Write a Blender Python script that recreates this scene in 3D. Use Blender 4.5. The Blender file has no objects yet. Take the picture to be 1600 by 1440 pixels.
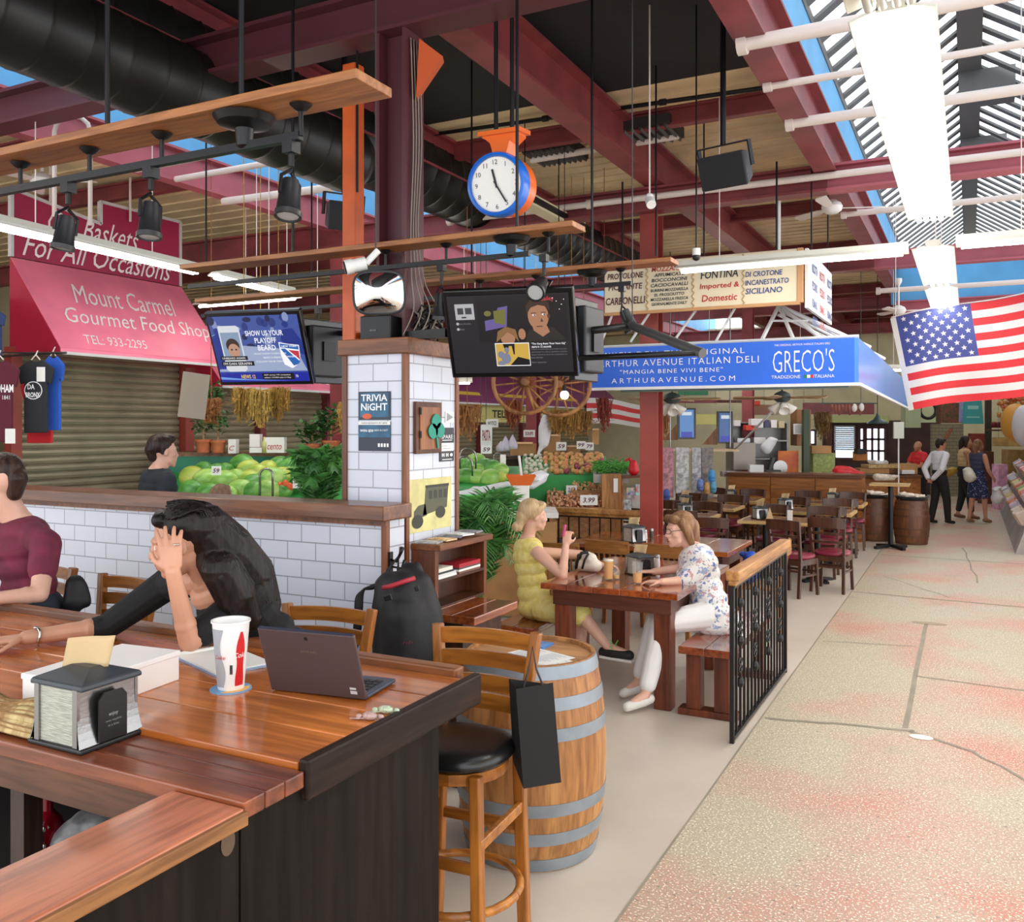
import bpy, bmesh, math, random
from mathutils import Vector, Matrix, Euler
random.seed(7)
SC = bpy.context.scene
COL = SC.collection
R = math.radians
PI = math.pi
# ------------------------------------------------------------------ camera
F, HZ, VPX, CH = 1400.0, 665.0, 1515.0, 1.95      # focal length (px), horizon row, corridor vanishing column, eye height
YAW = math.atan((VPX - 800) / F)
cam = bpy.data.cameras.new('camera')
cam.sensor_width = 36; cam.lens = F / 1600 * 36
cam.shift_y = (HZ - 720) / 1600
cam.clip_start = .05; cam.clip_end = 200
camo = bpy.data.objects.new('camera', cam); COL.objects.link(camo)
camo.location = (0, 0, CH); camo.rotation_euler = (R(90), 0, YAW)
SC.camera = camo
FW = Vector((-math.sin(YAW), math.cos(YAW), 0)); RT = Vector((math.cos(YAW), math.sin(YAW), 0)); UP = Vector((0, 0, 1))
EYE = Vector((0, 0, CH))
def at(u, v, z=None, X=None, Y=None, t=None):
 """world point seen at pixel (u,v) of the 1600x1440 photo lying on the given plane / at the given depth"""
 d = FW + RT * ((u - 800) / F) + UP * ((HZ - v) / F)
 if z is not None: t = (z - CH) / d.z
 elif X is not None: t = X / d.x
 elif Y is not None: t = Y / d.y
 return EYE + d * t
# ------------------------------------------------------------------ light and exposure
SC.view_settings.view_transform = 'Standard'; SC.view_settings.look = 'None'
SC.view_settings.gamma = 1; SC.view_settings.use_curve_mapping = False
SC.view_settings.exposure = 0.5
SC.cycles.use_denoising = True
SC.cycles.max_bounces = 8; SC.cycles.diffuse_bounces = 4; SC.cycles.glossy_bounces = 3
SC.cycles.transmission_bounces = 6; SC.cycles.transparent_max_bounces = 6
SC.cycles.sample_clamp_indirect = 4
SC.cycles.caustics_reflective = False; SC.cycles.caustics_refractive = False
wd = bpy.data.worlds.new('sky'); SC.world = wd; wd.use_nodes = True
WB = wd.node_tree.nodes['Background']
WB.inputs[0].default_value = (.93, .96, 1, 1); WB.inputs[1].default_value = 2.0
TUBE = 13.0       # radiance of the fluorescent tubes
# ------------------------------------------------------------------ materials
def lin(c):
 return tuple(((x / 255) / 12.92 if x / 255 <= .04045 else ((x / 255 + .055) / 1.055) ** 2.4) for x in c) + (1,)
_m = {}
def M(name, rgb, rough=.5, metal=0, var=0, scale=12, bump=0, bscale=60, emit=0, rgb2=None, stretch=(1, 1, 1), trans=0, alpha=1, coat=0, spec=.5, detail=3, ramp=(.35, .65)):
 if name in _m: return _m[name]
 m = bpy.data.materials.new(name); m.use_nodes = True
 N, L = m.node_tree.nodes, m.node_tree.links
 b = N['Principled BSDF']
 b.inputs['Base Color'].default_value = lin(rgb)
 b.inputs['Roughness'].default_value = rough; b.inputs['Metallic'].default_value = metal
 b.inputs['Specular IOR Level'].default_value = spec
 if coat: b.inputs['Coat Weight'].default_value = coat; b.inputs['Coat Roughness'].default_value = .12
 if trans: b.inputs['Transmission Weight'].default_value = trans
 if alpha < 1: b.inputs['Alpha'].default_value = alpha
 if var or rgb2 or bump:
  tc = N.new('ShaderNodeTexCoord'); mp = N.new('ShaderNodeMapping'); L.new(tc.outputs['Object'], mp.inputs[0])
  mp.inputs['Scale'].default_value = stretch
 if var or rgb2:
  no = N.new('ShaderNodeTexNoise'); no.inputs['Scale'].default_value = scale; no.inputs['Detail'].default_value = detail
  L.new(mp.outputs[0], no.inputs['Vector'])
  cr = N.new('ShaderNodeValToRGB'); cr.color_ramp.elements[0].position = ramp[0]; cr.color_ramp.elements[1].position = ramp[1]
  if rgb2: a, c = rgb, rgb2
  else: a = [max(0, x * (1 - var)) for x in rgb]; c = [min(255, x * (1 + var)) for x in rgb]
  cr.color_ramp.elements[0].color = lin(a); cr.color_ramp.elements[1].color = lin(c)
  L.new(no.outputs['Fac'], cr.inputs[0]); L.new(cr.outputs[0], b.inputs['Base Color'])
 if bump:
  n2 = N.new('ShaderNodeTexNoise'); n2.inputs['Scale'].default_value = bscale; n2.inputs['Detail'].default_value = 2
  L.new(mp.outputs[0], n2.inputs['Vector'])
  bp = N.new('ShaderNodeBump'); bp.inputs['Strength'].default_value = bump; bp.inputs['Distance'].default_value = .01
  L.new(n2.outputs['Fac'], bp.inputs['Height']); L.new(bp.outputs[0], b.inputs['Normal'])
 if emit:
  b.inputs['Emission Color'].default_value = lin(rgb); b.inputs['Emission Strength'].default_value = emit
  if emit >= 3: b.inputs['Base Color'].default_value = (0.8, .8, .8, 1)
 _m[name] = m
 return m
def wood(name, c1, c2, axis='X', scale=9, rough=.4, coat=0, bump=.08, k=.09, spec=.5):
 if name in _m: return _m[name]
 st = {'X': (k, 1, 1), 'Y': (1, k, 1), 'Z': (1, 1, k)}[axis]
 m = M(name, c1, rough, rgb2=c2, scale=scale, stretch=st, coat=coat, bump=bump, bscale=scale * 3, detail=8, ramp=(.36, .64), spec=spec)
 N, L = m.node_tree.nodes, m.node_tree.links; b = N['Principled BSDF']; src = b.inputs['Base Color'].links[0].from_socket
 mp = N['Mapping']; n = N.new('ShaderNodeTexNoise'); n.inputs['Scale'].default_value = scale * 7; n.inputs['Detail'].default_value = 3; n.inputs['Distortion'].default_value = .3; L.new(mp.outputs[0], n.inputs['Vector'])
 r = N.new('ShaderNodeValToRGB'); r.color_ramp.elements[0].position = .38; r.color_ramp.elements[1].position = .6; r.color_ramp.elements[0].color = (.55, .5, .46, 1); r.color_ramp.elements[1].color = (1, 1, 1, 1); L.new(n.outputs['Fac'], r.inputs[0])
 mx = N.new('ShaderNodeMix'); mx.data_type = 'RGBA'; mx.blend_type = 'MULTIPLY'; mx.inputs[0].default_value = .8; L.new(src, mx.inputs[6]); L.new(r.outputs[0], mx.inputs[7]); L.new(mx.outputs[2], b.inputs['Base Color'])
 return m
def brick(name, c, mortar, w, h, mw, rough=.25, var=.03, mode='wall', bump=.3):
 if name in _m: return _m[name]
 m = bpy.data.materials.new(name); m.use_nodes = True
 N, L = m.node_tree.nodes, m.node_tree.links; b = N['Principled BSDF']
 tc = N.new('ShaderNodeTexCoord'); sp = N.new('ShaderNodeSeparateXYZ'); L.new(tc.outputs['Object'], sp.inputs[0])
 cb = N.new('ShaderNodeCombineXYZ')
 ad = N.new('ShaderNodeMath'); L.new(sp.outputs[0], ad.inputs[0]); L.new(sp.outputs[1], ad.inputs[1])
 L.new(ad.outputs[0], cb.inputs[0]); L.new(sp.outputs[2], cb.inputs[1])
 br = N.new('ShaderNodeTexBrick'); L.new(cb.outputs[0], br.inputs['Vector'])
 br.inputs['Scale'].default_value = 1; br.inputs['Brick Width'].default_value = w; br.inputs['Row Height'].default_value = h
 br.inputs['Mortar Size'].default_value = mw; br.inputs['Mortar Smooth'].default_value = .1
 br.inputs['Color1'].default_value = lin(c); br.inputs['Color2'].default_value = lin([x * (1 - var) for x in c]); br.inputs['Mortar'].default_value = lin(mortar)
 L.new(br.outputs['Color'], b.inputs['Base Color']); b.inputs['Roughness'].default_value = rough
 bp = N.new('ShaderNodeBump'); bp.inputs['Strength'].default_value = bump; bp.inputs['Distance'].default_value = .004; bp.invert = True
 L.new(br.outputs['Fac'], bp.inputs['Height']); L.new(bp.outputs[0], b.inputs['Normal'])
 _m[name] = m
 return m
# ------------------------------------------------------------------ mesh builder
def mbasis(o):
 m = Matrix.Identity(4)
 while o is not None:
  m = o.matrix_basis @ m; o = o.parent
 return m
_txt = {}
def text_geo(s, shear=0, spacing=1.0, bold=0):
 key = (s, shear, spacing, bold)
 if key in _txt: return _txt[key]
 cu = bpy.data.curves.new('t', 'FONT'); cu.body = s; cu.shear = shear; cu.space_character = spacing; cu.resolution_u = 2; cu.offset = bold
 o = bpy.data.objects.new('t', cu); COL.objects.link(o)
 ev = o.evaluated_get(bpy.context.evaluated_depsgraph_get()); me = ev.to_mesh()
 vs = [v.co.copy() for v in me.vertices]; fs = [tuple(p.vertices) for p in me.polygons]
 ev.to_mesh_clear(); bpy.data.objects.remove(o); bpy.data.curves.remove(cu)
 x0 = min(v.x for v in vs); x1 = max(v.x for v in vs); y0 = min(v.y for v in vs); y1 = max(v.y for v in vs)
 _txt[key] = (vs, fs, x0, x1, y0, y1)
 return _txt[key]
def perp(d):
 d = d.normalized()
 a = Vector((0, 0, 1)) if abs(d.z) < .9 else Vector((1, 0, 0))
 x = d.cross(a).normalized()
 return x, x.cross(d).normalized()
class MB:
 def __init__(s): s.v = []; s.f = []; s.m = []; s.mi = 0
 def add(s, vs, fs):
  n = len(s.v); s.v += [Vector(p) for p in vs]
  for f in fs: s.f.append([i + n for i in f]); s.m.append(s.mi)
  return s
 def box(s, c, size, rot=None, M4=None):
  hx, hy, hz = size[0] / 2, size[1] / 2, size[2] / 2
  vs = [Vector((x, y, z)) for x in (-hx, hx) for y in (-hy, hy) for z in (-hz, hz)]
  if rot is not None:
   e = rot if isinstance(rot, Matrix) else Euler(rot).to_matrix()
   vs = [e @ p for p in vs]
  vs = [p + Vector(c) for p in vs]
  return s.add(vs, [(0, 1, 3, 2), (4, 6, 7, 5), (0, 4, 5, 1), (2, 3, 7, 6), (0, 2, 6, 4), (1, 5, 7, 3)])
 def b2(s, lo, hi):
  return s.box([(a + b) / 2 for a, b in zip(lo, hi)], [abs(b - a) for a, b in zip(lo, hi)])
 def bar(s, p, q, w, h, side=None):
  p, q = Vector(p), Vector(q); d = q - p
  x, y = perp(d)
  if side is not None:
   y = Vector(side).normalized(); x = d.normalized().cross(y).normalized(); y = x.cross(d.normalized())
  vs = [a + x * (i * w / 2) + y * (j * h / 2) for a in (p, q) for i, j in ((-1, -1), (1, -1), (1, 1), (-1, 1))]
  return s.add(vs, [(0, 3, 2, 1), (4, 5, 6, 7), (0, 1, 5, 4), (1, 2, 6, 5), (2, 3, 7, 6), (3, 0, 4, 7)])
 def tube(s, pts, r, n=8, cap=True, flat=None):
  pts = [Vector(p) for p in pts]; k = len(pts)
  rs = list(r) if hasattr(r, '__len__') else [r] * k
  vs = []; px = None
  for i, p in enumerate(pts):
   d = (pts[min(i + 1, k - 1)] - pts[max(i - 1, 0)])
   if d.length < 1e-9: d = Vector((0, 0, 1))
   d.normalize()
   if px is None: x, y = perp(d)
   else:
    x = px - d * px.dot(d); x = x.normalized() if x.length > 1e-6 else perp(d)[0]; y = d.cross(x)
   if px is None: y = d.cross(x)
   px = x
   for j in range(n):
    a = 2 * PI * j / n
    vs.append(p + (x * math.cos(a) + y * math.sin(a)) * rs[i])
  fs = []
  for i in range(k - 1):
   for j in range(n):
    fs.append((i * n + j, i * n + (j + 1) % n, (i + 1) * n + (j + 1) % n, (i + 1) * n + j))
  if cap: fs.append(tuple(range(n - 1, -1, -1))); fs.append(tuple(range((k - 1) * n, k * n)))
  return s.add(vs, fs)
 def lathe(s, prof, n=24, o=(0, 0, 0), M3=None, cap=True):
  vs = []
  for r, z in prof:
   for j in range(n):
    a = 2 * PI * j / n; p = Vector((r * math.cos(a), r * math.sin(a), z))
    vs.append((M3 @ p if M3 is not None else p) + Vector(o))
  fs = []; k = len(prof)
  for i in range(k - 1):
   for j in range(n): fs.append((i * n + j, i * n + (j + 1) % n, (i + 1) * n + (j + 1) % n, (i + 1) * n + j))
  if cap: fs.append(tuple(range(n - 1, -1, -1))); fs.append(tuple(range((k - 1) * n, k * n)))
  return s.add(vs, fs)
 def ell(s, c, rad, M3=None, n=14, k=9):
  rad = (rad, rad, rad) if not hasattr(rad, '__len__') else rad
  vs = []; fs = []
  for i in range(k + 1):
   th = PI * i / k
   for j in range(n):
    a = 2 * PI * j / n
    p = Vector((rad[0] * math.sin(th) * math.cos(a), rad[1] * math.sin(th) * math.sin(a), rad[2] * math.cos(th)))
    vs.append((M3 @ p if M3 is not None else p) + Vector(c))
  for i in range(k):
   for j in range(n):
    fs.append((i * n + j, (i + 1) * n + j, (i + 1) * n + (j + 1) % n, i * n + (j + 1) % n))
  b = bmesh.new()
  vv = [b.verts.new(p) for p in vs]
  for f in fs:
   try: b.faces.new([vv[i] for i in f])
   except ValueError: pass
  bmesh.ops.remove_doubles(b, verts=b.verts, dist=1e-6)
  b.verts.index_update()
  s.add([v.co.copy() for v in b.verts], [[v.index for v in f.verts] for f in b.faces]); b.free()
  return s
 def chain(s, pts, rs, n=10):
  """round-capped tapering limb"""
  pts = [Vector(p) for p in pts]
  rs = list(rs) if hasattr(rs, '__len__') else [rs] * len(pts)
  for i in range(len(pts) - 1): s.tube([pts[i], pts[i + 1]], [rs[i], rs[i + 1]], n)
  for p, r in zip(pts, rs): s.ell(p, r, n=n, k=6)
  return s
 def prism(s, poly, O, X, Y, depth):
  """extrude the 2-D polygon (in X,Y axes at O) by depth along X x Y"""
  O, X, Y = Vector(O), Vector(X).normalized(), Vector(Y).normalized(); Z = X.cross(Y)
  a = [O + X * p[0] + Y * p[1] for p in poly]; b = [p + Z * depth for p in a]; n = len(poly)
  return s.add(a + b, [tuple(range(n - 1, -1, -1)), tuple(range(n, 2 * n))] + [(i, (i + 1) % n, n + (i + 1) % n, n + i) for i in range(n)])
 def poly(s, poly, O, X, Y, off=0):
  O, X, Y = Vector(O), Vector(X).normalized(), Vector(Y).normalized(); Z = X.cross(Y)
  return s.add([O + X * p[0] + Y * p[1] + Z * off for p in poly], [tuple(range(len(poly)))])
 def rect(s, x0, y0, x1, y1, O, X, Y, off=0): return s.poly([(x0, y0), (x1, y0), (x1, y1), (x0, y1)], O, X, Y, off)
 def disc(s, c, rx, ry, O, X, Y, off=0, n=20):
  return s.poly([(c[0] + rx * math.cos(2 * PI * i / n), c[1] + ry * math.sin(2 * PI * i / n)) for i in range(n)], O, X, Y, off)
 def grid(s, fn, nu, nv):
  vs = [fn(i / nu, j / nv) for i in range(nu + 1) for j in range(nv + 1)]
  return s.add(vs, [(i * (nv + 1) + j, (i + 1) * (nv + 1) + j, (i + 1) * (nv + 1) + j + 1, i * (nv + 1) + j + 1) for i in range(nu) for j in range(nv)])
 def text(s, t, C, X, Y, w=None, h=None, shear=0, off=.004, align='C', spacing=1.0, bold=0):
  vs, fs, x0, x1, y0, y1 = text_geo(t, shear, spacing, bold)
  C, X, Y = Vector(C), Vector(X).normalized(), Vector(Y).normalized(); Z = X.cross(Y)
  sx = w / (x1 - x0) if w else None; sy = h / (y1 - y0) if h else None
  if sx is None: sx = sy
  if sy is None: sy = sx
  cx = {'C': (x0 + x1) / 2, 'L': x0, 'R': x1}[align]; cy = (y0 + y1) / 2
  return s.add([C + X * ((v.x - cx) * sx) + Y * ((v.y - cy) * sy) + Z * off for v in vs], fs)
 def build(s, name, mats, parent=None, world=True, smooth=False, bevel=0, loc=None, sub=0, solid=0, seg=2, auto=None):
  me = bpy.data.meshes.new(name)
  vs = s.v
  if parent is not None and world:
   inv = mbasis(parent).inverted(); vs = [inv @ p for p in vs]
  if loc is not None: vs = [p - Vector(loc) for p in vs]
  me.from_pydata([tuple(p) for p in vs], [], s.f)
  mats = mats if isinstance(mats, (list, tuple)) else [mats]
  for m in mats: me.materials.append(m)
  if len(mats) > 1: me.polygons.foreach_set('material_index', s.m)
  if smooth: me.polygons.foreach_set('use_smooth', [True] * len(me.polygons))
  me.update()
  if smooth and auto: me.set_sharp_from_angle(angle=R(auto))
  o = bpy.data.objects.new(name, me); COL.objects.link(o)
  if parent is not None: o.parent = parent
  if loc is not None: o.location = loc
  if bevel:
   md = o.modifiers.new('bevel', 'BEVEL'); md.width = bevel; md.segments = seg; md.limit_method = 'ANGLE'; md.angle_limit = R(40)
  if solid:
   md = o.modifiers.new('solid', 'SOLIDIFY'); md.thickness = solid; md.offset = 0
  if sub:
   md = o.modifiers.new('sub', 'SUBSURF'); md.levels = sub; md.render_levels = sub
  return o
def tag(o, label=None, cat=None, group=None, kind=None):
 if label: o['label'] = label
 if cat: o['category'] = cat
 if group: o['group'] = group
 if kind: o['kind'] = kind
 return o
def thing(name, label, cat, loc=(0, 0, 0), rz=0, group=None):
 o = bpy.data.objects.new(name, None); COL.objects.link(o); o.empty_display_size = .1
 o.location = loc; o.rotation_euler = (0, 0, rz)
 return tag(o, label, cat, group)
KIDS = {}
def dup(root, loc, rz=None, label=None, group=None, scale=None):
 r = root.copy(); COL.objects.link(r); r.location = loc
 if rz is not None: r.rotation_euler = (0, 0, rz)
 if scale is not None: r.scale = (scale,) * 3 if not hasattr(scale, '__len__') else scale
 if label: r['label'] = label
 if group: r['group'] = group
 for ch in list(root.children):
  c = ch.copy(); COL.objects.link(c); c.parent = r
  for g in ch.children:
   d = g.copy(); COL.objects.link(d); d.parent = c
 return r
def struct(name, mb, m, parent=None, **k):
 o = mb.build(name, m, parent, **k)
 if parent is None: o['kind'] = 'structure'
 return o
def one(name, label, cat, mb, m, loc, group=None, **k):
 """a thing that is a single mesh, its origin at loc"""
 return tag(mb.build(name, m, loc=loc, **k), label, cat, group)
def blob(name, mb, mats, parent=None, voxel=.01, smooth=6, loc=None, paint=(), fac=.5):
 """fuse overlapping closed shapes into one continuous skin"""
 me = bpy.data.meshes.new(name); me.from_pydata([tuple(p) for p in mb.v], [], mb.f)
 o = bpy.data.objects.new(name, me); COL.objects.link(o)
 md = o.modifiers.new('r', 'REMESH'); md.mode = 'VOXEL'; md.voxel_size = voxel
 if smooth:
  sm = o.modifiers.new('s', 'SMOOTH'); sm.iterations = smooth; sm.factor = fac
 ev = o.evaluated_get(bpy.context.evaluated_depsgraph_get())
 nm = bpy.data.meshes.new_from_object(ev)
 bpy.data.objects.remove(o); bpy.data.meshes.remove(me)
 nm.name = name; nm.materials.clear()
 mats = mats if isinstance(mats, (list, tuple)) else [mats]
 for m in mats: nm.materials.append(m)
 nm.polygons.foreach_set('use_smooth', [True] * len(nm.polygons))
 if paint:
  for p in nm.polygons:
   c = p.center
   for fn, k in paint:
    if fn(c): p.material_index = k
 off = Vector(loc) if loc is not None else None
 if parent is not None: nm.transform(mbasis(parent).inverted())
 elif off is not None: nm.transform(Matrix.Translation(-off))
 o = bpy.data.objects.new(name, nm); COL.objects.link(o)
 if parent is not None: o.parent = parent
 elif off is not None: o.location = off
 return o
EX, EY, EZ = Vector((1, 0, 0)), Vector((0, 1, 0)), Vector((0, 0, 1))
def spline(pts, m=6):
 out = []
 for i in range(len(pts) - 1):
  p0, p1, p2, p3 = pts[max(i - 1, 0)], pts[i], pts[i + 1], pts[min(i + 2, len(pts) - 1)]
  for k in range(m):
   s = k / m; out.append(.5 * ((2 * p1) + (p2 - p0) * s + (2 * p0 - 5 * p1 + 4 * p2 - p3) * s * s + (3 * p1 - p0 - 3 * p2 + p3) * s ** 3))
 return out + [pts[-1]]
def ceil_z(x):
 """underside of the roof above x: deck, or the rafters of a skylight well"""
 if -4.95 < x < -1.3: return 5.0
 if x < -7.4: return 4.94
 if x < -4.9: return 6.5 - abs(x + 6.18) * .74
 if x < 1.4: return 6.5 - abs(x) * .72
 return 4.96
def cord(o, name='cord', r=.004):
 """hang o from the roof on a thin cord of its own"""
 pts = []
 for q in [o] + list(o.children):
  if q.type == 'MESH': m = mbasis(q); pts += [m @ v.co for v in q.data.vertices]
 zt = max(p.z for p in pts); p = max(pts, key=lambda v: v.z); c = sum(pts, Vector()) / len(pts); a = Vector((p.x, p.y, zt - .01))
 mb = MB(); mb.tube([a, Vector((a.x, a.y, ceil_z(a.x)))], r, 5); mb.build(name, M('cord_dark', (60, 58, 56), .6), o)
# ------------------------------------------------------------------ the setting
MAROON = M('maroon_paint', (132, 58, 62), .45, var=.1, scale=3)
PINKM = M('rose_paint', (176, 92, 104), .5, var=.05, scale=2)
REDM = M('red_oxide_paint', (150, 62, 52), .45, var=.08, scale=3)
ORANGE = M('orange_paint', (206, 92, 36), .4, var=.06, scale=4)
SKYB = M('sky_blue_paint', (96, 178, 232), .5, var=.04, scale=2)
BLACK = M('black_paint', (20, 20, 22), .45)
BLACKM = M('black_metal', (24, 24, 26), .35, metal=.4)
DECK = M('cream_deck', (232, 212, 172), .6, var=.05, scale=2)
DARKDECK = M('black_painted_deck', (30, 30, 31), .7, var=.1, scale=2)
CREAM = M('cream_wall_paint', (222, 214, 176), .6, var=.03, scale=2)
WHITE = M('white_paint', (232, 232, 228), .4)
PIPEW = M('white_pipe_paint', (226, 214, 206), .4)
GREYM = M('grey_metal', (120, 122, 124), .4, metal=.6)
STEEL = M('brushed_steel', (150, 148, 146), .24, metal=.95, bump=.05, bscale=90)
GREYP = M('louver_grey', (104, 106, 106), .6)
# floor -------------------------------------------------------------
fl = M('floor_screed', (206, 196, 184), .34, var=.035, scale=1.3, detail=5)
mb = MB(); mb.b2((-17, -4, -.1), (-1.24, 30, 0)); struct('floor', mb, fl)
def terrazzo():
 m = bpy.data.materials.new('terrazzo'); m.use_nodes = True
 N, L = m.node_tree.nodes, m.node_tree.links; b = N['Principled BSDF']
 tc = N.new('ShaderNodeTexCoord')
 def noise_(sc, de, lo, hi, a, c, off=0):
  mp = N.new('ShaderNodeMapping'); mp.inputs['Location'].default_value = (off, off * .7, 0); L.new(tc.outputs['Object'], mp.inputs[0])
  n = N.new('ShaderNodeTexNoise'); n.inputs['Scale'].default_value = sc; n.inputs['Detail'].default_value = de; L.new(mp.outputs[0], n.inputs['Vector'])
  r = N.new('ShaderNodeValToRGB'); r.color_ramp.elements[0].position = lo; r.color_ramp.elements[1].position = hi
  r.color_ramp.elements[0].color = a; r.color_ramp.elements[1].color = c; L.new(n.outputs['Fac'], r.inputs[0]); return r
 base = noise_(.75, 5, .46, .66, lin((190, 181, 158)), lin((206, 128, 112)), 3.3)
 def over(prev, col, mask):
  mx = N.new('ShaderNodeMix'); mx.data_type = 'RGBA'; L.new(mask.outputs[0], mx.inputs['Factor'])
  L.new(prev, mx.inputs[6]); mx.inputs[7].default_value = lin(col); return mx.outputs[2]
 w, k = (1, 1, 1, 1), (0, 0, 0, 1)
 c = over(base.outputs[0], (176, 168, 146), noise_(75, 2, .5, .62, k, (.85, .85, .85, 1)))
 c = over(c, (250, 244, 230), noise_(95, 2, .58, .62, k, (1, 1, 1, 1), 5))
 c = over(c, (120, 112, 104), noise_(48, 2, .64, .68, k, (.8, .8, .8, 1), 11))
 c = over(c, (150, 146, 132), noise_(1.7, 6, .62, .8, k, (.6, .6, .6, 1), 17))
 L.new(c, b.inputs['Base Color']); b.inputs['Roughness'].default_value = .38
 return m
TERR = terrazzo()
mb = MB(); mb.b2((-1.24, -4, -.1), (5, 30, 0)); aisle = struct('floor_aisle', mb, TERR)
seam = M('floor_seam', (150, 143, 128), .7, var=.06, scale=3)
def ribbon(pts, w, z=.002):
 mb = MB()
 for i in range(len(pts) - 1):
  a, b = Vector(pts[i]), Vector(pts[i + 1]); d = (b - a).normalized(); p = Vector((-d.y, d.x))
  mb.add([(*(a + p * w / 2), z), (*(a - p * w / 2), z), (*(b - p * w / 2), z), (*(b + p * w / 2), z)], [(0, 1, 2, 3)])
 return mb
def wob(p, q, n, k):
 p, q = Vector(p), Vector(q); return [tuple(p.lerp(q, i / n) + Vector((random.uniform(-k, k), random.uniform(-k, k)))) for i in range(n + 1)]
for pts, w in ((wob((-.37, 6.3), (-.38, 9.7), 8, .004), .035), (wob((-1.22, 6.1), (-.3, 6.28), 8, .015), .035), (wob((-.37, 7.65), (1.5, 7.5), 8, .006), .02),
               (wob((-.33, 6.25), (.02, 6.02), 6, .015), .03), (wob((.02, 6.02), (.5, 5.35), 7, .02), .02), (wob((-1.22, 11.2), (1.5, 11), 9, .006), .03),
               (wob((-1.22, 14.6), (1.5, 14.5), 6, .006), .03), (wob((-1.2, 8.5), (-.4, 8.7), 6, .02), .012), (wob((-1.0, 12.6), (-.2, 11.3), 6, .02), .012),
               (wob((-1.238, -3), (-1.238, 30), 30, .003), .012), (wob((-.1, 16), (.1, 12.5), 6, .02), .02)):
 ribbon(pts, w).build('seam', seam, aisle)
mb = MB(); mb.disc((0, 0), .07, .05, (-.27, 6.16, 0), EX, EY, .003); mb.build('paint_spot', M('spot_white', (240, 240, 236), .5), aisle)
mb = MB(); mb.disc((0, 0), .16, .06, (-.36, 9.75, 0), EX, EY, .003); mb.build('drain_stain', M('stain', (172, 156, 132), .6), aisle)
# ceiling -----------------------------------------------------------
mb = MB(); mb.b2((-4.95, 7.7, 5.0), (-1.3, 30, 5.08))
for y in range(8, 30):
 for k in range(4): mb.b2((-4.95, y + k * .25, 4.985), (-1.3, y + k * .25 + .03, 5.0))
struct('ceiling', mb, DECK)
mb = MB(); mb.b2((-17, -3, 4.95), (-7.4, 30, 5.03))
for y in range(0, 30):
 for k in range(3): mb.b2((-17, y + k * .33, 4.93), (-7.4, y + k * .33 + .03, 4.95))
struct('ceiling_left', mb, DECK)
mb = MB(); mb.b2((-4.95, -3, 5.0), (-1.3, 7.7, 5.08)); struct('ceiling_front', mb, DARKDECK)
mb = MB(); mb.b2((1.35, -3, 4.95), (6, 30, 5.03)); struct('ceiling_right', mb, DECK)
def ibeam(p, q, w, h, tf=.025, tw=.03):
 """I-section from p to q (bottom centre line)"""
 p, q = Vector(p), Vector(q); mb = MB()
 mb.bar(p + EZ * tf / 2, q + EZ * tf / 2, w, tf, EZ); mb.bar(p + EZ * (h - tf / 2), q + EZ * (h - tf / 2), w, tf, EZ)
 mb.bar(p + EZ * h / 2, q + EZ * h / 2, tw, h - 2 * tf, EZ); return mb
nt = [0]
def beam(p, q, w, h, m=MAROON, **k):
 nt[0] += 1; return struct('trim_%d' % nt[0], ibeam(p, q, w, h, **k), m)
SHADED_MAROON = M('dark_maroon', (84, 40, 46), .45)
for y in (4.4, 9.3, 14.2, 19.1, 24): beam((-7.4, y, 4.25), (-1.25, y, 4.25), .2, .26, SHADED_MAROON if y < 5 else MAROON)  # nearest crossbeam gets a darker maroon, its shade put into the paint
for y in (9.3, 14.2): beam((-1.25, y, 4.25), (3, y, 4.25), .2, .26, PINKM)
for y in (4.4, 9.3, 14.2, 19.1): beam((-16, y, 4.25), (-7.4, y, 4.25), .2, .3)
beam((-3.0, -2, 4.52), (-3.0, 29, 4.52), .22, .4)
for y in (8.3, 11.0, 12.6, 15.6, 17.0, 20.5, 22, 25.5, 27): beam((-4.95, y, 4.8), (-1.3, y, 4.8), .1, .18)
for y in (1, 2.7, 6, 7.6, 11.0, 12.6, 16, 17.4, 21): beam((-16, y, 4.72), (-7.4, y, 4.72), .1, .2)
beam((-7.3, -2, 4.45), (-7.3, 29, 4.45), .16, .36, PINKM); beam((-4.95, -2, 4.6), (-4.95, 29, 4.6), .16, .38)
beam((-1.25, -2, 4.42), (-1.25, 29, 4.42), .2, .46, MAROON); beam((1.35, -2, 4.42), (1.35, 29, 4.42), .2, .46, MAROON)
# skylight wells: blue boards, rafters, ridge
def struct_box(name, lo, hi, m): mb = MB(); mb.b2(lo, hi); return struct(name, mb, m)
nt[0] += 1; struct_box('trim_%d' % nt[0], (-1.34, -2, 4.9), (-1.27, 28, 5.66), SKYB)
nt[0] += 1; struct_box('trim_%d' % nt[0], (1.37, -2, 4.9), (1.44, 28, 5.66), SKYB)
nt[0] += 1; struct_box('trim_%d' % nt[0], (-7.44, -2, 4.82), (-7.37, 29, 5.6), SKYB)
nt[0] += 1; struct_box('trim_%d' % nt[0], (-4.98, -2, 4.98), (-4.92, 29, 5.6), SKYB)
nt[0] += 1; struct_box('trim_%d' % nt[0], (-1.3, 18, 4.2), (1.4, 18.1, 5.1), SKYB)
beam((-1.2, 17.8, 3.8), (1.3, 17.8, 3.8), .2, .42, PINKM)
mb = MB()
y = 1.0
while y < 28:
 mb.bar((-1.33, y, 5.6), (-.08, y, 6.5), .13, .03, Vector((-.58, 0, .81))); mb.bar((1.43, y, 5.6), (.08, y, 6.5), .13, .03, Vector((.55, 0, .83))); y += .42
nt[0] += 1; struct('trim_%d' % nt[0], mb, GREYP)
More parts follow.
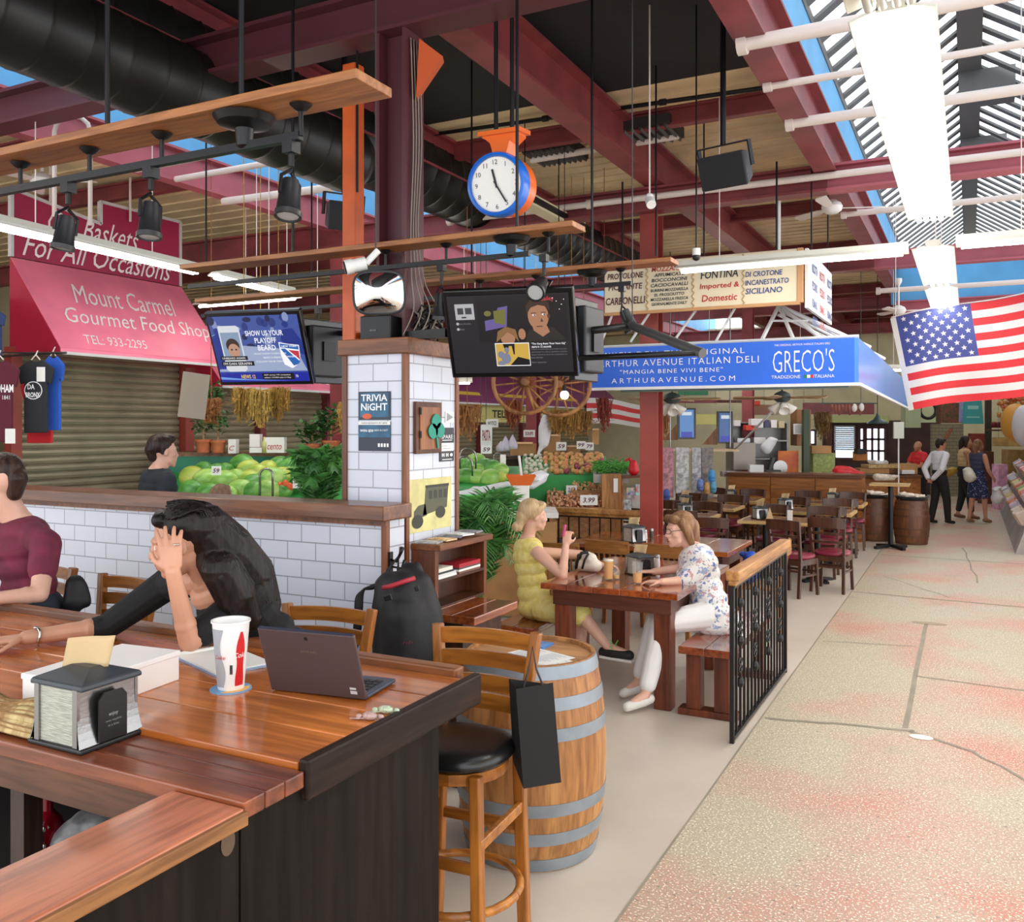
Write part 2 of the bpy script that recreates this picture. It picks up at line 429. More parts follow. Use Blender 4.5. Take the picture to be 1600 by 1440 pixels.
mb = MB(); mb.b2((-.13, -2, 6.36), (.13, 28, 6.56)); mb.b2((-1.36, -2, 5.56), (-1.26, 28, 5.66)); mb.b2((1.36, -2, 5.56), (1.46, 28, 5.66))
for yy in (6.8, 8.6, 12.5, 15.4): mb.b2((-.12, yy, 6.0), (.5, yy + .35, 6.36))
nt[0] += 1; struct('trim_%d' % nt[0], mb, GREYP)
mb = MB(); y = -1
while y < 28:
 mb.bar((-7.4, y, 5.6), (-6.2, y, 6.5), .1, .06, Vector((-.6, 0, .8))); mb.bar((-4.95, y, 5.6), (-6.15, y, 6.5), .1, .06, Vector((.6, 0, .8))); y += .42
nt[0] += 1; struct('trim_%d' % nt[0], mb, GREYP)
# walls
mb = MB(); mb.b2((-17, -1, 0), (-16.9, 29, 5)); struct('wall_left', mb, M('ochre_wall', (196, 184, 150), .7, var=.04, scale=1))
mb = MB(); mb.b2((-17, 28, 0), (-2.2, 28.1, 5)); mb.b2((-2.2, 28, 0), (6, 28.1, 5)); struct('wall_back', mb, CREAM)
# ------------------------------------------------------------------ columns, ducts, pipes
def column(name, label, x, y, z0, z1, m, w=.19, d=.2, side='X'):
 mb = MB()
 if side == 'X':
  mb.b2((x - w / 2, y - d / 2, z0), (x + w / 2, y - d / 2 + .02, z1)); mb.b2((x - w / 2, y + d / 2 - .02, z0), (x + w / 2, y + d / 2, z1)); mb.b2((x - .012, y - d / 2 + .02, z0), (x + .012, y + d / 2 - .02, z1))
 else:
  mb.b2((x - w / 2, y - d / 2, z0), (x - w / 2 + .02, y + d / 2, z1)); mb.b2((x + w / 2 - .02, y - d / 2, z0), (x + w / 2, y + d / 2, z1)); mb.b2((x - w / 2 + .02, y - .012, z0), (x + w / 2 - .02, y + .012, z1))
 o = one(name, label, 'column', mb, m, (x, y, z0)); return o
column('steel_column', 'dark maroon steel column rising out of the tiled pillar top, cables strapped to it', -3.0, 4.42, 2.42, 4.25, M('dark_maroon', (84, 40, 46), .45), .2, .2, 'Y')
column('steel_column', 'maroon steel column standing between the nut stall and the dining tables', -3.1, 9.43, 0, 4.25, REDM, .2, .2)
column('steel_column', 'dark red steel column rising behind the middle of the blue awning', at(1169, 500, Y=17.7).x, 17.7, 0, 4.25, MAROON, .2, .2)
column('steel_column', 'maroon post rising from the green watermelon stall shelf', -7.2, 9.3, 0, 4.25, MAROON, .24, .22)
column('steel_column', 'thin maroon post beside the hanging white apron in the produce stall', -6.35, 13.2, 0, 3.2, MAROON, .18, .18)
mb = MB(); p = at(551, 520, t=5.6); mb.b2((p.x - .045, p.y - .05, 0.0), (p.x + .055, p.y + .05, 4.2)); one('steel_column', 'bright orange steel post behind the tiled pillar, left of the mirror', 'column', mb, ORANGE, (p.x, p.y, 0), bevel=.01)
# orange gusset bracket on the column head
a = at(650, 150, t=5.2); b = at(655, 60, t=5.2); c = at(692, 88, t=5.2)
mb = MB(); q = FW * .09
mb.add([a, b, c, a + q, b + q, c + q], [(0, 1, 2), (5, 4, 3), (0, 3, 4, 1), (1, 4, 5, 2), (2, 5, 3, 0)])
one('bracket', 'orange steel gusset bracket at the head of the column', 'bracket', mb, M('orange_dark', (196, 84, 34), .5), a)
def duct(label, x, z, r, y0, y1):
 mb = MB(); prof = [(r * .45, y0)] if False else []
 n = int((y1 - y0) / .26)
 prof = [(.02, 0), (r * .98, 0)]
 for i in range(n):
  yy = (y1 - y0) * i / n; prof += [(r, yy + .005), (r, yy + .225), (r * 1.014, yy + .232), (r * 1.014, yy + .248), (r, yy + .255)]
 prof += [(r, y1 - y0), (r * .9, y1 - y0 + .08), (r * .6, y1 - y0 + .14), (.02, y1 - y0 + .16)]
 mb.lathe(prof, 28, (x, y0, z), Matrix(((1, 0, 0), (0, 0, 1), (0, -1, 0))).to_3x3() if False else Matrix(((1, 0, 0), (0, 0, 1), (0, 1, 0))))
 return one('air_duct', label, 'duct', mb, M('black_duct', (32, 31, 29), .38, metal=.4, var=.12, scale=2), (x, y0, z), smooth=True)
duct('long black spiral air duct ending just before the maroon column', -4.69, 4.2, .277, -1, 6.1)
duct('black spiral air duct running on behind the clock', -5.24, 4.66, .366, -1, 16)
def pipe(label, p, q, r, m=PIPEW, name='ceiling_pipe', flanges=()):
 mb = MB(); mb.tube([p, q], r, 10)
 p, q = Vector(p), Vector(q); d = (q - p).normalized()
 for f in flanges:
  c = p.lerp(q, f); mb.tube([c - d * .03, c + d * .03], r * 1.5, 10)
 return one(name, label, 'pipe', mb, m, p, smooth=True, auto=40)
for Y, z, r, lab in ((5.8, 4.4, .045, 'nearest and thickest white pipe crossing the skylight well'), (6.61, 4.4, .025, 'thin white pipe crossing the skylight, second from the camera'), (7.5, 4.4, .04, 'white pipe crossing the skylight just before the purple beam'),
                     (9.15, 4.38, .035, 'white pipe running along the purple crossbeam to the ceiling fan'), (11.0, 4.4, .035, 'white pipe crossing the skylight behind the purple beam'), (15.4, 4.1, .04, 'white pipe crossing below the blue end wall of the skylight')):
 pipe(lab, (-1.3 if Y != 9.15 else -5.5, Y, z), (2.6, Y, z), r, flanges=(0, .22))
pipe('cream pipe under the deck running behind the clock', at(1060, 212, Y=8.6), at(830, 250, Y=8.6), .035)
pipe('black conduit crossing under the cream deck', at(1245, 130, Y=7.9), at(640, 215, Y=7.9), .02, BLACKM, flanges=(0.3, .6))
pipe('white pipe from the rose beam reaching toward the column, lowest one', at(349, 315, X=-7.2), at(540, 290, Y=7.2), .04)
pipe('white pipe from the rose beam, middle one', at(275, 280, X=-7.2), at(430, 253, Y=6.5), .03)
pipe('white pipe from the rose beam, topmost one', at(213, 265, X=-7.2), at(350, 238, Y=6.0), .03)
# ------------------------------------------------------------------ fluorescent lights
TUBEM = M('lit_tube', (255, 250, 240), emit=TUBE)
HOUS = M('lamp_housing', (214, 212, 200), .4)
def fluor(label, p, q, w=.16, n=2, lit=True, rods=(), wings=True):
 p, q = Vector(p), Vector(q); d = (q - p).normalized(); s = d.cross(EZ).normalized()
 t = thing('fluorescent_light', label, 'light', p)
 mb = MB(); mb.bar(p + EZ * .05, q + EZ * .05, w * .45, .06, EZ)
 for k in (-1, 1) if wings else ():
  mb.add([p + s * k * w * .2 + EZ * .03, q + s * k * w * .2 + EZ * .03, q + s * k * w * .62 - EZ * .0, p + s * k * w * .62 - EZ * .0,
    p + s * k * w * .2 + EZ * .04, q + s * k * w * .2 + EZ * .04, q + s * k * w * .64 + EZ * .01, p + s * k * w * .64 + EZ * .01],
               [(0, 1, 2, 3), (7, 6, 5, 4), (0, 3, 7, 4), (1, 5, 6, 2), (2, 6, 7, 3)])
 mb.build('housing', HOUS, t)
 for k in range(n):
  off = s * ((k - (n - 1) / 2) * w * (.8 / n))
  mb = MB(); mb.tube([p + off + d * .04 - EZ * .012, q + off - d * .04 - EZ * .012], .019, 10)
  mb.build('tube', TUBEM if lit else M('dead_tube', (206, 206, 196), .3), t, smooth=True, auto=50)
 for f in rods:
  c = p.lerp(q, f); mb = MB(); mb.tube([c + EZ * .08, Vector((c.x, c.y, 4.4 if -.4 < c.x < .3 and c.z < 4 and abs(p.x - q.x) < .01 else ceil_z(c.x)))], .005, 6); mb.build('hanger', PIPEW, t)
 return t
x = -.28
fluor('unlit nearest length of the ceiling light strip over the aisle', (x, 1.9, 3.62), (x, 3.86, 3.62), .26, 4, False)
for i, (y0, y1, lab) in enumerate(((3.9, 5.2, 'lit length of the aisle light strip closest to the camera'), (5.24, 6.54, 'second lit length of the aisle light strip'), (6.58, 7.9, 'third lit length of the aisle light strip, ending at the cross light'))):
 fluor(lab, (x, y0, 3.6), (x, y1, 3.6), .26, 4, rods=((5.8 if y1 < 7 else 7.5) - y0 and [max(0, min(1, ((5.8 if y1 < 7 else 7.5) - y0) / (y1 - y0)))]))
fluor('lit aisle light just beyond the cross light', (x, 8.4, 3.45), (x, 10.6, 3.45), .26, 3, rods=(.341,)); fluor('far lit aisle light above the flag', (x, 10.9, 3.45), (x, 13.4, 3.45), .26, 3, rods=(.04,))
fluor('long cross light above the cheese sign, left length', (-2.4, 8.05, 3.38), (-.45, 8.05, 3.38), .16, 1, rods=(.2,))
fluor('cross light reaching over the aisle to the right', (-.1, 8.05, 3.4), (2.2, 8.05, 3.4), .16, 1, rods=(.2, .8))
fluor('lit ceiling strip light in front of the gift basket sign', (-6.05, 2.0, 3.4), (-6.48, 6.18, 3.4), .12, 2, rods=(.574, .86))
fluor('short strip light continuing past the end of the left ceiling strip', (-6.5, 6.4, 3.4), (-6.68, 7.75, 3.4), .12, 2, rods=(.5,))
fluor('strip light hung crosswise above the left television', (-8.3, 7.9, 3.4), (-6.75, 7.9, 3.4), .12, 1, rods=(.5, .9))
fluor('small strip light under the purple awning behind the wide television', at(712, 597, t=14), at(738, 597, t=14), .12, 1, rods=(.5,))
fluor('small strip light right of the blue awning behind the flag', at(1380, 577, t=15), at(1412, 577, t=15), .12, 1, rods=(.5,))
fluor('strip light in the back left of the hall behind the wide television', at(540, 460, t=12), at(640, 450, t=12), .12, 1, rods=(.5,))
for lab, p, q in (('added bare fill light hidden behind the film television, over the produce stall', (-6, 10, 3.6), (-6, 13.2, 3.6)), ('added bare fill light hidden behind the hockey television', (-6.5, 6.9, 3.0), (-6.5, 8.2, 3.0)), ('added bare fill light hidden behind the blue awning over the deli', (-5, 17, 2.95), (-2.2, 17, 2.95)), ('added bare fill light over the far end of the deli', (-5, 21, 3.0), (-2.4, 21, 3.0))):  # unseen fill lamps added to brighten the ceiling deck and stalls
 fluor(lab, p, q, .1, 2, rods=(.2, .8), wings=False)
# ------------------------------------------------------------------ wooden track boards
PLANK = wood('track_plank', (176, 116, 66), (140, 86, 46), 'X', 6, .45)
def track_board(label, x0, x1, y0, y1, z, mounts, canopy, rodx):
 t = thing('track_board', label, 'lighting board', (x1, y0, z))
 mb = MB(); mb.b2((x0, y0, z), (x1, y1, z + .03)); mb.build('plank', PLANK, t, bevel=.004)
 yc = (y0 + y1) / 2
 mb = MB(); mb.bar((x0, yc, z - .1), (x1 - .28, yc, z - .1), .025, .025); mb.build('track', BLACKM, t)
 for mx in mounts:
  mb = MB(); mb.lathe([(.005, z), (.035, z - .004), (.02, z - .02), (.008, z - .025), (.008, z - .1)], 12, (mx, yc, 0)); mb.build('mount', BLACKM, t, smooth=True, auto=40)
 mb = MB(); mb.lathe([(.005, z), (.1, z - .008), (.085, z - .03), (.03, z - .045), (.025, z - .1), (.012, z - .11)], 20, (canopy, yc, 0)); mb.build('canopy', BLACKM, t, smooth=True, auto=40)
 for rx in rodx:
  mb = MB(); mb.tube([(rx, yc, z + .03), (rx, yc, 5.0)], .009, 8); mb.b2((rx - .045, yc - .03, z + .03), (rx + .045, yc + .03, z + .045)); mb.build('rod', BLACKM, t)
 return yc, z
def mxs(us, Y): return [at(u, 250, Y=Y).x for u in us]
b1 = track_board('wooden track board nearest the camera, above the bar', -6.2, -1.57, 2.09, 2.27, 2.95, mxs((32, 140, 253, 470), 2.18), at(382, 190, Y=2.18).x, mxs((377, 168), 2.18))
b2 = track_board('middle wooden track board in front of the maroon column', -4.5, -1.77, 4.13, 4.3, 2.95, mxs((695, 855, 600), 4.2), at(797, 380, Y=4.2).x, mxs((806, 455), 4.2))
b3 = track_board('third wooden track board, ending below the cross light', -5.6, -1.62, 5.3, 5.46, 2.95, mxs((838, 750, 970, 640), 5.38), at(925, 425, Y=5.38).x, mxs((925, 640), 5.38))
CAN = M('spot_black', (30, 31, 33), .4)
def spot(label, u, Y, z, aim=(.1, -.25, -1), s=1.0):
 x = at(u, 250, Y=Y).x; t = thing('track_light', label, 'spotlight', (x, Y, z - .1))
 d = Vector(aim).normalized()
 mb = MB(); mb.b2((x - .02, Y - .02, z - .15), (x + .02, Y + .02, z - .1125)); mb.tube([(x, Y, z - .12), (x, Y, z - .2 * s - .02)], .01, 8); mb.build('adapter', BLACKM, t)
 c = Vector((x, Y, z - .2 * s - .04)); e = c + d * .13 * s
 mb = MB(); pr = perp(d)[0]
 mb.tube([c - EZ * -.01, c + pr * .05 * s + d * .03 * s, c + pr * .052 * s + d * .1 * s], .006, 6); mb.tube([c, c - pr * .05 * s + d * .03 * s, c - pr * .052 * s + d * .1 * s], .006, 6); mb.build('yoke', BLACKM, t)
 mb = MB(); M3 = d.to_track_quat('Z', 'Y').to_matrix()
 mb.lathe([(.01, .03 * s), (.03 * s, .03 * s), (.036 * s, .06 * s), (.045 * s, .15 * s), (.05 * s, .155 * s), (.05 * s, .175 * s), (.042 * s, .175 * s), (.038 * s, .15 * s), (.005, .148 * s)], 16, c, M3); mb.build('lamp_head', CAN, t, smooth=True, auto=40)
 mb = MB(); mb.lathe([(.002, .168 * s), (.04 * s, .166 * s), (.04 * s, .17 * s), (.002, .172 * s)], 14, c, M3); mb.build('lens', M('lens_grey', (168, 170, 168), .2), t)
for u, lab, aim in ((107, 'black track light on the near board, far left', (-.1, -.1, -1)), (236, 'black track light on the near board, left of the hanging rod', (.05, -.1, -1)), (455, 'black track light on the near board, right of the hanging rod', (.08, -.2, -1))):
 spot(lab, u, b1[0], 2.95, aim, .85)
spot('black track light pointing down on the middle board over the pillar', 690, b2[0], 2.95, (-.1, .1, -1)); spot('black track light tilted toward the camera on the middle board', 850, b2[0], 2.95, (.1, -.8, -.5))
spot('black track light hanging in front of the cheese sign', 972, b3[0], 2.95, (.35, .1, -.9)); spot('small black track light above the left television', 497, b3[0], 2.95, (0, -.2, -1)); spot('track light beside the left end of the third board', 392, b3[0], 2.95, (-.4, 0, -.8))
spot('track light hanging between the left television and the orange post', 524, b3[0], 2.8, (0, 0, -1))
# security cameras
p = at(572, 411, t=4.75); t = thing('security_camera', 'small white bullet security camera above the mirror', 'camera', p)
d = Vector((-.75, -.6, -.25)).normalized()
mb = MB(); mb.tube([p, p + d * .09], .035, 14); mb.tube([p + d * .07, p + d * .11], .04, 14); mb.build('body', WHITE, t, smooth=True, auto=40)
mb = MB(); mb.tube([p + d * .1, p + d * .118], .034, 14); mb.build('lens', BLACK, t); mb = MB(); mb.tube([p, p + Vector((.05, .04, .07))], .018, 8); mb.build('mount', WHITE, t)
for u, v, lab, vt in ((1015, 312, 'white hanging security camera between the clock and the loudspeaker', 0), (1088, 399, 'dome security camera hanging above the cheese sign', 1)):
 p = at(u, v, t=6.5); t = thing('security_camera', lab, 'camera', p)
 mb = MB(); mb.tube([p + EZ * .05, Vector((p.x, p.y, 5.0))], .006, 6); mb.build('drop_rod', PIPEW if not vt else BLACKM, t)
 mb = MB(); mb.ell(p + EZ * .02, (.03, .03, .03)); mb.tube([p, p + Vector((.03, -.05, -.05))], .035, 12) if not vt else mb.lathe([(.004, .05), (.03, .05), (.03, 0), (.004, 0)], 14, p); mb.build('body', WHITE, t, smooth=True, auto=50)
 if vt: mb = MB(); mb.ell(p - EZ * .01, .03); mb.build('dome', BLACK, t, smooth=True)
for u, v0, v1, tt in ((558, -40, 300, 5.5), (737, 100, 440, 7.5), (1025, 20, 400, 7.6), (322, 210, 420, 8), (487, 300, 425, 8.5), (1100, 240, 410, 9)):
 a, b = at(u, v1, t=tt), at(u, v0, t=tt); b.z = ceil_z(b.x)
 mb = MB(); mb.tube([a, b], .008, 6); tag(mb.build('hanger_rod', BLACKM, loc=b), 'thin black rod hanging from the ceiling deck', 'rod', 'ceiling hanger rods')
# vents, diffuser and curved conduits under the deck
for u, v, w, lab in ((868, 236, .55, 'dark slatted ceiling vent left of the girder, right of the clock'), (1000, 205, .75, 'dark slatted ceiling vent right of the girder')):
 p = at(u, v, z=4.86); t = thing('ceiling_vent', lab, 'vent', p); mb = MB(); mb.box(p, (w, .5, .1)); mb.build('housing', M('vent_black', (40, 38, 36), .6), t)
 for k in range(9): mb = MB(); mb.box(p + Vector((-w / 2 + w * (k + .5) / 9, 0, -.06)), (.03, .5, .03), (0, .5, 0)); mb.build('slat', M('vent_slat', (74, 70, 64), .5), t)
a, b = at(822, 312, z=4.3), at(905, 356, z=4.3); t = thing('air_diffuser', 'long cream air diffuser with a dark grille right of the clock', 'diffuser', a); mb = MB(); mb.bar(a, b, .16, .12, EZ); mb.build('casing', CREAM, t); mb = MB(); mb.bar(a + EX * .085, b + EX * .085, .01, .07, EZ); mb.build('grille', BLACK, t)
mb = MB(); mb.tube([at(85, 338, t=7.2)] + [at(85, 205, t=7.2)] + [at(85 + 28 * (1 - math.cos(k * PI / 6)), 205 - 24 * math.sin(k * PI / 6), t=7.2) for k in range(1, 7)] + [at(141, 352, t=7.3)], .018, 8); one('conduit', 'white bent conduit looping above the left ceiling strip light', 'conduit', mb, PIPEW, at(85, 338, t=7.2), smooth=True)
# ------------------------------------------------------------------ bar, half wall, pillar
BARTOP = wood('bar_top_varnish', (222, 132, 56), (172, 92, 36), 'X', 4, .25, coat=.4)
BARRED = wood('bar_front_planks', (176, 98, 58), (106, 54, 38), 'X', 6, .34, coat=.15)
BARLIP = wood('bar_lip_dark', (70, 46, 32), (36, 25, 19), 'Y', 8, .5, bump=.3, spec=.2)
CAPW = wood('partition_cap', (204, 124, 88), (162, 90, 64), 'Y', 6, .32, coat=.2)
EDGEW = wood('partition_edge', (176, 122, 70), (120, 74, 38), 'Y', 8, .5)
DARKP = wood('dark_panel', (36, 29, 24), (22, 17, 14), 'Z', 4, .6, spec=.12)
WALLCAP = wood('wall_cap', (136, 84, 50), (92, 52, 30), 'X', 6, .38, coat=.2)
TRIMW = wood('tile_trim', (150, 90, 50), (108, 60, 32), 'Z', 6, .4)
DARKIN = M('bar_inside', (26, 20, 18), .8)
TILE = brick('white_subway_tile', (212, 216, 228), (150, 152, 162), .2, .1, .0035, .2)
bar = thing('bar_counter', 'long varnished wooden bar counter in the foreground with raised rim and dark end panel', 'bar', (-3.3, 2.1, 0))
mb = MB()
for i, (y0, y1) in enumerate(((1.79, 2.0), (2.003, 2.21), (2.213, 2.42), (2.423, 2.64))): mb.b2((-5.6, y0, 1.045), (-1.53, y1, 1.09))
mb.build('countertop', BARTOP, bar, bevel=.004)
mb = MB()
for y0, y1 in ((1.575, 1.645), (1.647, 1.716), (1.718, 1.788)): mb.b2((-5.6, y0, 1.03), (-1.505, y1, 1.073))
mb.build('front_edge', BARRED, bar, bevel=.005)
mb = MB(); mb.b2((-5.6, 1.60, .93), (-1.52, 1.63, 1.03)); mb.build('apron', wood('bar_apron', (120, 76, 48), (86, 52, 34), 'X', 8, .5), bar)
mb = MB(); mb.b2((-1.528, 1.79, .995), (-1.495, 2.7, 1.1)); mb.build('end_rim', BARLIP, bar, bevel=.008)
mb = MB(); mb.b2((-5.6, 2.64, 1.03), (-1.565, 2.7, 1.118)); mb.build('rear_rim', wood('rim_wood', (150, 92, 52), (88, 52, 32), 'X', 8, .4), bar, bevel=.008)
mb = MB(); mb.b2((-1.55, 1.575, 0), (-1.515, 2.45, 1.03)); mb.build('end_panel', DARKP, bar)
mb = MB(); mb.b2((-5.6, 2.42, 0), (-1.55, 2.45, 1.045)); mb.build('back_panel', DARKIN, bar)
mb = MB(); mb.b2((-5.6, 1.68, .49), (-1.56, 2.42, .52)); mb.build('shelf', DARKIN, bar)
p = at(42, 1260, Y=1.68); mb = MB(); mb.b2((p.x - .03, 1.65, 0), (p.x + .03, 1.71, 1.03)); mb.build('post', wood('bar_post', (78, 54, 42), (54, 38, 30), 'Z', 8, .5), bar)
part = thing('bar_partition', 'low dark partition with a reddish wooden cap running toward the camera', 'partition', (-1.62, .8, 0))
mb = MB(); mb.b2((-1.735, -.4, 1.028), (-1.5, 1.572, 1.062)); mb.build('cap_board', CAPW, part, bevel=.006)
mb = MB(); mb.b2((-1.5, -.4, 1.024), (-1.488, 1.572, 1.058)); mb.build('edge_strip', EDGEW, part, bevel=.003)
mb = MB(); mb.b2((-1.55, -.4, 0), (-1.515, 1.568, 1.028)); mb.build('side_panel', DARKP, part)
mb = MB(); q = at(356, 1316, X=-1.514)
mb.disc((q.y, q.z), .022, .03, (-1.513, 0, 0), EY, EZ); mb.build('knot', M('knot', (92, 70, 52), .6), part)
# tiled half wall
hw = thing('tiled_half_wall', 'white tiled half wall with a dark wooden cap behind the bar stools', 'half wall', (-4.6, 4.0, 0))
mb = MB(); mb.b2((-6.9, 3.93, 0), (-2.77, 4.12, 1.45)); mb.build('tiles', TILE, hw)
mb = MB(); mb.b2((-6.9, 3.84, 1.45), (-2.71, 4.11, 1.53)); mb.build('cap', WALLCAP, hw, bevel=.008)
mb = MB(); mb.b2((-6.9, 3.90, 1.42), (-2.74, 3.93, 1.45)); mb.build('moulding', TRIMW, hw)
mb = MB(); mb.b2((-2.78, 3.915, 0), (-2.745, 3.95, 1.45)); mb.build('corner_trim', TRIMW, hw, bevel=.004)
pil = thing('tiled_pillar', 'square white tiled pillar with wooden corner trim and posters', 'pillar', (-2.98, 4.43, 0))
X0, X1, Y0, Y1 = -3.19, -2.78, 4.15, 4.70
mb = MB(); mb.b2((X0, Y0, 0), (X1, Y1, 2.36)); mb.build('tiles', TILE, pil)
mb = MB(); mb.b2((X0 - .035, Y0 - .035, 2.35), (X1 + .035, Y1 + .035, 2.44)); mb.build('top_moulding', wood('pillar_top', (160, 100, 58), (110, 64, 36), 'X', 6, .4), pil, bevel=.006)
for x, y in ((X1, Y0), (X0, Y0), (X1, Y1)):
 mb = MB(); mb.b2((x - .02, y - .012 if y == Y0 else y - .02, 0), (x + .012, y + .02 if y == Y0 else y + .012, 2.35)); mb.build('corner_trim', TRIMW, pil)
# posters on the front of the pillar
PAPER = M('white_paper', (238, 238, 234), .6)
INK = M('black_ink', (22, 22, 24), .5); NAVYP = M('poster_navy', (24, 38, 58), .4); TEALP = M('poster_teal', (28, 108, 146), .4, rgb2=(20, 60, 90), scale=9)
RED = M('sign_red', (196, 36, 40), .5); BLUEINK = M('sign_blue', (36, 70, 130), .5); WHITEINK = M('white_ink', (244, 244, 244), .5); YEL = M('ink_yellow', (240, 206, 60), .5); GREEN = M('leaf_green_paint', (34, 140, 110), .5)
def poster_front(name, label, u0, v0, u1, v1, Y, bg):
 a, b = at(u0, v1, Y=Y), at(u1, v0, Y=Y); w, h = b.x - a.x, b.z - a.z
 t = thing(name, label, 'poster', (a.x + w / 2, Y - .004, a.z)); mb = MB(); mb.b2((a.x, Y - .006, a.z), (b.x, Y - .002, b.z)); mb.build('sheet', bg, t)
 return t, Vector((a.x, Y - .006, a.z)), w, h
t, O, w, h = poster_front('poster', 'dark blue trivia night poster taped to the tiled pillar, upper one', 561, 611, 611, 656, Y0, NAVYP)
mb = MB(); mb.rect(.05 * w, .1 * h, .95 * w, .95 * h, O, EX, EZ, .001); mb.build('tint', TEALP, t)
mb = MB(); mb.text('TRIVIA', O + EX * w / 2 + EZ * h * .78, EX, EZ, w * .82, h * .24, off=.002, bold=.02); mb.text('NiGHT', O + EX * w / 2 + EZ * h * .46, EX, EZ, w * .82, h * .26, off=.002, bold=.02); mb.build('lettering', WHITEINK, t)
mb = MB(); mb.disc((.28 * w, .13 * h), .15 * w, .1 * h, O, EX, EZ, .002); mb.build('emblem', M('orange_print', (214, 92, 50), .5), t)
t, O, w, h = poster_front('poster', 'blue and black event poster taped below the trivia night poster', 561, 658, 611, 704, Y0, NAVYP)
mb = MB(); mb.rect(0, .88 * h, w, h, O, EX, EZ, .001); mb.build('strip', PAPER, t)
mb = MB(); mb.rect(0, .46 * h, w, .86 * h, O, EX, EZ, .001); mb.build('band', TEALP, t)
mb = MB(); mb.text('WEDNESDAYS AT 8PM', O + EX * w / 2 + EZ * h * .94, EX, EZ, w * .8, h * .06, off=.002); mb.build('caption', M('ink_grey', (90, 90, 95), .5), t)
mb = MB(); mb.text('WIN $50', O + EX * w * .27 + EZ * h * .68, EX, EZ, w * .42, h * .1, off=.002, bold=.02); mb.text('BEER BUCKET', O + EX * w * .72 + EZ * h * .7, EX, EZ, w * .42, h * .06, off=.002)
for k in range(4): mb.rect(w * (.62 + .09 * k), h * .14, w * (.68 + .09 * k), h * .26, O, EX, EZ, .002)
mb.build('lettering', WHITEINK, t)
# things on the aisle-side face of the pillar
def side_rect(u0, v0, u1, v1, X, th=.012):
 """rectangle on a wall facing the aisle (+X); returns origin, along-Y width, height"""
 a, b = at(u0, v0, X=X), at(u1, v0, X=X); z1 = a.z; z0 = at(u0, v1, X=X).z
 return Vector((X, a.y, z0)), b.y - a.y, z1 - z0
O, w, h = side_rect(645, 627, 685, 709, X1); O.x += .002
t = thing('wall_cabinet', 'small brown wooden cabinet on the pillar beside the green shamrock', 'cabinet', O)
mb = MB(); mb.b2(O, O + Vector((.022, w, h))); mb.build('frame', wood('cab_frame', (110, 66, 36), (78, 44, 24), 'Z', 8, .5), t, bevel=.004)
mb = MB(); mb.b2(O + Vector((.022, w * .12, h * .08)), O + Vector((.028, w * .88, h * .9))); mb.build('door', wood('cab_door', (176, 106, 48), (140, 80, 36), 'Z', 6, .4), t)
for k in (.3, .75): mb = MB(); mb.tube([O + Vector((.03, w * .12, h * k)), O + Vector((.03, w * .12, h * k + .04))], .006, 8); mb.build('hinge', BLACKM, t)
p = at(681, 672, X=X1 + .034); mb = MB()
for dy, dz, r in ((0, .05, .045), (-.035, -.005, .045), (.04, .0, .045)): mb.prism([(dy + r * math.cos(a * PI / 8) * (1 + .12 * math.cos(a * PI / 4)), dz + r * math.sin(a * PI / 8)) for a in range(16)], p, EY, EZ, .006)
mb.prism([(-.006, -.02), (.006, -.02), (.03, -.1), (.014, -.105)], p, EY, EZ, .006)
one('shamrock', 'green cut-out shamrock on the wooden cabinet', 'decoration', mb, M('shamrock', (20, 146, 124), .5), p)
def sign_side(label, u0, v0, u1, v1, X, bg, fn, name='sign', cat='sign', th=.006):
 O, w, h = side_rect(u0, v0, u1, v1, X); t = thing(name, label, cat, O)
 mb = MB(); mb.b2(O + Vector((.001, 0, 0)), O + Vector((th, w, h))); mb.build('panel', bg, t)
 fn(t, O + EX * th, w, h); return t
def spare(t, O, w, h):
 mb = MB(); mb.text('SPARE', O + EY * w * .5 + EZ * h * .4, EY, EZ, w * .8, h * .26, off=.001); mb.rect(.15 * w, .15 * h, .85 * w, .2 * h, O, EY, EZ, .001); mb.build('lettering', WHITEINK, t)
sign_side('black sign reading SPARE beside the shamrock', 686, 668, 708, 692, X1, M('sign_black', (26, 26, 30), .4), spare)
def wc(t, O, w, h):
 mb = MB();
 for k in (.22, .5): mb.rect(w * (k - .09), .45 * h, w * (k - .03), .8 * h, O, EY, EZ, .001); mb.rect(w * (k + .03), .45 * h, w * (k + .09), .8 * h, O, EY, EZ, .001); mb.rect(w * (k - .05), .6 * h, w * (k + .05), .68 * h, O, EY, EZ, .001)
 mb.disc((.8 * w, .62 * h), .1 * w, .16 * h, O, EY, EZ, .001); mb.rect(.15 * w, .14 * h, .85 * w, .22 * h, O, EY, EZ, .001); mb.build('pictograms', WHITEINK, t)
sign_side('small black pictogram sign low on the pillar edge', 686, 705, 708, 721, X1, M('sign_black', (26, 26, 30), .4), wc)
def pap(t, O, w, h):
 mb = MB(); mb.rect(.2 * w, .3 * h, .8 * w, .34 * h, O, EY, EZ, .001); mb.rect(.1 * w, .6 * h, .5 * w, .64 * h, O, EY, EZ, .001); mb.build('lettering', M('ink_grey', (90, 90, 95), .5), t)
sign_side('white paper notice between the two black signs', 687, 692, 707, 705, X1, PAPER, pap)
def pennant(t, O, w, h):
 mb = MB(); mb.poly([(.1 * w, .1 * h), (.9 * w, .5 * h), (.15 * w, .9 * h)], O, EY, EZ, .001); mb.build('drawing', M('ink_grey2', (150, 152, 156), .5), t)
sign_side('small pennant drawing stuck near the top right of the pillar face', 695, 643, 708, 660, X1, PAPER, pennant)
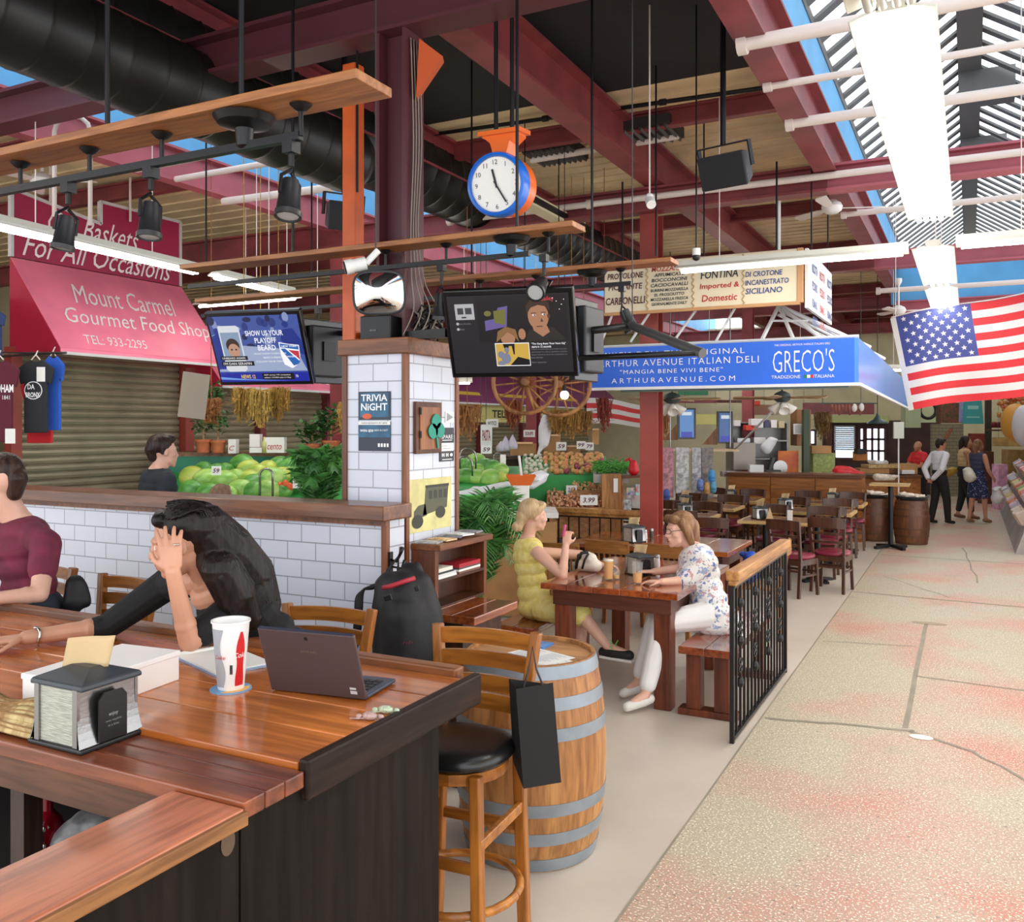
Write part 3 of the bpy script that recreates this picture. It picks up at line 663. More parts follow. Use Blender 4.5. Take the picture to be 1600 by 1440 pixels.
def truck(t, O, w, h):
 ol = M('olive_print', (84, 84, 62), .5); bk = M('olive_dark', (50, 50, 40), .5)
 mb = MB(); mb.poly([(.3 * w, .3 * h), (.88 * w, .4 * h), (.92 * w, .82 * h), (.38 * w, .86 * h), (.36 * w, .76 * h), (.34 * w, .5 * h)], O, EY, EZ, .001)
 mb.poly([(.1 * w, .22 * h), (.4 * w, .3 * h), (.36 * w, .52 * h), (.2 * w, .5 * h), (.1 * w, .4 * h)], O, EY, EZ, .001); mb.build('truck_print', ol, t)
 mb = MB()
 for x, y, r in ((.18, .2, .13), (.72, .32, .12)): mb.disc((x * w, y * h), r * w, r * h, O, EY, EZ, .002, 16)
 for x in (.44, .56, .68, .8): mb.rect(x * w, .6 * h, (x + .08) * w, .76 * h, O, EY, EZ, .002)
 mb.rect(.36 * w, .82 * h, .93 * w, .87 * h, O, EY, EZ, .002); mb.build('dark_print', bk, t)
sign_side('pale yellow picture of an old delivery truck leaning on the pillar above the bookshelf', 638, 750, 704, 834, X1, M('yellowed_print', (214, 206, 140), .5, var=.06, scale=8), truck, 'picture', 'picture')
# counter, hutch with books behind the backpack
CW = wood('counter_varnish', (190, 104, 52), (130, 64, 30), 'Y', 6, .15, coat=.8)
DW = wood('hutch_wood', (92, 50, 28), (62, 33, 20), 'Z', 6, .4)
ct = thing('side_counter', 'glossy wooden side counter behind the black backpack', 'counter', (-2.6, 4.4, 0))
mb = MB()
for i in range(3): mb.b2((-2.75 + .14 * i, 4.13, .89), (-2.75 + .14 * i + .138, 4.64, .935))
mb.build('top', CW, ct, bevel=.006)
mb = MB(); mb.b2((-2.75, 4.16, 0), (-2.42, 4.6, .89)); mb.build('base', DW, ct)
hu = thing('bookshelf', 'dark wooden shelf of books standing against the pillar', 'bookshelf', (-2.69, 4.47, .935))
mb = MB(); mb.b2((-2.775, 4.19, 1.26), (-2.58, 4.8, 1.295)); mb.build('top', wood('hutch_top', (160, 96, 50), (112, 62, 32), 'Y', 6, .3), hu, bevel=.005)
for y_ in (4.2, 4.755): mb = MB(); mb.b2((-2.775, y_, .936), (-2.62, y_ + .035, 1.26)); mb.build('side', wood('hutch_side', (128, 72, 40), (92, 50, 28), 'Z', 6, .4), hu)
mb = MB(); mb.b2((-2.775, 4.235, .936), (-2.755, 4.755, 1.26)); mb.build('back', DW, hu)
for z in (1.09, .94): mb = MB(); mb.b2((-2.755, 4.236, z - .012), (-2.62, 4.754, z + .004)); mb.build('shelf', DW, hu)
bk = [(4.27, .1, .02, (60, 66, 60), 'dark green'), (4.275, .12, .012, (226, 224, 214), 'white'), (4.28, .13, .01, (232, 230, 222), 'cream'), (4.48, .15, .012, (238, 236, 230), 'white'), (4.5, .16, .018, (170, 30, 44), 'crimson')]
z0 = {4.27: 1.094}
zz = 1.094
for i, (y, d, th, c, cn) in enumerate([(4.25, .2, .012, (236, 236, 232), 'white thin'), (4.252, .19, .014, (214, 216, 214), 'pale grey'), (4.25, .17, .012, (50, 58, 54), 'dark green'), (4.255, .15, .02, (222, 222, 206), 'cream')]):
 mb = MB(); mb.b2((-2.745, y, zz), (-2.63, y + d, zz + th)); one('book', '%s book in the left pile on the dark bookshelf' % cn, 'book', mb, M('book_' + cn, c, .6), (-2.69, y, zz), 'books on the shelf'); zz += th
zz = 1.094
for cn, th, c in (('brown', .012, (120, 84, 66)), ('white spined', .012, (236, 232, 226)), ('dark grey', .01, (80, 76, 74)), ('crimson', .022, (172, 30, 46))):
 mb = MB(); mb.b2((-2.745, 4.47, zz), (-2.625, 4.72, zz + th)); one('book', '%s book in the right pile on the dark bookshelf' % cn, 'book', mb, M('book_' + cn, c, .5), (-2.69, 4.47, zz), 'books on the shelf'); zz += th
for i, (y, x, rz, c, lab) in enumerate(((4.26, -2.70, .2, (150, 150, 150), 'grey magazine nearest the pillar corner'), (4.37, -2.68, -.1, (196, 160, 110), 'magazine with a tan cover'), (4.48, -2.69, .35, (90, 92, 104), 'dark magazine in the middle'), (4.57, -2.68, -.2, (206, 206, 216), 'pale folded newspaper'), (4.68, -2.68, .1, (110, 110, 116), 'dark grey magazine at the far end'))):
 mb = MB(); mb.box((x, y, 1.3 + .004 * i), (.14, .1, .008), (0, 0, rz)); mb.box((x, y, 1.306 + .004 * i), (.08, .05, .003), (0, 0, rz)); one('magazine', lab + ' on top of the bookshelf', 'magazine', mb, M('mag%d' % i, c, .45, rgb2=[min(255, k + 50) for k in c], scale=30), (x, y, 1.295), 'magazines on the bookshelf')
# backpack on its hook
hk = at(613, 868, X=-2.73); t = thing('coat_hook', 'black double coat hook on the end of the tiled wall', 'hook', hk)
mb = MB(); mb.b2(hk + Vector((-.015, -.015, -.1)), hk + Vector((-.005, .015, .02))); mb.build('plate', BLACKM, t)
mb = MB(); mb.tube([hk + Vector((-.01, 0, -.02)), hk + Vector((.03, -.005, -.03)), hk + Vector((.06, -.01, .02)), hk + Vector((.07, -.01, .05))], [.007, .007, .009, .014], 8)
mb.tube([hk + Vector((-.01, .01, -.06)), hk + Vector((.03, .04, -.07)), hk + Vector((.04, .06, -.03))], [.006, .006, .011], 8); mb.build('hooks', BLACKM, t, smooth=True)
BPK = M('backpack_nylon', (20, 20, 23), .6, var=.25, scale=14, bump=.5, bscale=11)
bp = thing('backpack', 'black backpack with a red zip hanging from the hook on the wall end', 'backpack', at(640, 1050, t=4.55))
def W3(u, v, t): return at(u, v, t=t)
mb = MB()
mb.chain([W3(640, 1040, 4.55), W3(636, 960, 4.58), W3(632, 922, 4.6)], [.155, .15, .11], 14); mb.chain([W3(612, 1030, 4.6), W3(610, 950, 4.62), W3(610, 915, 4.63)], [.1, .1, .08], 12)
mb.chain([W3(664, 1040, 4.56), W3(662, 960, 4.58), W3(655, 915, 4.6)], [.11, .1, .075], 12); mb.chain([W3(600, 915, 4.64), W3(648, 905, 4.62)], [.055, .06], 12); mb.chain([W3(636, 888, 4.66), W3(650, 888, 4.66), W3(648, 905, 4.64)], [.035, .04, .06], 10)
blob('bag_body', mb, BPK, bp, .014, 8)
mb = MB(); mb.tube([W3(598, 918, 4.47), W3(612, 915, 4.46), W3(632, 908, 4.47), W3(648, 903, 4.5)], .012, 8); mb.build('zip', M('red_zip', (176, 40, 56), .5), bp, smooth=True)
_sp = spline([W3(610, 905, 4.66), W3(590, 915, 4.66), W3(572, 918, 4.66), W3(562, 930, 4.66), W3(560, 960, 4.66), W3(556, 1000, 4.68), W3(545, 1035, 4.72)], 6); mb = MB(); mb.grid(lambda a, b: _sp[round(a * (len(_sp) - 1))] + (RT * .5 + EZ * .5 * (1 - a)) * (b - .5) * .09, len(_sp) - 1, 2); mb.build('shoulder_strap', BPK, bp, smooth=True, solid=.012)
mb = MB(); mb.tube([W3(596, 920, 4.6), W3(606, 890, 4.66), hk + Vector((.045, -.008, .0)), W3(622, 890, 4.66), W3(632, 900, 4.62)], .008, 8); mb.build('hang_loop', BPK, bp, smooth=True)
mb = MB(); mb.bar(W3(600, 935, 4.44), W3(612, 932, 4.43), .03, .012, FW); mb.bar(W3(648, 920, 4.46), W3(655, 918, 4.46), .025, .012, FW); mb.build('buckle', BLACK, bp, bevel=.004)
mb = MB(); mb.text('nb', W3(637, 1003, 4.385), RT, EZ, .05, .018, off=.002, shear=.3); mb.build('logo', M('dull_red', (110, 54, 56), .6), bp)
# ------------------------------------------------------------------ bar stools
SW = wood('stool_wood', (196, 124, 44), (150, 88, 30), 'Z', 5, .35, coat=.2)
SWX = wood('stool_wood_x', (196, 124, 44), (150, 88, 30), 'X', 5, .35, coat=.2)
VINYL = M('black_vinyl', (22, 22, 24), .28, bump=.04, bscale=25)
def bar_stool(name, label):
 t = thing(name, label, 'bar stool')         # faces -Y
 mb = MB()
 n = 24; prof = ((.5, -.0), (.92, .004), (1, .02), (.99, .045), (.9, .066), (.6, .078), (.02, .082))
 vs = []
 for k, z in prof:
  for j in range(n):
   a = 2 * PI * j / n; c, s_ = math.cos(a), math.sin(a)
   vs.append((k * .215 * math.copysign(abs(c) ** .75, c), k * .205 * math.copysign(abs(s_) ** .75, s_) , .73 + z))
 fs = [(i * n + j, i * n + (j + 1) % n, (i + 1) * n + (j + 1) % n, (i + 1) * n + j) for i in range(len(prof) - 1) for j in range(n)] + [tuple(range(n - 1, -1, -1)), tuple(range(6 * n, 7 * n))]
 mb.add(vs, fs); mb.build('seat', VINYL, t, False, True, sub=1)
 mb = MB(); mb.lathe([(.15, .69), (.19, .69), (.195, .732), (.15, .732)], 20); mb.build('seat_frame', SWX, t, False)
 for sx in (-1, 1):
  mb = MB(); mb.bar((sx * .15, -.15, .73), (sx * .185, -.2, 0), .042, .042, EX); mb.build('leg', SW, t, False, bevel=.006)
  mb = MB(); mb.bar((sx * .165, .2, .73), (sx * .19, .2, 0), .042, .045, EX); mb.bar((sx * .165, .2, .72), (sx * .215, .26, 1.15), .042, .04, EX); mb.build('leg', SW, t, False, bevel=.006)
 for i, z in enumerate((1.105, 1.02, .93, .86)):
  mb = MB(); k = (z - .72) / .43; y = .2 + .06 * k; x = .165 + .05 * k
  mb.grid(lambda a, b, z=z, y=y, x=x: Vector(((a * 2 - 1) * x, y + .02 * (1 - (2 * a - 1) ** 2), z + (b - .5) * .062 + .008 * (1 - (2 * a - 1) ** 2))), 10, 1)
  mb.build('back_rail', SWX, t, False, solid=.018, smooth=False)
 mb = MB(); mb.bar((-.175, -.18, .42), (.175, -.18, .42), .022, .04, EZ); mb.bar((-.18, .2, .42), (.18, .2, .42), .022, .04, EZ)
 for sx in (-1, 1): mb.bar((sx * .172, -.18, .5), (sx * .178, .2, .5), .022, .04, EZ)
 mb.build('stretcher', SWX, t, False, bevel=.004)
 mb = MB(); pts = [(.235 * math.cos(a), .235 * math.sin(a) - .0, .26) for a in [2 * PI * i / 24 for i in range(25)]]; mb.tube(pts, .016, 8, cap=False); mb.build('footrest_ring', SWX, t, False, True)
 return t
s1 = bar_stool('bar_stool', 'wooden bar stool at the bar corner with a black paper bag on its back'); s1.location = (-1.69, 2.86, 0); s1.rotation_euler = (0, 0, R(4))
dup(s1, (-2.5, 2.92, 0), R(8), 'wooden bar stool behind the laptop, mostly hidden by the dark haired woman')
dup(s1, (-4.0, 3.06, 0), R(-3), 'empty wooden bar stool with a black strap bag hung on its back')
dup(s1, (-4.72, 3.12, 0), R(0), 'bar stool the person in the maroon shirt sits on')
# strap bag on the empty stool
mb = MB(); mb.chain([at(118, 912, t=4.62), at(116, 940, t=4.6), at(108, 962, t=4.6)], [.05, .055, .035], 10); mb.chain([at(128, 915, t=4.62), at(133, 940, t=4.62)], [.03, .035], 8)
tag(blob('shoulder_bag', mb, BPK, None, .012, 5, at(116, 940, t=4.6)), 'small black strap bag hanging over the back of the empty stool', 'bag')
# black paper bag on the near stool
bg = thing('paper_bag', 'black paper shopping bag hanging from the back of the near bar stool', 'bag', at(840, 1230, t=3.27))
tb = 3.24
def pb(u, v, t): return at(u, v, t=t)
mb = MB(); f = [pb(806, 1076, tb), pb(864, 1066, tb + .02), pb(877, 1222, tb), pb(818, 1232, tb - .02)]; bck = [pb(795, 1060, tb + .07), pb(855, 1068, tb + .11), pb(874, 1218, tb + .1), pb(802, 1190, tb + .1)]
mb.add(f + bck, [(0, 3, 2, 1), (4, 5, 6, 7), (0, 4, 7, 3), (1, 2, 6, 5), (3, 7, 6, 2)]); mb.build('bag_body', M('black_paper', (20, 18, 18), .75, bump=.2, bscale=12), bg)
mb = MB(); mb.tube([pb(818, 1074, tb), pb(826, 1045, tb - .01), pb(832, 1010, tb + .02), pb(838, 1045, tb), pb(848, 1070, tb)], .004, 6); mb.build('handle', M('cord_grey', (60, 56, 58), .7), bg, smooth=True)
# ------------------------------------------------------------------ barrel with menus
STAVE = wood('barrel_oak', (206, 152, 92), (160, 104, 56), 'Z', 7, .5, bump=.1)
HOOP = M('hoop_zinc', (140, 150, 158), .42, metal=.35, var=.06, scale=6)
def barrel(name, label, loc, r0=.3, r1=.352, h=.9, hoops=(.0, .13, .27, .60, .74, .9), wm=STAVE, hm=HOOP, hw_=.05, n=40):
 t = thing(name, label, 'barrel', loc)
 def rad(z): k = (z / h - .5) * 2; return r1 - (r1 - r0) * k * k
 mb = MB(); prof = [(.02, 0), (r0 - .03, 0)] + [(rad(h * i / 14), h * i / 14) for i in range(15)] + [(r0 - .018, h), (r0 - .02, h - .025), (.02, h - .025)]
 mb.lathe(prof, n); mb.build('staves', wm, t, False, True, auto=35)
 for z in hoops:
  a = max(.002, min(z, h - hw_ - .004)); mb = MB()
  if a > h / 2 and False: pass
  mb.lathe([(rad(a) - .01, a), (rad(a) + .004, a), (rad(a + hw_) + .004, a + hw_), (rad(a + hw_) - .01, a + hw_)], n, cap=False); mb.build('hoop', hm, t, False, True, auto=35)
 return t
bx, by = -1.835, 3.79
wb = barrel('barrel', 'oak wine barrel with grey hoops standing beside the near bar stool', (bx, by, 0), hoops=(.005, .125, .255, .58, .71, .85), hw_=.055)
mb = MB(); mb.lathe([(.004, .876), (.279, .876), (.279, .884), (.004, .884)], 40, (bx, by, 0)); mb.build('head', wood('barrel_head', (196, 146, 92), (160, 110, 62), 'X', 6, .45), wb)
t = thing('menu', 'blue folded menu lying on the barrel', 'menu', (-1.98, 3.88, .885))
mb = MB(); mb.box((-1.97, 3.93, .89), (.33, .11, .01), (0, 0, -.05)); mb.build('cover', M('menu_blue', (52, 112, 190), .3, rgb2=(80, 140, 210), scale=20), t)
mb = MB(); mb.text('ARTHUR AVENUE', (-1.97, 3.94, .895), (1, -.05, 0), (.05, 1, 0), .16, .025, off=.0008); mb.build('lettering', WHITEINK, t)
for i, (x, y, rz, lab) in enumerate(((-1.74, 3.7, -.5, 'white printed menu sheet on the barrel, lower one'), (-1.77, 3.74, -.35, 'white printed menu sheet on top of the other sheet on the barrel'))):
 t = thing('menu', lab, 'menu', (x, y, .885 + .002 * i)); mb = MB(); mb.box((x, y, .886 + .003 * i), (.28, .19, .002), (0, 0, rz)); mb.build('sheet', PAPER, t)
 mb = MB(); c, s_ = Vector((math.cos(rz), math.sin(rz), 0)), Vector((-math.sin(rz), math.cos(rz), 0))
 for k in range(9):
  for q in (-1, 1): mb.rect(-.055, -.004, .045 - .015 * (k % 3), -.001, Vector((x, y, .8872 + .003 * i)) + c * .065 * q + s_ * (.07 - .017 * k), c, s_, .0006)
 mb.build('print', M('ink_blue_grey', (110, 130, 170), .5), t)
# ------------------------------------------------------------------ things on and under the bar
GL = M('clear_glass', (235, 240, 240), .05, alpha=.1)
zt = 1.09
# napkin dispenser
NAP = M('napkin_paper', (206, 178, 134), .8, bump=.15, bscale=40)
def napkin_dispenser(label, loc, s=1.0, rz=0, big=True, group=None):
 t = thing('napkin_dispenser', label, 'napkin dispenser', loc, rz, group); t.scale = (s, s, s)
 a, b = .1, .092
 mb = MB(); mb.b2((-a - .012, -b - .012, 0), (a + .012, b + .012, .014)); mb.build('base', BLACK, t, False, bevel=.005)
 mb = MB(); mb.b2((-a * .82, -b, .014), (a * .82, b, .165)); mb.build('napkin_stack', M('napkin_edge', (176, 174, 160), .8, var=.12, scale=30, stretch=(1, 1, 12), bump=.4, bscale=40), t, False)
 mb = MB()
 for sx in (-1, 1):
  mb = MB(); mb.grid(lambda u, v, sx=sx: Vector((sx * (a * .84 + .018 * (1 - v) ** 3), (u - .5) * 2 * (b + .004 + .006 * (1 - v) ** 3), .014 + .152 * v)), 1, 8)
  for sy in (-1, 1): mb.b2((sx * a * .7, sy * (b - .002), .014), (sx * a * .87, sy * (b + .006), .168))
  mb.build('chrome_side', STEEL, t, False, solid=.002)
 mb = MB(); mb.prism([(-.045, .016), (.045, .016), (.045, .13), (.03, .148), (-.03, .148), (-.045, .13)], (a * .86 + .017, 0, 0), EY, EZ, .005); mb.build('front_plate', BLACK, t, False)
 if big:
  mb = MB(); O = (a * .86 + .022, 0, 0)
  mb.text('enjoy', (O[0], 0, .085), EY, EZ, .03, .012, off=.001, bold=.02); mb.text('one napkin', (O[0], 0, .068), EY, EZ, .05, .007, off=.001); mb.text('at a time', (O[0], 0, .056), EY, EZ, .035, .006, off=.001); mb.build('lettering', M('plate_grey', (150, 150, 150), .5), t, False)
 mb = MB(); mb.add([(-a - .008, -b - .008, .165), (a + .008, -b - .008, .165), (a + .008, b + .008, .165), (-a - .008, b + .008, .165), (-a - .006, -b - .006, .18), (a + .006, -b - .006, .18), (a + .006, b + .006, .18), (-a - .006, b + .006, .18), (-.04, -.02, .208), (.04, -.02, .208), (.04, .02, .208), (-.04, .02, .208)],
  [(3, 2, 1, 0), (0, 1, 5, 4), (1, 2, 6, 5), (2, 3, 7, 6), (3, 0, 4, 7), (4, 5, 9, 8), (5, 6, 10, 9), (6, 7, 11, 10), (7, 4, 8, 11), (8, 9, 10, 11)]); mb.build('lid', M('lid_dark', (52, 58, 64), .42), t, False, bevel=.006)
 mb = MB(); mb.grid(lambda u, v: Vector(((u - .5) * .12 + .01 * v, (u - .5) * .07 + .014 * math.sin(u * 5) * (1 - .3 * v) + .012 * v, .195 + .085 * v + .008 * u)), 10, 6); mb.build('napkin', NAP, t, False, True, solid=.003)
 return t
nd = napkin_dispenser('large black and chrome napkin dispenser in the foreground on the bar', (-2.21, 1.7, 1.073))
# woven bark basket
bk = thing('basket', 'woven split-wood basket lying at the left edge of the bar', 'basket', (-2.6, 1.66, 1.073))
mb = MB()
def bark(u, v):
 x = -3.1 + .76 * u; a = PI * (.02 + .96 * v); r = .062 + .014 * math.sin(u * 14 + 1) * math.sin(a) + .003 * math.sin(v * 60)
 return Vector((x + .03 * math.cos(a), 1.685 - r * 1.25 * math.cos(a), 1.078 + r * math.sin(a)))
mb.grid(bark, 48, 40); mb.build('woven_shell', M('woven_bark', (206, 184, 130), .75, rgb2=(150, 112, 66), scale=26, stretch=(1, .3, .3), bump=.5, bscale=50), bk, smooth=True, solid=.006)
mb = MB()
for k in range(15):
 v = .06 + .88 * k / 14; mb.tube([bark(u / 20, v) + Vector((0, 0, .003)) for u in range(21)], .0035, 5)
mb.build('weave', M('bark_strip', (150, 112, 66), .7), bk, smooth=True)
# white carton
cx, cy, rz = -2.49, 1.98, .1
t = thing('carton', 'flat white takeaway carton behind the napkin dispenser on the bar', 'box', (cx, cy, zt), rz)
mb = MB(); mb.b2((-.125, -.2, 0), (.125, .2, .088)); mb.build('tray', M('carton_white', (240, 236, 232), .55), t, False, bevel=.003)
mb = MB(); mb.b2((-.128, -.203, .082), (.128, .203, .1)); mb.build('lid', M('carton_lid', (244, 242, 240), .5), t, False, bevel=.003)
# notebook
t = thing('notebook', 'open white notepad under the elbow beside the soda cup', 'notebook', (-2.42, 2.43, zt), -.35)
mb = MB(); mb.b2((-.17, -.11, 0), (.17, .11, .006)); mb.build('cover', M('pad_blue', (150, 176, 206), .5), t, False)
mb = MB(); mb.b2((-.165, -.105, .006), (.16, .108, .012)); mb.build('pages', PAPER, t, False)
mb = MB(); mb.tube([(-.165, -.1, .012), (-.165, .1, .012)], .01, 8); mb.build('roll', PAPER, t, False, True)
# soda cup and coaster
c0 = Vector((-2.15, 2.19, zt))
t = thing('coaster', 'round blue and orange coaster under the soda cup', 'coaster', c0); mb = MB(); mb.lathe([(.002, 0), (.066, 0), (.066, .004), (.002, .004)], 32); mb.build('card', M('coaster_a', (120, 170, 214), .5), t, False)
mb = MB(); mb.poly([(.06 * math.cos(a), .06 * math.sin(a)) for a in [(-1.4 + 2.4 * i / 12) for i in range(13)]], (0, 0, .0045), EX, EY); mb.build('print', M('coaster_b', (240, 186, 110), .5), t, False)
cup = thing('soda_cup', 'tall paper soda cup with grey and red bottle pictures on a coaster', 'cup', c0 + EZ * .005)
ch = .215
def cr(z): return .042 + .017 * z / ch
mb = MB(); mb.lathe([(.002, 0), (.041, 0), (cr(.004), .004), (cr(ch), ch), (cr(ch) + .004, ch + .001), (cr(ch) + .004, ch + .007), (cr(ch) - .002, ch + .006), (cr(ch) - .004, ch - .004), (.04, .01), (.002, .01)], 36); mb.build('cup_body', M('cup_white', (240, 240, 238), .4), cup, False, True, auto=35)
def cup_patch(name, m, a0, fn, z0, z1, off=.0012):
 mb = MB(); mb.grid(lambda u, v: Vector(((cr(z0 + (z1 - z0) * v) + off) * math.cos(a0 + fn(v)[0] + (fn(v)[1] - fn(v)[0]) * u), (cr(z0 + (z1 - z0) * v) + off) * math.sin(a0 + fn(v)[0] + (fn(v)[1] - fn(v)[0]) * u), z0 + (z1 - z0) * v)), 10, 22); return mb.build(name, m, cup, False, True)
ang = math.atan2(-c0.y, -c0.x)          # direction from the cup to the camera
cup_patch('silver_print', M('cup_silver', (168, 172, 178), .35), ang, lambda v: (-1.3, -.52 + .16 * math.sin(v * 7)), .012, .2)
bw = lambda v: .30 + .05 * math.sin(v * 9 + 1) - (.2 * max(0, (v - .62) / .38))
cup_patch('bottle_print', M('cup_red', (206, 34, 34), .4), ang, lambda v: (.62 - bw(v), .62 + bw(v)), .015, .19)
def curl_text(s, a0, z, h, m, nm):
 vs, fs, x0, x1, y0, y1 = text_geo(s, .3); k = h / (y1 - y0); mb = MB()
 mb.add([Vector(((cr(z) + .0028) * math.cos(a0 + (v.x - (x0 + x1) / 2) * k / cr(z)), (cr(z) + .0028) * math.sin(a0 + (v.x - (x0 + x1) / 2) * k / cr(z)), z + (v.y - (y0 + y1) / 2) * k)) for v in vs], fs); return mb.build(nm, m, cup, False)
curl_text('Coke', ang + .6, .115, .016, WHITEINK, 'lettering'); curl_text('Coke', ang - .72, .11, .013, RED, 'lettering')
mb = MB(); mb.mi = 0
for k in range(6): a = ang - .06 + k * .03; r = cr(.07) + .0016; mb.bar((r * math.cos(a), r * math.sin(a), .055), (r * math.cos(a), r * math.sin(a), .085), .0012, .0006, (math.cos(a), math.sin(a), 0))
mb.build('barcode', INK, cup, False)
# laptop seen from behind
t = thing('laptop', 'bronze coloured tablet laptop with its back to the camera on the bar', 'laptop', (-1.85, 2.27, zt), math.atan2(.05, .35))
LB = M('laptop_bronze', (84, 70, 70), .4, metal=.2); LD = M('laptop_blue_edge', (70, 76, 96), .35, metal=.5)
mb = MB(); mb.b2((-.172, 0, .004), (.172, .2, .016)); mb.build('keyboard_base', LD, t, False, bevel=.004)
mb = MB();
for r in range(4):
 for c in range(13): mb.b2((-.155 + c * .0235, .05 + r * .028, .016), (-.155 + c * .0235 + .019, .05 + r * .028 + .023, .0185))
mb.build('keys', BLACK, t, False)
E3 = Matrix.Rotation(R(-20), 3, 'X').inverted()
lean = Matrix.Rotation(R(20), 3, 'X')
mb = MB(); mb.box(lean @ Vector((0, -.003, .122)) , (.345, .012, .232), lean); mb.build('screen_back', LB, t, False, bevel=.005, seg=3)
mb = MB(); mb.box(lean @ Vector((0, -.003, .237)), (.335, .010, .006), lean); mb.build('top_edge', LD, t, False)
Xl, Zl = EX, lean @ EZ
fc = lean @ Vector((0, -.0095, .122))
mb = MB(); mb.text('SAMSUNG', fc + Zl * .045 + Xl * 0.0, Xl, Zl, .055, .009, off=.0006); mb.build('lettering', M('logo_grey', (140, 128, 120), .3, metal=.5), t, False)
mb = MB(); mb.disc((0, 0), .006, .006, fc + Zl * .092 + Xl * .0, Xl, Zl, .001); mb.build('camera_lens', BLACK, t, False)
mb = MB(); mb.rect(-.012, -.006, .012, .006, fc - Zl * .09 + Xl * .135, Xl, Zl, .0008); mb.rect(-.012, .01, .01, .018, fc - Zl * .09 + Xl * .135, Xl, Zl, .0008); mb.build('sticker', M('sticker', (196, 196, 196), .5), t, False)
# wrappers
for u, v, c, lab in ((578, 1118, (222, 188, 182), 'crumpled pinkish clear wrapper beside the laptop'), (603, 1108, (222, 240, 206), 'crumpled pale green wrapper beside the laptop')):
 p = at(u, v, z=zt + .012); mb = MB()
 mb.ell(p, (.026, .018, .012), None, 9, 6); mb.ell(p + Vector((.03, .012, -.002)), (.012, .006, .008), None, 7, 5); mb.ell(p + Vector((-.03, -.012, -.002)), (.012, .006, .008), None, 7, 5); mb.bar(p + Vector((-.05, -.03, -.006)), p + Vector((.04, .02, -.006)), .006, .004)
 one('wrapper', lab, 'wrapper', mb, M('wrap%d' % u, c, .15, trans=.3, bump=.8, bscale=90), p, smooth=True)
# red bottle and handbag below the bar
p = Vector((at(75, 1300, Y=1.86).x, 1.86, .52)); t = thing('bottle', 'dark red glass bottle on the shelf under the bar', 'bottle', p)
mb = MB(); mb.lathe([(.002, 0), (.05, 0), (.053, .01), (.053, .16), (.04, .19), (.017, .215), (.016, .26), (.002, .26)], 20); mb.build('glass', M('red_glass', (150, 14, 34), .1, trans=.4), t, False, True, auto=40)
mb = MB(); mb.lathe([(.002, .26), (.018, .26), (.018, .285), (.002, .285)], 14); mb.build('cap', M('cap_red', (120, 20, 30), .3), t, False)
p = Vector((at(145, 1300, Y=1.9).x, 1.9, .52)); t = thing('handbag', 'grey leather handbag with a chain on the shelf under the bar', 'bag', p)
mb = MB(); mb.chain([p + Vector((-.05, 0, .1)), p + Vector((.1, 0, .1))], [.1, .1], 12); mb.chain([p + Vector((-.02, 0, .16)), p + Vector((.06, .0, .19))], [.07, .05], 12); blob('bag_body', mb, M('grey_leather', (112, 112, 112), .35, var=.25, scale=14, bump=.3, bscale=20), t, .012, 4)
mb = MB()
for k in range(9): mb.ell(p + Vector((-.12 + .01 * math.sin(k * 2), -.09, .2 - .018 * k)), (.009, .006, .011), None, 8, 5)
mb.build('chain', M('chain_silver', (214, 210, 200), .2, metal=1), t, smooth=True)
# ------------------------------------------------------------------ rustic tables and benches by the railing
RUST = wood('rustic_top', (182, 92, 44), (128, 56, 24), 'Y', 5, .14, coat=.9)
RUSTX = wood('rustic_top_x', (196, 116, 56), (146, 78, 34), 'X', 5, .16, coat=.8)
LEGW = wood('rustic_leg', (136, 66, 36), (92, 42, 22), 'Z', 6, .4)
APRW = wood('rustic_apron', (104, 54, 34), (70, 34, 22), 'X', 6, .45)
def rustic_table(name, label, x0, x1, y0, y1, z, m):
 t = thing(name, label, 'table', ((x0 + x1) / 2, (y0 + y1) / 2, 0)); n = 5; mb = MB(); w = (x1 - x0) / n
 for i in range(n): mb.b2((x0 + i * w + .001, y0, z - .045), (x0 + (i + 1) * w - .001, y1, z))
 mb.build('tabletop', m, t, bevel=.006)
 mb = MB(); a = .07; mb.b2((x0 + a, y0 + a, z - .16), (x1 - a, y0 + a + .04, z - .045)); mb.b2((x0 + a, y1 - a - .04, z - .16), (x1 - a, y1 - a, z - .045)); mb.b2((x0 + a, y0 + a + .041, z - .16), (x0 + a + .04, y1 - a - .041, z - .045)); mb.b2((x1 - a - .04, y0 + a + .041, z - .16), (x1 - a, y1 - a - .041, z - .045)); mb.build('apron', APRW, t)
 for x in (x0 + .137, x1 - .137):
  for y in (y0 + .145, y1 - .145): mb = MB(); mb.b2((x - .06, y - .06, 0), (x + .06, y + .06, z - .045)); mb.build('leg', LEGW, t, bevel=.006)
 return t
rustic_table('rustic_table', 'rustic varnished plank table where the two women sit', -2.76, -1.74, 5.85, 7.3, .82, RUST)
rustic_table('rustic_table', 'second varnished wooden table behind the seated women', -3.55, -1.95, 8.13, 9.15, .8, RUSTX)
def bench(name, label, x0, x1, y0, y1, z):
 t = thing(name, label, 'bench', ((x0 + x1) / 2, (y0 + y1) / 2, 0)); w = (x1 - x0) / 2
 mb = MB()
 for i in range(2): mb.b2((x0 + i * w + .001, y0, z - .05), (x0 + (i + 1) * w - .001, y1, z))
 mb.build('seat', RUST, t, bevel=.006)
 for y in (y0 + .12, y1 - .12):
  for x in (x0 + .085, x1 - .085): mb = MB(); mb.b2((x - .05, y - .05, .045), (x + .05, y + .05, z - .05)); mb.build('leg', LEGW, t, bevel=.005)
  mb = MB(); mb.b2((x0 - .02, y - .06, 0), (x1 + .02, y + .06, .045)); mb.build('foot', LEGW, t, bevel=.005)
 return t
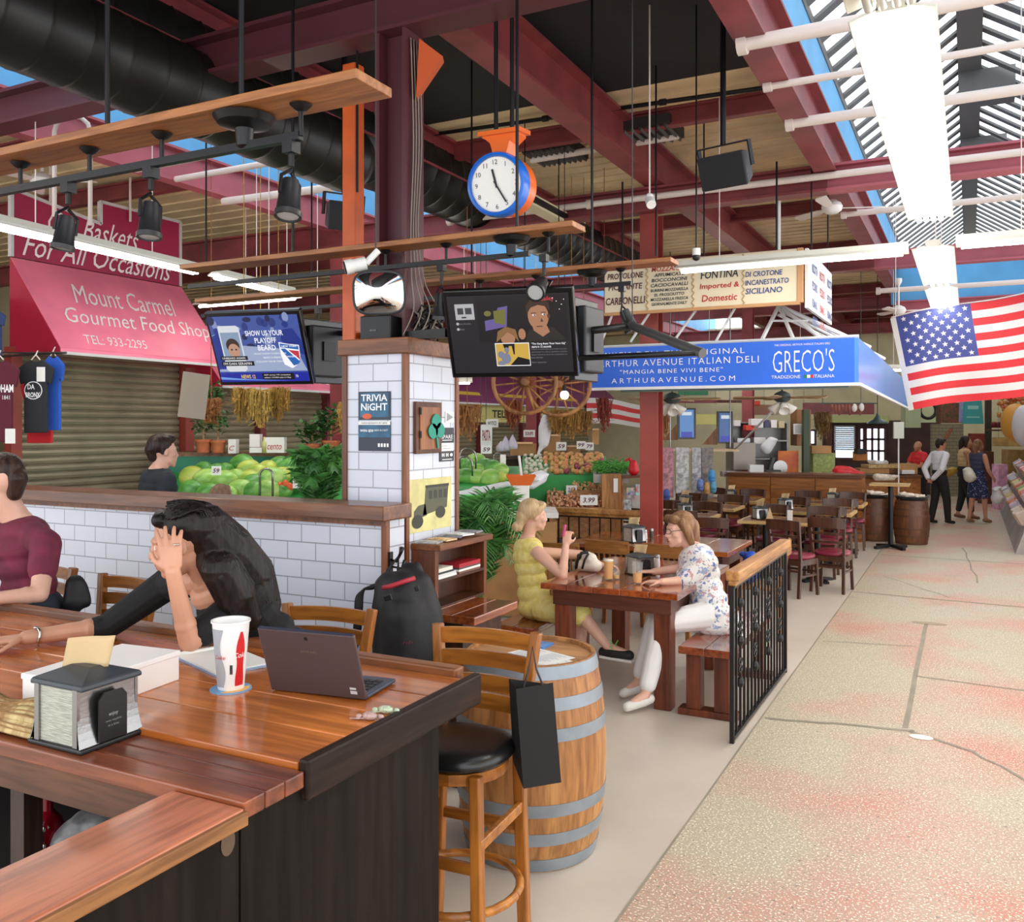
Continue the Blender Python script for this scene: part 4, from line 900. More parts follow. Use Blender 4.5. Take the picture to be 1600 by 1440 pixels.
bench('bench', 'wooden plank bench under the woman in the floral blouse, next to the railing', -1.74, -1.38, 5.85, 7.2, .475)
bench('bench', 'wooden plank bench under the woman in the yellow dress', -3.2, -2.86, 5.95, 7.2, .455)
# ------------------------------------------------------------------ railings
RAILW = wood('rail_wood', (206, 150, 84), (160, 104, 52), 'Y', 6, .4)
IRON = M('wrought_iron', (26, 24, 24), .45, metal=.3)
def railing(name, label, p, q, z, n, posts=(), deco=()):
 p, q = Vector(p), Vector(q); d = q - p; t = thing(name, label, 'railing', p)
 mb = MB(); mb.bar(p + EZ * (z - .035), q + EZ * (z - .035), .085, .06, EZ); mb.bar(p + EZ * (z - .08), q + EZ * (z - .08), .05, .035, EZ); mb.build('handrail', RAILW, t, bevel=.008)
 for zz, hh in ((.03, .02), (z - .105, .015)): mb = MB(); mb.bar(p + EZ * zz, q + EZ * zz, .03, hh, EZ); mb.build('rail', IRON, t)
 for i in range(n):
  c = p.lerp(q, i / (n - 1)); mb = MB(); w = .026 if i in posts else .014
  mb.bar(c + EZ * (0 if i in posts else .03), c + EZ * (z - .1), w, w, d)
  if i in deco:
   for zz in (.3, .55, .78): mb.ell(c + EZ * zz * z, (.026, .03, .035), None, 8, 6)
   for k in range(2):
    zz = (.36 + .22 * k) * z; mb.tube([c + EZ * zz + d.normalized() * .05 * math.sin(a * PI / 4) + EZ * .012 * a for a in range(9)], .007, 6); mb.tube([c + EZ * zz - d.normalized() * .05 * math.sin(a * PI / 4) + EZ * .012 * a for a in range(9)], .007, 6)
  mb.build('post' if i in posts else 'baluster', IRON, t)
 return t
railing('railing', 'black iron railing with a wooden handrail along the aisle', (-1.3, 5.52, 0), (-1.3, 7.3, 0), 1.06, 17, (0, 16), (2, 6, 10, 14))
railing('railing', 'iron railing with a wooden handrail in front of the nut display', (-4.35, 9.45, 0), (-3.2, 9.45, 0), 1.02, 10, (0, 9))
# ------------------------------------------------------------------ things on the rustic tables
def on(u, v, z): return at(u, v, z=z)
BEER = M('beer', (226, 158, 40), .1); FOAM = M('beer_foam', (244, 234, 206), .7)
def beer(label, p, fill):
 t = thing('beer_glass', label, 'glass', p)
 mb = MB(); h = .16; mb.lathe([(.03, 0), (.034, .004), (.041, h), (.038, h), (.031, .012), (.002, .01)], 20, cap=True); mb.build('glass', GL, t, False, True, auto=40)
 mb = MB(); mb.lathe([(.002, .013), (.029, .013), (.029 + .006 * fill, .013 + .13 * fill), (.002, .013 + .13 * fill)], 18); mb.build('beer', BEER, t, False, True, auto=40)
 if fill > .6: mb = MB(); mb.lathe([(.002, .014 + .13 * fill), (.034, .014 + .13 * fill), (.035, .026 + .13 * fill), (.002, .03 + .13 * fill)], 18); mb.build('foam', FOAM, t, False, True)
beer('full glass of pale beer on the rustic table', on(951, 906, .82), .95); beer('half empty glass of pale beer beside the napkin dispenser', on(996, 912, .82), .5)
mb = MB(); p = on(963, 905, .82); mb.lathe([(.02, 0), (.024, .004), (.028, .07), (.026, .07), (.022, .01), (.002, .008)], 16); o = thing('shot_glass', 'small clear glass beside the full beer', 'glass', p); mb.build('glass', GL, o, False, True, auto=40); mb = MB(); mb.lathe([(.002, .01), (.021, .01), (.022, .03), (.002, .03)], 14); mb.build('drink', BEER, o, False)
napkin_dispenser('napkin dispenser on the table between the two women', on(1000, 897, .82), .8, -.6, False)
def shaker(label, p, m, group=None):
 t = thing('shaker', label, 'shaker', p, 0, group)
 mb = MB(); mb.lathe([(.002, 0), (.022, 0), (.024, .008), (.02, .07), (.002, .07)], 14); mb.build('jar', m, t, False, True, auto=40)
 mb = MB(); mb.lathe([(.002, .07), (.021, .07), (.022, .085), (.016, .098), (.002, .1)], 14); mb.build('cap', STEEL, t, False, True, auto=40)
 return t
SALT = M('salt_jar', (224, 224, 220), .25); PEP = M('pepper_jar', (70, 62, 56), .25)
shaker('salt shaker on the near rustic table by the floral blouse', on(1027, 885, .82), SALT); shaker('pepper shaker on the near rustic table by the floral blouse', on(1019, 888, .82), PEP)
for i, (u, v) in enumerate(((1008, 842), (1018, 840))): shaker(('white', 'dark')[i] + ' shaker on the second rustic table beside the dispenser', on(u, v, .8), (SALT, PEP)[i])
napkin_dispenser('black napkin dispenser on the second rustic table', on(990, 846, .8), .85, -.5, False)
p = on(918, 893, .82); t = thing('handbag', 'white and black handbag standing on the rustic table', 'handbag', p)
mb = MB(); mb.chain([p + Vector((-.06, .02, .05)), p + Vector((.07, 0, .05))], [.05, .05], 12); mb.chain([p + Vector((-.03, .02, .11)), p + Vector((.03, 0, .1))], [.05, .05], 12); blob('bag_body', mb, M('bag_white', (236, 228, 214), .45), t, .009, 4)
mb = MB(); mb.tube([p + Vector((-.08, -.04, .03)), p + Vector((-.06, -.06, .09)), p + Vector((-.03, -.05, .15)), p + Vector((.02, -.04, .16))], .013, 8); mb.tube([p + Vector((-.02, -.06, .03)), p + Vector((0, -.06, .1)), p + Vector((.03, -.05, .15))], .009, 8); mb.ell(p + Vector((-.05, -.05, .12)), (.02, .015, .025)); mb.build('trim', BLACK, t, smooth=True)
# ------------------------------------------------------------------ wooden chairs at the second table
CHW = wood('slat_chair', (190, 130, 66), (144, 90, 40), 'Z', 5, .4)
def slat_chair(name, label):
 t = thing(name, label, 'chair'); x, y = .2, .19     # faces +Y, back at -Y
 mb = MB(); mb.b2((-.21, -.2, .43), (.21, .21, .46)); mb.build('seat', CHW, t, False, bevel=.01)
 for sx in (-1, 1):
  mb = MB(); mb.bar((sx * x * .9, y, .43), (sx * x, y, 0), .04, .04, EX); mb.build('leg', CHW, t, False, bevel=.005)
  mb = MB(); mb.bar((sx * x * .9, -y, .45), (sx * x, -y - .03, 0), .04, .04, EX); mb.bar((sx * x * .9, -y, .44), (sx * x, -y - .07, .86), .04, .036, EX); mb.build('leg', CHW, t, False, bevel=.005)
 mb = MB(); mb.grid(lambda a, b: Vector(((a * 2 - 1) * .215, -.26 + .0 - .03 * (1 - (2 * a - 1) ** 2), .76 + .12 * b)), 10, 1); mb.build('top_rail', wood('slat_chair_x', (190, 130, 66), (144, 90, 40), 'X', 5, .4), t, False, solid=.02)
 for k in range(6): mb = MB(); xx = -.14 + .056 * k; mb.bar((xx, -.21, .48), (xx, -.265, .78), .026, .012, EX); mb.build('back_slat', CHW, t, False)
 mb = MB(); mb.bar((-.18, -.2, .49), (.18, -.2, .49), .02, .03, EZ); mb.bar((-.18, y, .25), (.18, y, .25), .02, .03, EZ); mb.build('stretcher', CHW, t, False)
 return t
sc = slat_chair('slat_chair', 'light wooden slat-back chair behind the handbag at the second table'); sc.location = (-3.02, 8.12, 0)
dup(sc, (-2.45, 8.1, 0), 0, 'light wooden slat-back chair behind the napkin dispenser at the second table')
dup(sc, (-1.78, 8.6, 0), R(95), 'light wooden chair turned sideways at the right end of the second table')
dup(sc, (-3.42, 7.75, 0), R(10), 'light wooden slat-back chair half hidden behind the blonde woman')
# ------------------------------------------------------------------ dining tables and burgundy chairs
DCH = wood('walnut', (96, 58, 40), (66, 36, 24), 'Z', 6, .32, coat=.3)
BURG = M('burgundy_vinyl', (128, 34, 58), .3, bump=.03, bscale=20)
def dining_chair(name, label, group=None):
 t = thing(name, label, 'chair', (0, 0, 0), 0, group)         # faces +Y
 mb = MB(); n = 24; prof = ((.6, 0), (.96, .006), (1, .025), (.97, .045), (.8, .058), (.02, .064)); vs = []
 for k, z in prof:
  for j in range(n):
   a = 2 * PI * j / n; c, s_ = math.cos(a), math.sin(a); vs.append((k * .205 * math.copysign(abs(c) ** .7, c), .01 + k * .2 * math.copysign(abs(s_) ** .7, s_), .425 + z))
 mb.add(vs, [(i * n + j, i * n + (j + 1) % n, (i + 1) * n + (j + 1) % n, (i + 1) * n + j) for i in range(len(prof) - 1) for j in range(n)] + [tuple(range(n - 1, -1, -1)), tuple(range(5 * n, 6 * n))]); mb.build('seat', BURG, t, False, True)
 mb = MB(); mb.b2((-.17, -.17, .36), (.17, -.145, .425)); mb.b2((-.17, .15, .36), (.17, .175, .425)); mb.b2((-.185, -.17, .36), (-.16, .17, .425)); mb.b2((.16, -.17, .36), (.185, .17, .425)); mb.build('seat_frame', DCH, t, False)
 for sx in (-1, 1):
  mb = MB(); mb.bar((sx * .17, .165, .42), (sx * .185, .18, 0), .036, .036, EX); mb.build('leg', DCH, t, False, bevel=.004)
  mb = MB(); mb.bar((sx * .175, -.17, .44), (sx * .185, -.22, 0), .036, .036, EX); mb.bar((sx * .175, -.17, .42), (sx * .2, -.25, .87), .036, .032, EX); mb.build('leg', DCH, t, False, bevel=.004)
 mb = MB(); mb.grid(lambda a, b: Vector(((a * 2 - 1) * .212, -.25 - .035 * (1 - (2 * a - 1) ** 2), .755 + .12 * b + .012 * math.sin(PI * a))), 10, 1); mb.build('top_rail', DCH, t, False, solid=.022)
 for z in (.68, .58): mb = MB(); mb.grid(lambda a, b: Vector(((a * 2 - 1) * .19, -.19 - .055 * (z - .42) / .45 - .02 * (1 - (2 * a - 1) ** 2), z + .03 * b)), 8, 1); mb.build('back_rail', DCH, t, False, solid=.016)
 mb = MB(); mb.bar((-.18, .17, .27), (.18, .17, .27), .018, .024, EZ); mb.bar((-.18, -.19, .3), (.18, -.19, .3), .018, .024, EZ)
 for sx in (-1, 1): mb.bar((sx * .178, .17, .24), (sx * .18, -.19, .24), .018, .024, EZ)
 mb.build('stretcher', DCH, t, False)
 return t
TTOP = M('table_laminate', (150, 100, 62), .22, var=.08, scale=4); TEDGE = wood('pale_edge', (222, 190, 130), (196, 158, 98), 'X', 5, .4)
def dining_table(name, label, group=None):
 t = thing(name, label, 'table', (0, 0, 0), 0, group); hx, hy, z = .6, .36, .755
 mb = MB(); mb.b2((-hx + .04, -hy + .04, z - .035), (hx - .04, hy - .04, z)); mb.build('tabletop', TTOP, t, False)
 mb = MB(); mb.b2((-hx, -hy, z - .04), (hx, -hy + .04, z + .001)); mb.b2((-hx, hy - .04, z - .04), (hx, hy, z + .001)); mb.b2((-hx, -hy + .04, z - .04), (-hx + .04, hy - .04, z + .001)); mb.b2((hx - .04, -hy + .04, z - .04), (hx, hy - .04, z + .001)); mb.build('edge_trim', TEDGE, t, False, bevel=.004)
 for sx in (-.32, .32):
  mb = MB(); mb.lathe([(.035, .05), (.035, z - .04)], 12, (sx, 0, 0)); mb.build('pedestal', BLACKM, t, False)
  mb = MB()
  for k in range(4): a = PI / 4 + k * PI / 2; mb.bar((sx, 0, .045), (sx + .2 * math.cos(a), .26 * math.sin(a), .018), .06, .03, EZ)
  mb.build('foot', BLACKM, t, False)
 return t
cols = ((-2.02, 'right'), (-3.6, 'left')); rows = ((11.75, 'front'), (13.22, 'middle'), (14.69, 'rear'))
dt = dc = None; k = 0
for ry, rn in rows:
 for cx_, cn in cols:
  lab = 'brown dining table with a pale wooden edge, %s row, %s side' % (rn, cn)
  if dt is None: dt = dining_table('dining_table', lab, 'dining tables'); dt.location = (cx_, ry, 0)
  else: dup(dt, (cx_, ry, 0), 0, lab, 'dining tables')
  for sx, sn in ((.33, 'right'), (-.33, 'left')):
   for sy, yn in ((-1, 'near'), (1, 'far')):
    rz = (0 if sy < 0 else PI) + random.uniform(-.15, .15); loc = (cx_ + sx + random.uniform(-.03, .03), ry + sy * (.43 + random.uniform(-.02, .02)), 0)
    lab = 'burgundy-seated walnut chair, %s %s seat of the %s %s table' % (yn, sn, rn, cn)
    if rn == 'front' and cn == 'right' and sy < 0:
     loc = (-1.8, 10.72, 0) if sx < 0 else (-1.45, 11.2, 0); rz = R(-22) if sx < 0 else R(-8)
     lab = 'burgundy-seated walnut chair nearest the railing, pulled out from the table' if sx < 0 else 'burgundy-seated walnut chair beside the aisle, just behind the nearest chair'
    if dc is None: dc = dining_chair('dining_chair', lab, 'burgundy dining chairs'); dc.location = loc; dc.rotation_euler = (0, 0, rz)
    else: dup(dc, loc, rz, lab, 'burgundy dining chairs')
dup(dc, (-2.72, 10.6, 0), R(6), 'burgundy-seated walnut chair between the two table columns, front row', 'burgundy dining chairs')
nd2 = None
for i, (x, y, lab) in enumerate(((-2.4, 11.7, 'small napkin dispenser with a napkin standing tall, front right dining table'), (-3.4, 11.75, 'small napkin dispenser on the front left dining table'), (-2.35, 13.18, 'small pale napkin dispenser on the middle right dining table'), (-3.8, 13.15, 'small napkin dispenser on the middle left dining table'), (-1.9, 14.65, 'small dark napkin dispenser on the rear right dining table'), (-3.45, 14.6, 'small dark napkin dispenser on the rear left dining table'))):
 if nd2 is None: nd2 = napkin_dispenser(lab, (x, y, .756), .8, -.9, False, 'dining table dispensers')
 else: dup(nd2, (x, y, .756), -.9 + .2 * i, lab, 'dining table dispensers')
mb = MB(); p = Vector((-2.26, 11.62, .756)); mb.prism([(-.05, 0), (.05, 0), (.0, .16)], p, RT, EZ, .004); mb.prism([(-.05, 0), (.05, 0), (.02, .1)], p + FW * .03, RT, EZ, .004); one('menu_card', 'tan folded napkin card standing on the front dining table', 'card', mb, NAP, p)
mb = MB(); p = Vector((-2.0, 11.55, .756)); mb.b2(p + Vector((-.03, -.01, 0)), p + Vector((.03, .01, .14))); one('menu_card', 'white standing card on the front right dining table', 'card', mb, PAPER, p)
# ------------------------------------------------------------------ barrels and high table by the aisle
OLDST = wood('old_oak', (128, 78, 46), (88, 50, 28), 'Z', 6, .45); OLDH = M('old_hoop', (96, 66, 46), .5, metal=.3)
FISHW = M('cod_white', (226, 214, 198), .5, var=.1, scale=20)
TRAYB = M('tray_black', (34, 38, 40), .3)
for i, (x, y, lab, g) in enumerate(((-.86, 16.25, 'brown oak barrel by the aisle with a black tray of salted fish', 0), (-1.46, 16.45, 'brown oak barrel half hidden behind the high table', 1))):
 barrel('barrel', lab, (x, y, 0), .24, .28, .72, (.005, .12, .24, .45, .56, .66), OLDST, OLDH, .035, 28)
 t = thing('tray', 'black plastic tray on top of the %s barrel' % ('right' if not i else 'left'), 'tray', (x, y, .722))
 mb = MB(); mb.lathe([(.002, 0), (.22, 0), (.265, .06), (.27, .06), (.27, .065), (.258, .065), (.215, .008), (.002, .008)], 24); mb.build('tray', TRAYB, t, False, True, auto=40)
 for k in range(7):
  a = random.uniform(0, 6); mb = MB(); c = Vector((x + random.uniform(-.12, .12), y + random.uniform(-.1, .1), .745 + .012 * k)); d = Vector((math.cos(a), math.sin(a), random.uniform(-.1, .2)))
  mb.tube([c - d * .13, c - d * .06, c, c + d * .08, c + d * .13], [.01, .032, .04, .022, .03], 8); o = one('salted_fish', 'pale salted fish in the black tray on the barrel', 'fish', mb, FISHW, c, 'salted fish on the barrels', smooth=True)
  o['label'] = 'pale salted fish piled in the tray of the %s barrel' % ('right' if not i else 'left')
t = thing('high_table', 'small high table with a black pedestal beside the barrels', 'table', (-1.12, 15.45, 0))
mb = MB(); mb.b2((-1.42, 15.2, 1.0), (-.84, 15.7, 1.03)); mb.build('tabletop', TEDGE, t, bevel=.005)
mb = MB(); mb.lathe([(.04, .04), (.04, 1.0)], 12, (-1.12, 15.45, 0)); mb.build('pedestal', BLACKM, t)
for k in range(4): a = PI / 4 + k * PI / 2; mb = MB(); mb.bar((-1.12, 15.45, .05), (-1.12 + .3 * math.cos(a), 15.45 + .3 * math.sin(a), .02), .06, .04, EZ); mb.build('foot', BLACKM, t)
# ------------------------------------------------------------------ deli counter
CNW = wood('counter_front', (186, 122, 62), (150, 92, 42), 'X', 4, .35, coat=.2); CND = wood('counter_dark', (128, 76, 42), (96, 54, 28), 'X', 4, .4)
XS = [-3.85, -3.1, -2.35, -1.6]
for i, lab in enumerate(('left unit of the wooden deli counter behind the dining tables', 'middle unit of the wooden deli counter behind the dining tables', 'right unit of the wooden deli counter, next to the barrels')):
 t = thing('deli_counter', lab, 'counter', ((XS[i] + XS[i + 1]) / 2, 16.25, 0))
 mb = MB(); mb.b2((XS[i] + .004, 15.99, 0), (XS[i + 1] - .004, 16.55, 1.06)); mb.build('body', CNW, t)
 mb = MB(); mb.b2((XS[i] + .001, 15.95, 1.06), (XS[i + 1] - .001, 16.59, 1.12)); mb.build('top', CND, t, bevel=.006)
# ------------------------------------------------------------------ shops along the left side
SHUT = M('shutter_steel', (150, 142, 118), .42, metal=.35, var=.08, scale=2)
AWP = M('awning_pink', (240, 128, 156), .5, var=.06, scale=1.5); AWC = M('awning_crimson', (178, 30, 62), .5, var=.05, scale=2)
SIGNM = M('sign_magenta', (162, 34, 74), .45, var=.05, scale=1.5); AWPU = M('awning_plum', (122, 44, 92), .5, var=.06, scale=1.5); FRAME = M('sign_frame', (206, 204, 204), .4)
SCRIPT = M('script_white', (246, 240, 240), .5)
def shutter(label, y0, y1, z1, x=-9.0, z0=0.0):
 mb = MB(); n = int((z1 - z0) / .085); prof = []
 for i in range(n):
  z = z0 + i * .085; prof += [(x - .004, z), (x + .016, z + .012), (x + .024, z + .04), (x + .016, z + .068), (x - .004, z + .08)]
 vs = [(px, y, z) for px, z in prof for y in (y0, y1)]; k = len(prof)
 mb.add(vs, [(2 * i, 2 * i + 1, 2 * i + 3, 2 * i + 2) for i in range(k - 1)])
 mb.b2((x - .03, y0, z0), (x - .012, y1, z1))
 return one('roller_shutter', label, 'shutter', mb, SHUT, (x, (y0 + y1) / 2, z0))
def post(label, x, y, z1, m, w=.12):
 mb = MB(); mb.b2((x - w / 2, y - w / 2, 0), (x + w / 2, y + w / 2, z1)); return one('shop_post', label, 'post', mb, m, (x, y, 0))
def awning(name, label, y0, y1, xt, zt_, xb, zb, m, mside, val=.05):
 """sloped front from (xt,zt) on the wall to (xb,zb) in front, with end flaps"""
 t = thing(name, label, 'awning', (xt, (y0 + y1) / 2, zb))
 mb = MB(); mb.add([(xt, y0, zt_), (xt, y1, zt_), (xb, y1, zb), (xb, y0, zb)], [(0, 1, 2, 3)]); mb.add([(xb, y0, zb), (xb, y1, zb), (xb, y1, zb - val), (xb, y0, zb - val)], [(0, 1, 2, 3)]); mb.build('canopy', m, t, solid=.012)
 for y, sy in ((y0, 1), (y1, -1)): mb = MB(); mb.add([(xt, y, zt_), (xb, y, zb), (xb, y, zb - val), (xt, y, zb - val)], [(0, 1, 2, 3)]); mb.build('end_flap', mside, t, solid=.01)
 mb = MB(); mb.bar((xb + .01, y0, zb - val), (xb + .01, y1, zb - val), .03, .03, EZ); mb.build('front_bar', FRAME, t)
 Y = EY; U = (Vector((xt, 0, zt_)) - Vector((xb, 0, zb))).normalized()
 return t, U
shutter('closed grey roller shutter under the pink gourmet food awning', 6.08, 8.25, 2.8)
post('red post at the left end of the closed gourmet food shop', -8.95, 6.0, 2.78, REDM); post('red post at the right end of the closed gourmet food shop', -8.95, 8.33, 2.78, REDM, .14)
t, U = awning('awning', 'pink sloping gourmet food shop awning with white script lettering', 6.0, 8.3, -9.0, 3.72, -8.2, 2.74, AWP, AWC)
nrm = EY.cross(U)
mb = MB(); C = Vector((-8.2, 7.15, 2.74))
mb.text('Mount Carmel', C + U * .84 + EY * .08, EY, U, 1.45, .3, .45, .012); mb.text('Gourmet Food Shop', C + U * .46 + EY * .12, EY, U, 2.0, .3, .45, .012); mb.text('TEL: 933-2295', C + U * .15 - EY * .4, EY, U, .8, .13, .3, .012); mb.build('lettering', SCRIPT, t)
sg = thing('shop_sign', 'crimson shop sign reading Gift Baskets For All Occasions above the pink awning', 'sign', (-9.05, 7.2, 3.74))
mb = MB(); mb.prism([(6.03, 3.74), (8.3, 3.74), (8.3, 4.56), (7.12, 4.56), (7.12, 4.3), (6.03, 4.46)], (-9.06, 0, 0), EY, EZ, .04); mb.build('panel', SIGNM, sg)
mb = MB()
for p, q in (((6.03, 3.74), (6.03, 4.46)), ((6.03, 4.46), (7.12, 4.3)), ((7.12, 4.3), (7.12, 4.56)), ((7.12, 4.56), (8.3, 4.56)), ((8.3, 4.56), (8.3, 3.74))): mb.bar((-9.03, *p), (-9.03, *q), .035, .05, EX)
mb.build('frame', FRAME, sg)
mb = MB(); mb.text('Gift Baskets', (-9.02, 7.05, 4.2), EY, EZ, 1.2, .26, .4, .004); mb.text('For All Occasions', (-9.02, 7.15, 3.9), EY, EZ, 2.0, .25, .4, .004); mb.build('lettering', SCRIPT, sg)
for y in (6.45, 7.5): mb = MB(); mb.tube([(-8.98, y, 4.4), (-8.98, y, 4.93)], .015, 6); one('sign_hanger', 'white pipe holding up the %s half of the crimson shop sign' % ('left' if y < 7 else 'right'), 'pipe', mb, PIPEW, (-8.98, y, 4.9))
# shop to the left with hanging T-shirts
mb = MB(); mb.b2((-9.3, 2, 0), (-9.1, 5.9, 3.3)); struct('wall_shopfront', mb, M('dark_shopfront', (70, 50, 46), .7, var=.2, scale=2))
def tshirt(label, u0, v0, u1, v1, t, m, txt=None, tag_=True):
 a, b = at(u0, v0, t=t), at(u1, v1, t=t); w = (b - a).dot(RT); h = a.z - b.z; O = a + RT * w / 2
 th = thing('t_shirt', label, 't-shirt', O - EZ * h)
 mb = MB(); pts = [(-.17, 0), (-.1, -.03), (.1, -.03), (.17, 0), (.5, -.12), (.42, -.34), (.32, -.3), (.32, -1), (-.32, -1), (-.32, -.3), (-.42, -.34), (-.5, -.12)]
 mb.prism([(x * w, y * h) for x, y in pts], O + FW * .03, RT, EZ, .045); mb.build('shirt', m, th, bevel=.012)
 mb = MB(); mb.tube([O + RT * -.12 * w, O + EZ * .05, O + EZ * .09 + RT * .02], .006, 6); mb.tube([O + EZ * .05, O + RT * .12 * w], .006, 6); mb.build('hanger', PIPEW, th)
 return th, O, w, h
th, O, w, h = tshirt('black t-shirt with a round white print hanging at the shop corner', 28, 562, 84, 676, 8.7, M('tee_black', (34, 36, 42), .8))
mb = MB(); P = O - FW * .02; mb.text('DA', P + EZ * (-.37 * h) - RT * .1 * w, RT, EZ, .2 * w, .07 * h, off=.002, bold=.03); mb.text('BRONX', P + EZ * (-.48 * h) - RT * .05 * w, RT, EZ, .4 * w, .07 * h, off=.002, bold=.03)
for k in range(24): a = k * PI / 12; b = (k + 1) * PI / 12; r = .24 * w; c = P + EZ * (-.42 * h) - RT * .04 * w - FW * .002; mb.bar(c + RT * r * math.cos(a) + EZ * r * math.sin(a), c + RT * r * math.cos(b) + EZ * r * math.sin(b), .008, .002, FW)
mb.build('print', WHITEINK, th)
mb = MB(); mb.rect(.06 * w, -.3 * h, .3 * w, -.1 * h, O - FW * .025, RT, EZ, .001); mb.build('price_tag', PAPER, th)
th, O, w, h = tshirt('maroon t-shirt with white lettering at the left edge', -34, 562, 30, 690, 8.5, M('tee_maroon', (92, 26, 44), .8))
mb = MB(); mb.text('FORDHAM', O - FW * .02 + EZ * -.35 * h + RT * .05 * w, RT, EZ, .68 * w, .1 * h, off=.002, bold=.03); mb.text('EST 1841', O - FW * .02 + EZ * -.46 * h + RT * .1 * w, RT, EZ, .4 * w, .05 * h, off=.002); mb.build('print', WHITEINK, th)
mb = MB(); mb.rect(.2 * w, -1.02 * h, .45 * w, -.84 * h, O - FW * .03, RT, EZ, .001); mb.build('price_tag', PAPER, th)
tshirt('bright blue t-shirt behind the black one', 66, 556, 100, 672, 8.85, M('tee_blue', (40, 92, 196), .8)); tshirt('red t-shirt hanging lowest behind the black one', 32, 590, 92, 692, 8.95, M('tee_red', (206, 34, 44), .8)); tshirt('navy t-shirt hanging higher at the left edge', -30, 484, 8, 560, 8.6, M('tee_navy', (44, 60, 104), .8))
# further shop fronts
yy = [8.45, 9.9, 11.4, 13.0, 14.6, 16.4, 18.4, 20.4, 22.6]
names = ['first shutter beyond the gourmet food shop', 'second shutter beyond the gourmet food shop', 'shutter behind the palm and potted plants', 'shutter under the plum awning, nearest the pillar', 'shutter under the plum awning behind the wheat bunches', 'shutter under the plum awning left of the white apron', 'shutter under the plum awning behind the onions', 'farthest shutter behind the maroon column']
for i in range(8):
 shutter('grey closed roller shutter: ' + names[i], yy[i] + .08, yy[i + 1] - .08, 2.45 if i < 3 else 2.0, -9.2)
 post('dark red post left of the ' + names[i], -9.15, yy[i], 2.5, MAROON, .12)
t, U = awning('awning', 'far pink awning with white lettering behind the left television', 8.5, 11.3, -9.2, 3.3, -8.5, 2.5, AWP, AWC)
mb = MB(); C = Vector((-8.5, 9.9, 2.5)); mb.text('Gourmet Foods', C + U * .2, EY, U, 1.9, .26, .3, .012); mb.build('lettering', SCRIPT, t)
t, U = awning('awning', 'plum shop awning with cream script behind the palm', 11.4, 13.4, -9.2, 3.3, -8.5, 2.4, AWPU, AWPU)
mb = MB(); C = Vector((-8.5, 12.2, 2.4)); mb.text('Colano', C + U * .35, EY, U, 1.1, .32, .35, .012); mb.build('lettering', M('script_cream', (240, 220, 190), .5), t)
t, U = awning('awning', 'long plum awning with yellow stripes behind the wagon wheels', 13.6, 23, -9.2, 3.2, -8.3, 2.42, AWPU, AWPU)
mb = MB(); C = Vector((-8.3, 18, 2.42))
for y in (-3.6, -1.2, 1.2, 3.4): mb.rect(y - .8, .16, y + .8, .26, C, EY, U, .01)
mb.build('stripes', M('stripe_yellow', (214, 178, 60), .5), t)
sg = thing('shop_sign', 'long pale yellow sign board with a telephone number under the plum awning', 'sign', (-8.6, 18.5, 2.0))
mb = MB(); mb.b2((-8.64, 13.7, 2.02), (-8.6, 24, 2.36)); mb.build('board', M('sign_cream', (226, 222, 140), .5), sg)
mb = MB(); mb.text('TEL. 3', (-8.6, 16.4, 2.19), EY, EZ, .9, .16, off=.006, bold=.02); mb.text('GROCERIES', (-8.6, 18.6, 2.19), EY, EZ, 1.6, .16, off=.006, bold=.02); mb.text('ITALIAN FOODS', (-8.6, 21.5, 2.19), EY, EZ, 2.2, .16, off=.006, bold=.02); mb.build('lettering', INK, sg)
mb = MB(); mb.b2((-16.8, 8.5, 2.4), (-9.3, 8.56, 4.4)); mb2 = mb
# ------------------------------------------------------------------ produce stall
GREENB = M('stall_green', (34, 150, 66), .5, var=.08, scale=3); TEALB = M('stall_teal', (28, 122, 92), .5, var=.08, scale=3)
CARD = M('cardboard', (176, 132, 84), .7, var=.06, scale=5)
def slab(pts, th=.05):
 mb = MB(); pts = [Vector(p) for p in pts]; n = (pts[1] - pts[0]).cross(pts[3] - pts[0]).normalized()
 if n.z < 0: n = -n
 mb.add(pts + [p - n * th for p in pts], [(0, 1, 2, 3), (7, 6, 5, 4), (0, 4, 5, 1), (1, 5, 6, 2), (2, 6, 7, 3), (3, 7, 4, 0)]); return mb
st = thing('produce_stall', 'green sloping produce stall heaped with watermelons behind the half wall', 'stall', at(390, 760, t=9.8) * 1)
st.location.z = 0
A = at(240, 790, t=9.0); B = at(545, 790, t=9.0); C_ = at(545, 722, t=10.6); D = at(240, 722, t=10.6)
slab([A - EZ * .17, B - EZ * .17, C_ - EZ * .12, D - EZ * .12]).build('bed', GREENB, st)
mb = MB(); q = (A + B) / 2; mb.bar(Vector((A.x, A.y, .55)), Vector((B.x, B.y, .55)), .06, 1.08, EZ); mb.bar(Vector((D.x, D.y, .6)), Vector((C_.x, C_.y, .6)), .06, 1.2, EZ); mb.build('base', TEALB, st)
e, f_ = at(240, 712, t=10.8), at(500, 712, t=10.8)
mb = MB(); mb.bar(e - EZ * .22, f_ - EZ * .22, .04, .46, EZ); mb.build('back_board', TEALB, st)
mb = MB(); mb.bar(e + EZ * .02 + FW * .2, f_ + EZ * .02 + FW * .2, .46, .05, EZ); mb.build('shelf', wood('stall_shelf', (150, 104, 66), (116, 74, 44), 'X', 5, .5), st)
MEL = [M('melon_light', (190, 222, 122), .35, rgb2=(120, 176, 76), scale=4, stretch=(2.5, 2.5, .5)), M('melon_green', (122, 186, 84), .35, rgb2=(66, 132, 56), scale=4, stretch=(2.5, 2.5, .5)), M('melon_yellow', (206, 210, 96), .35, rgb2=(140, 180, 76), scale=3, stretch=(2, 2, .5))]
mel0 = []
for m in MEL:
 mb = MB(); mb.ell((0, 0, 0), (.13, .13, .165), None, 20, 12); o = mb.build('watermelon', m, smooth=True); mel0.append([o, False])
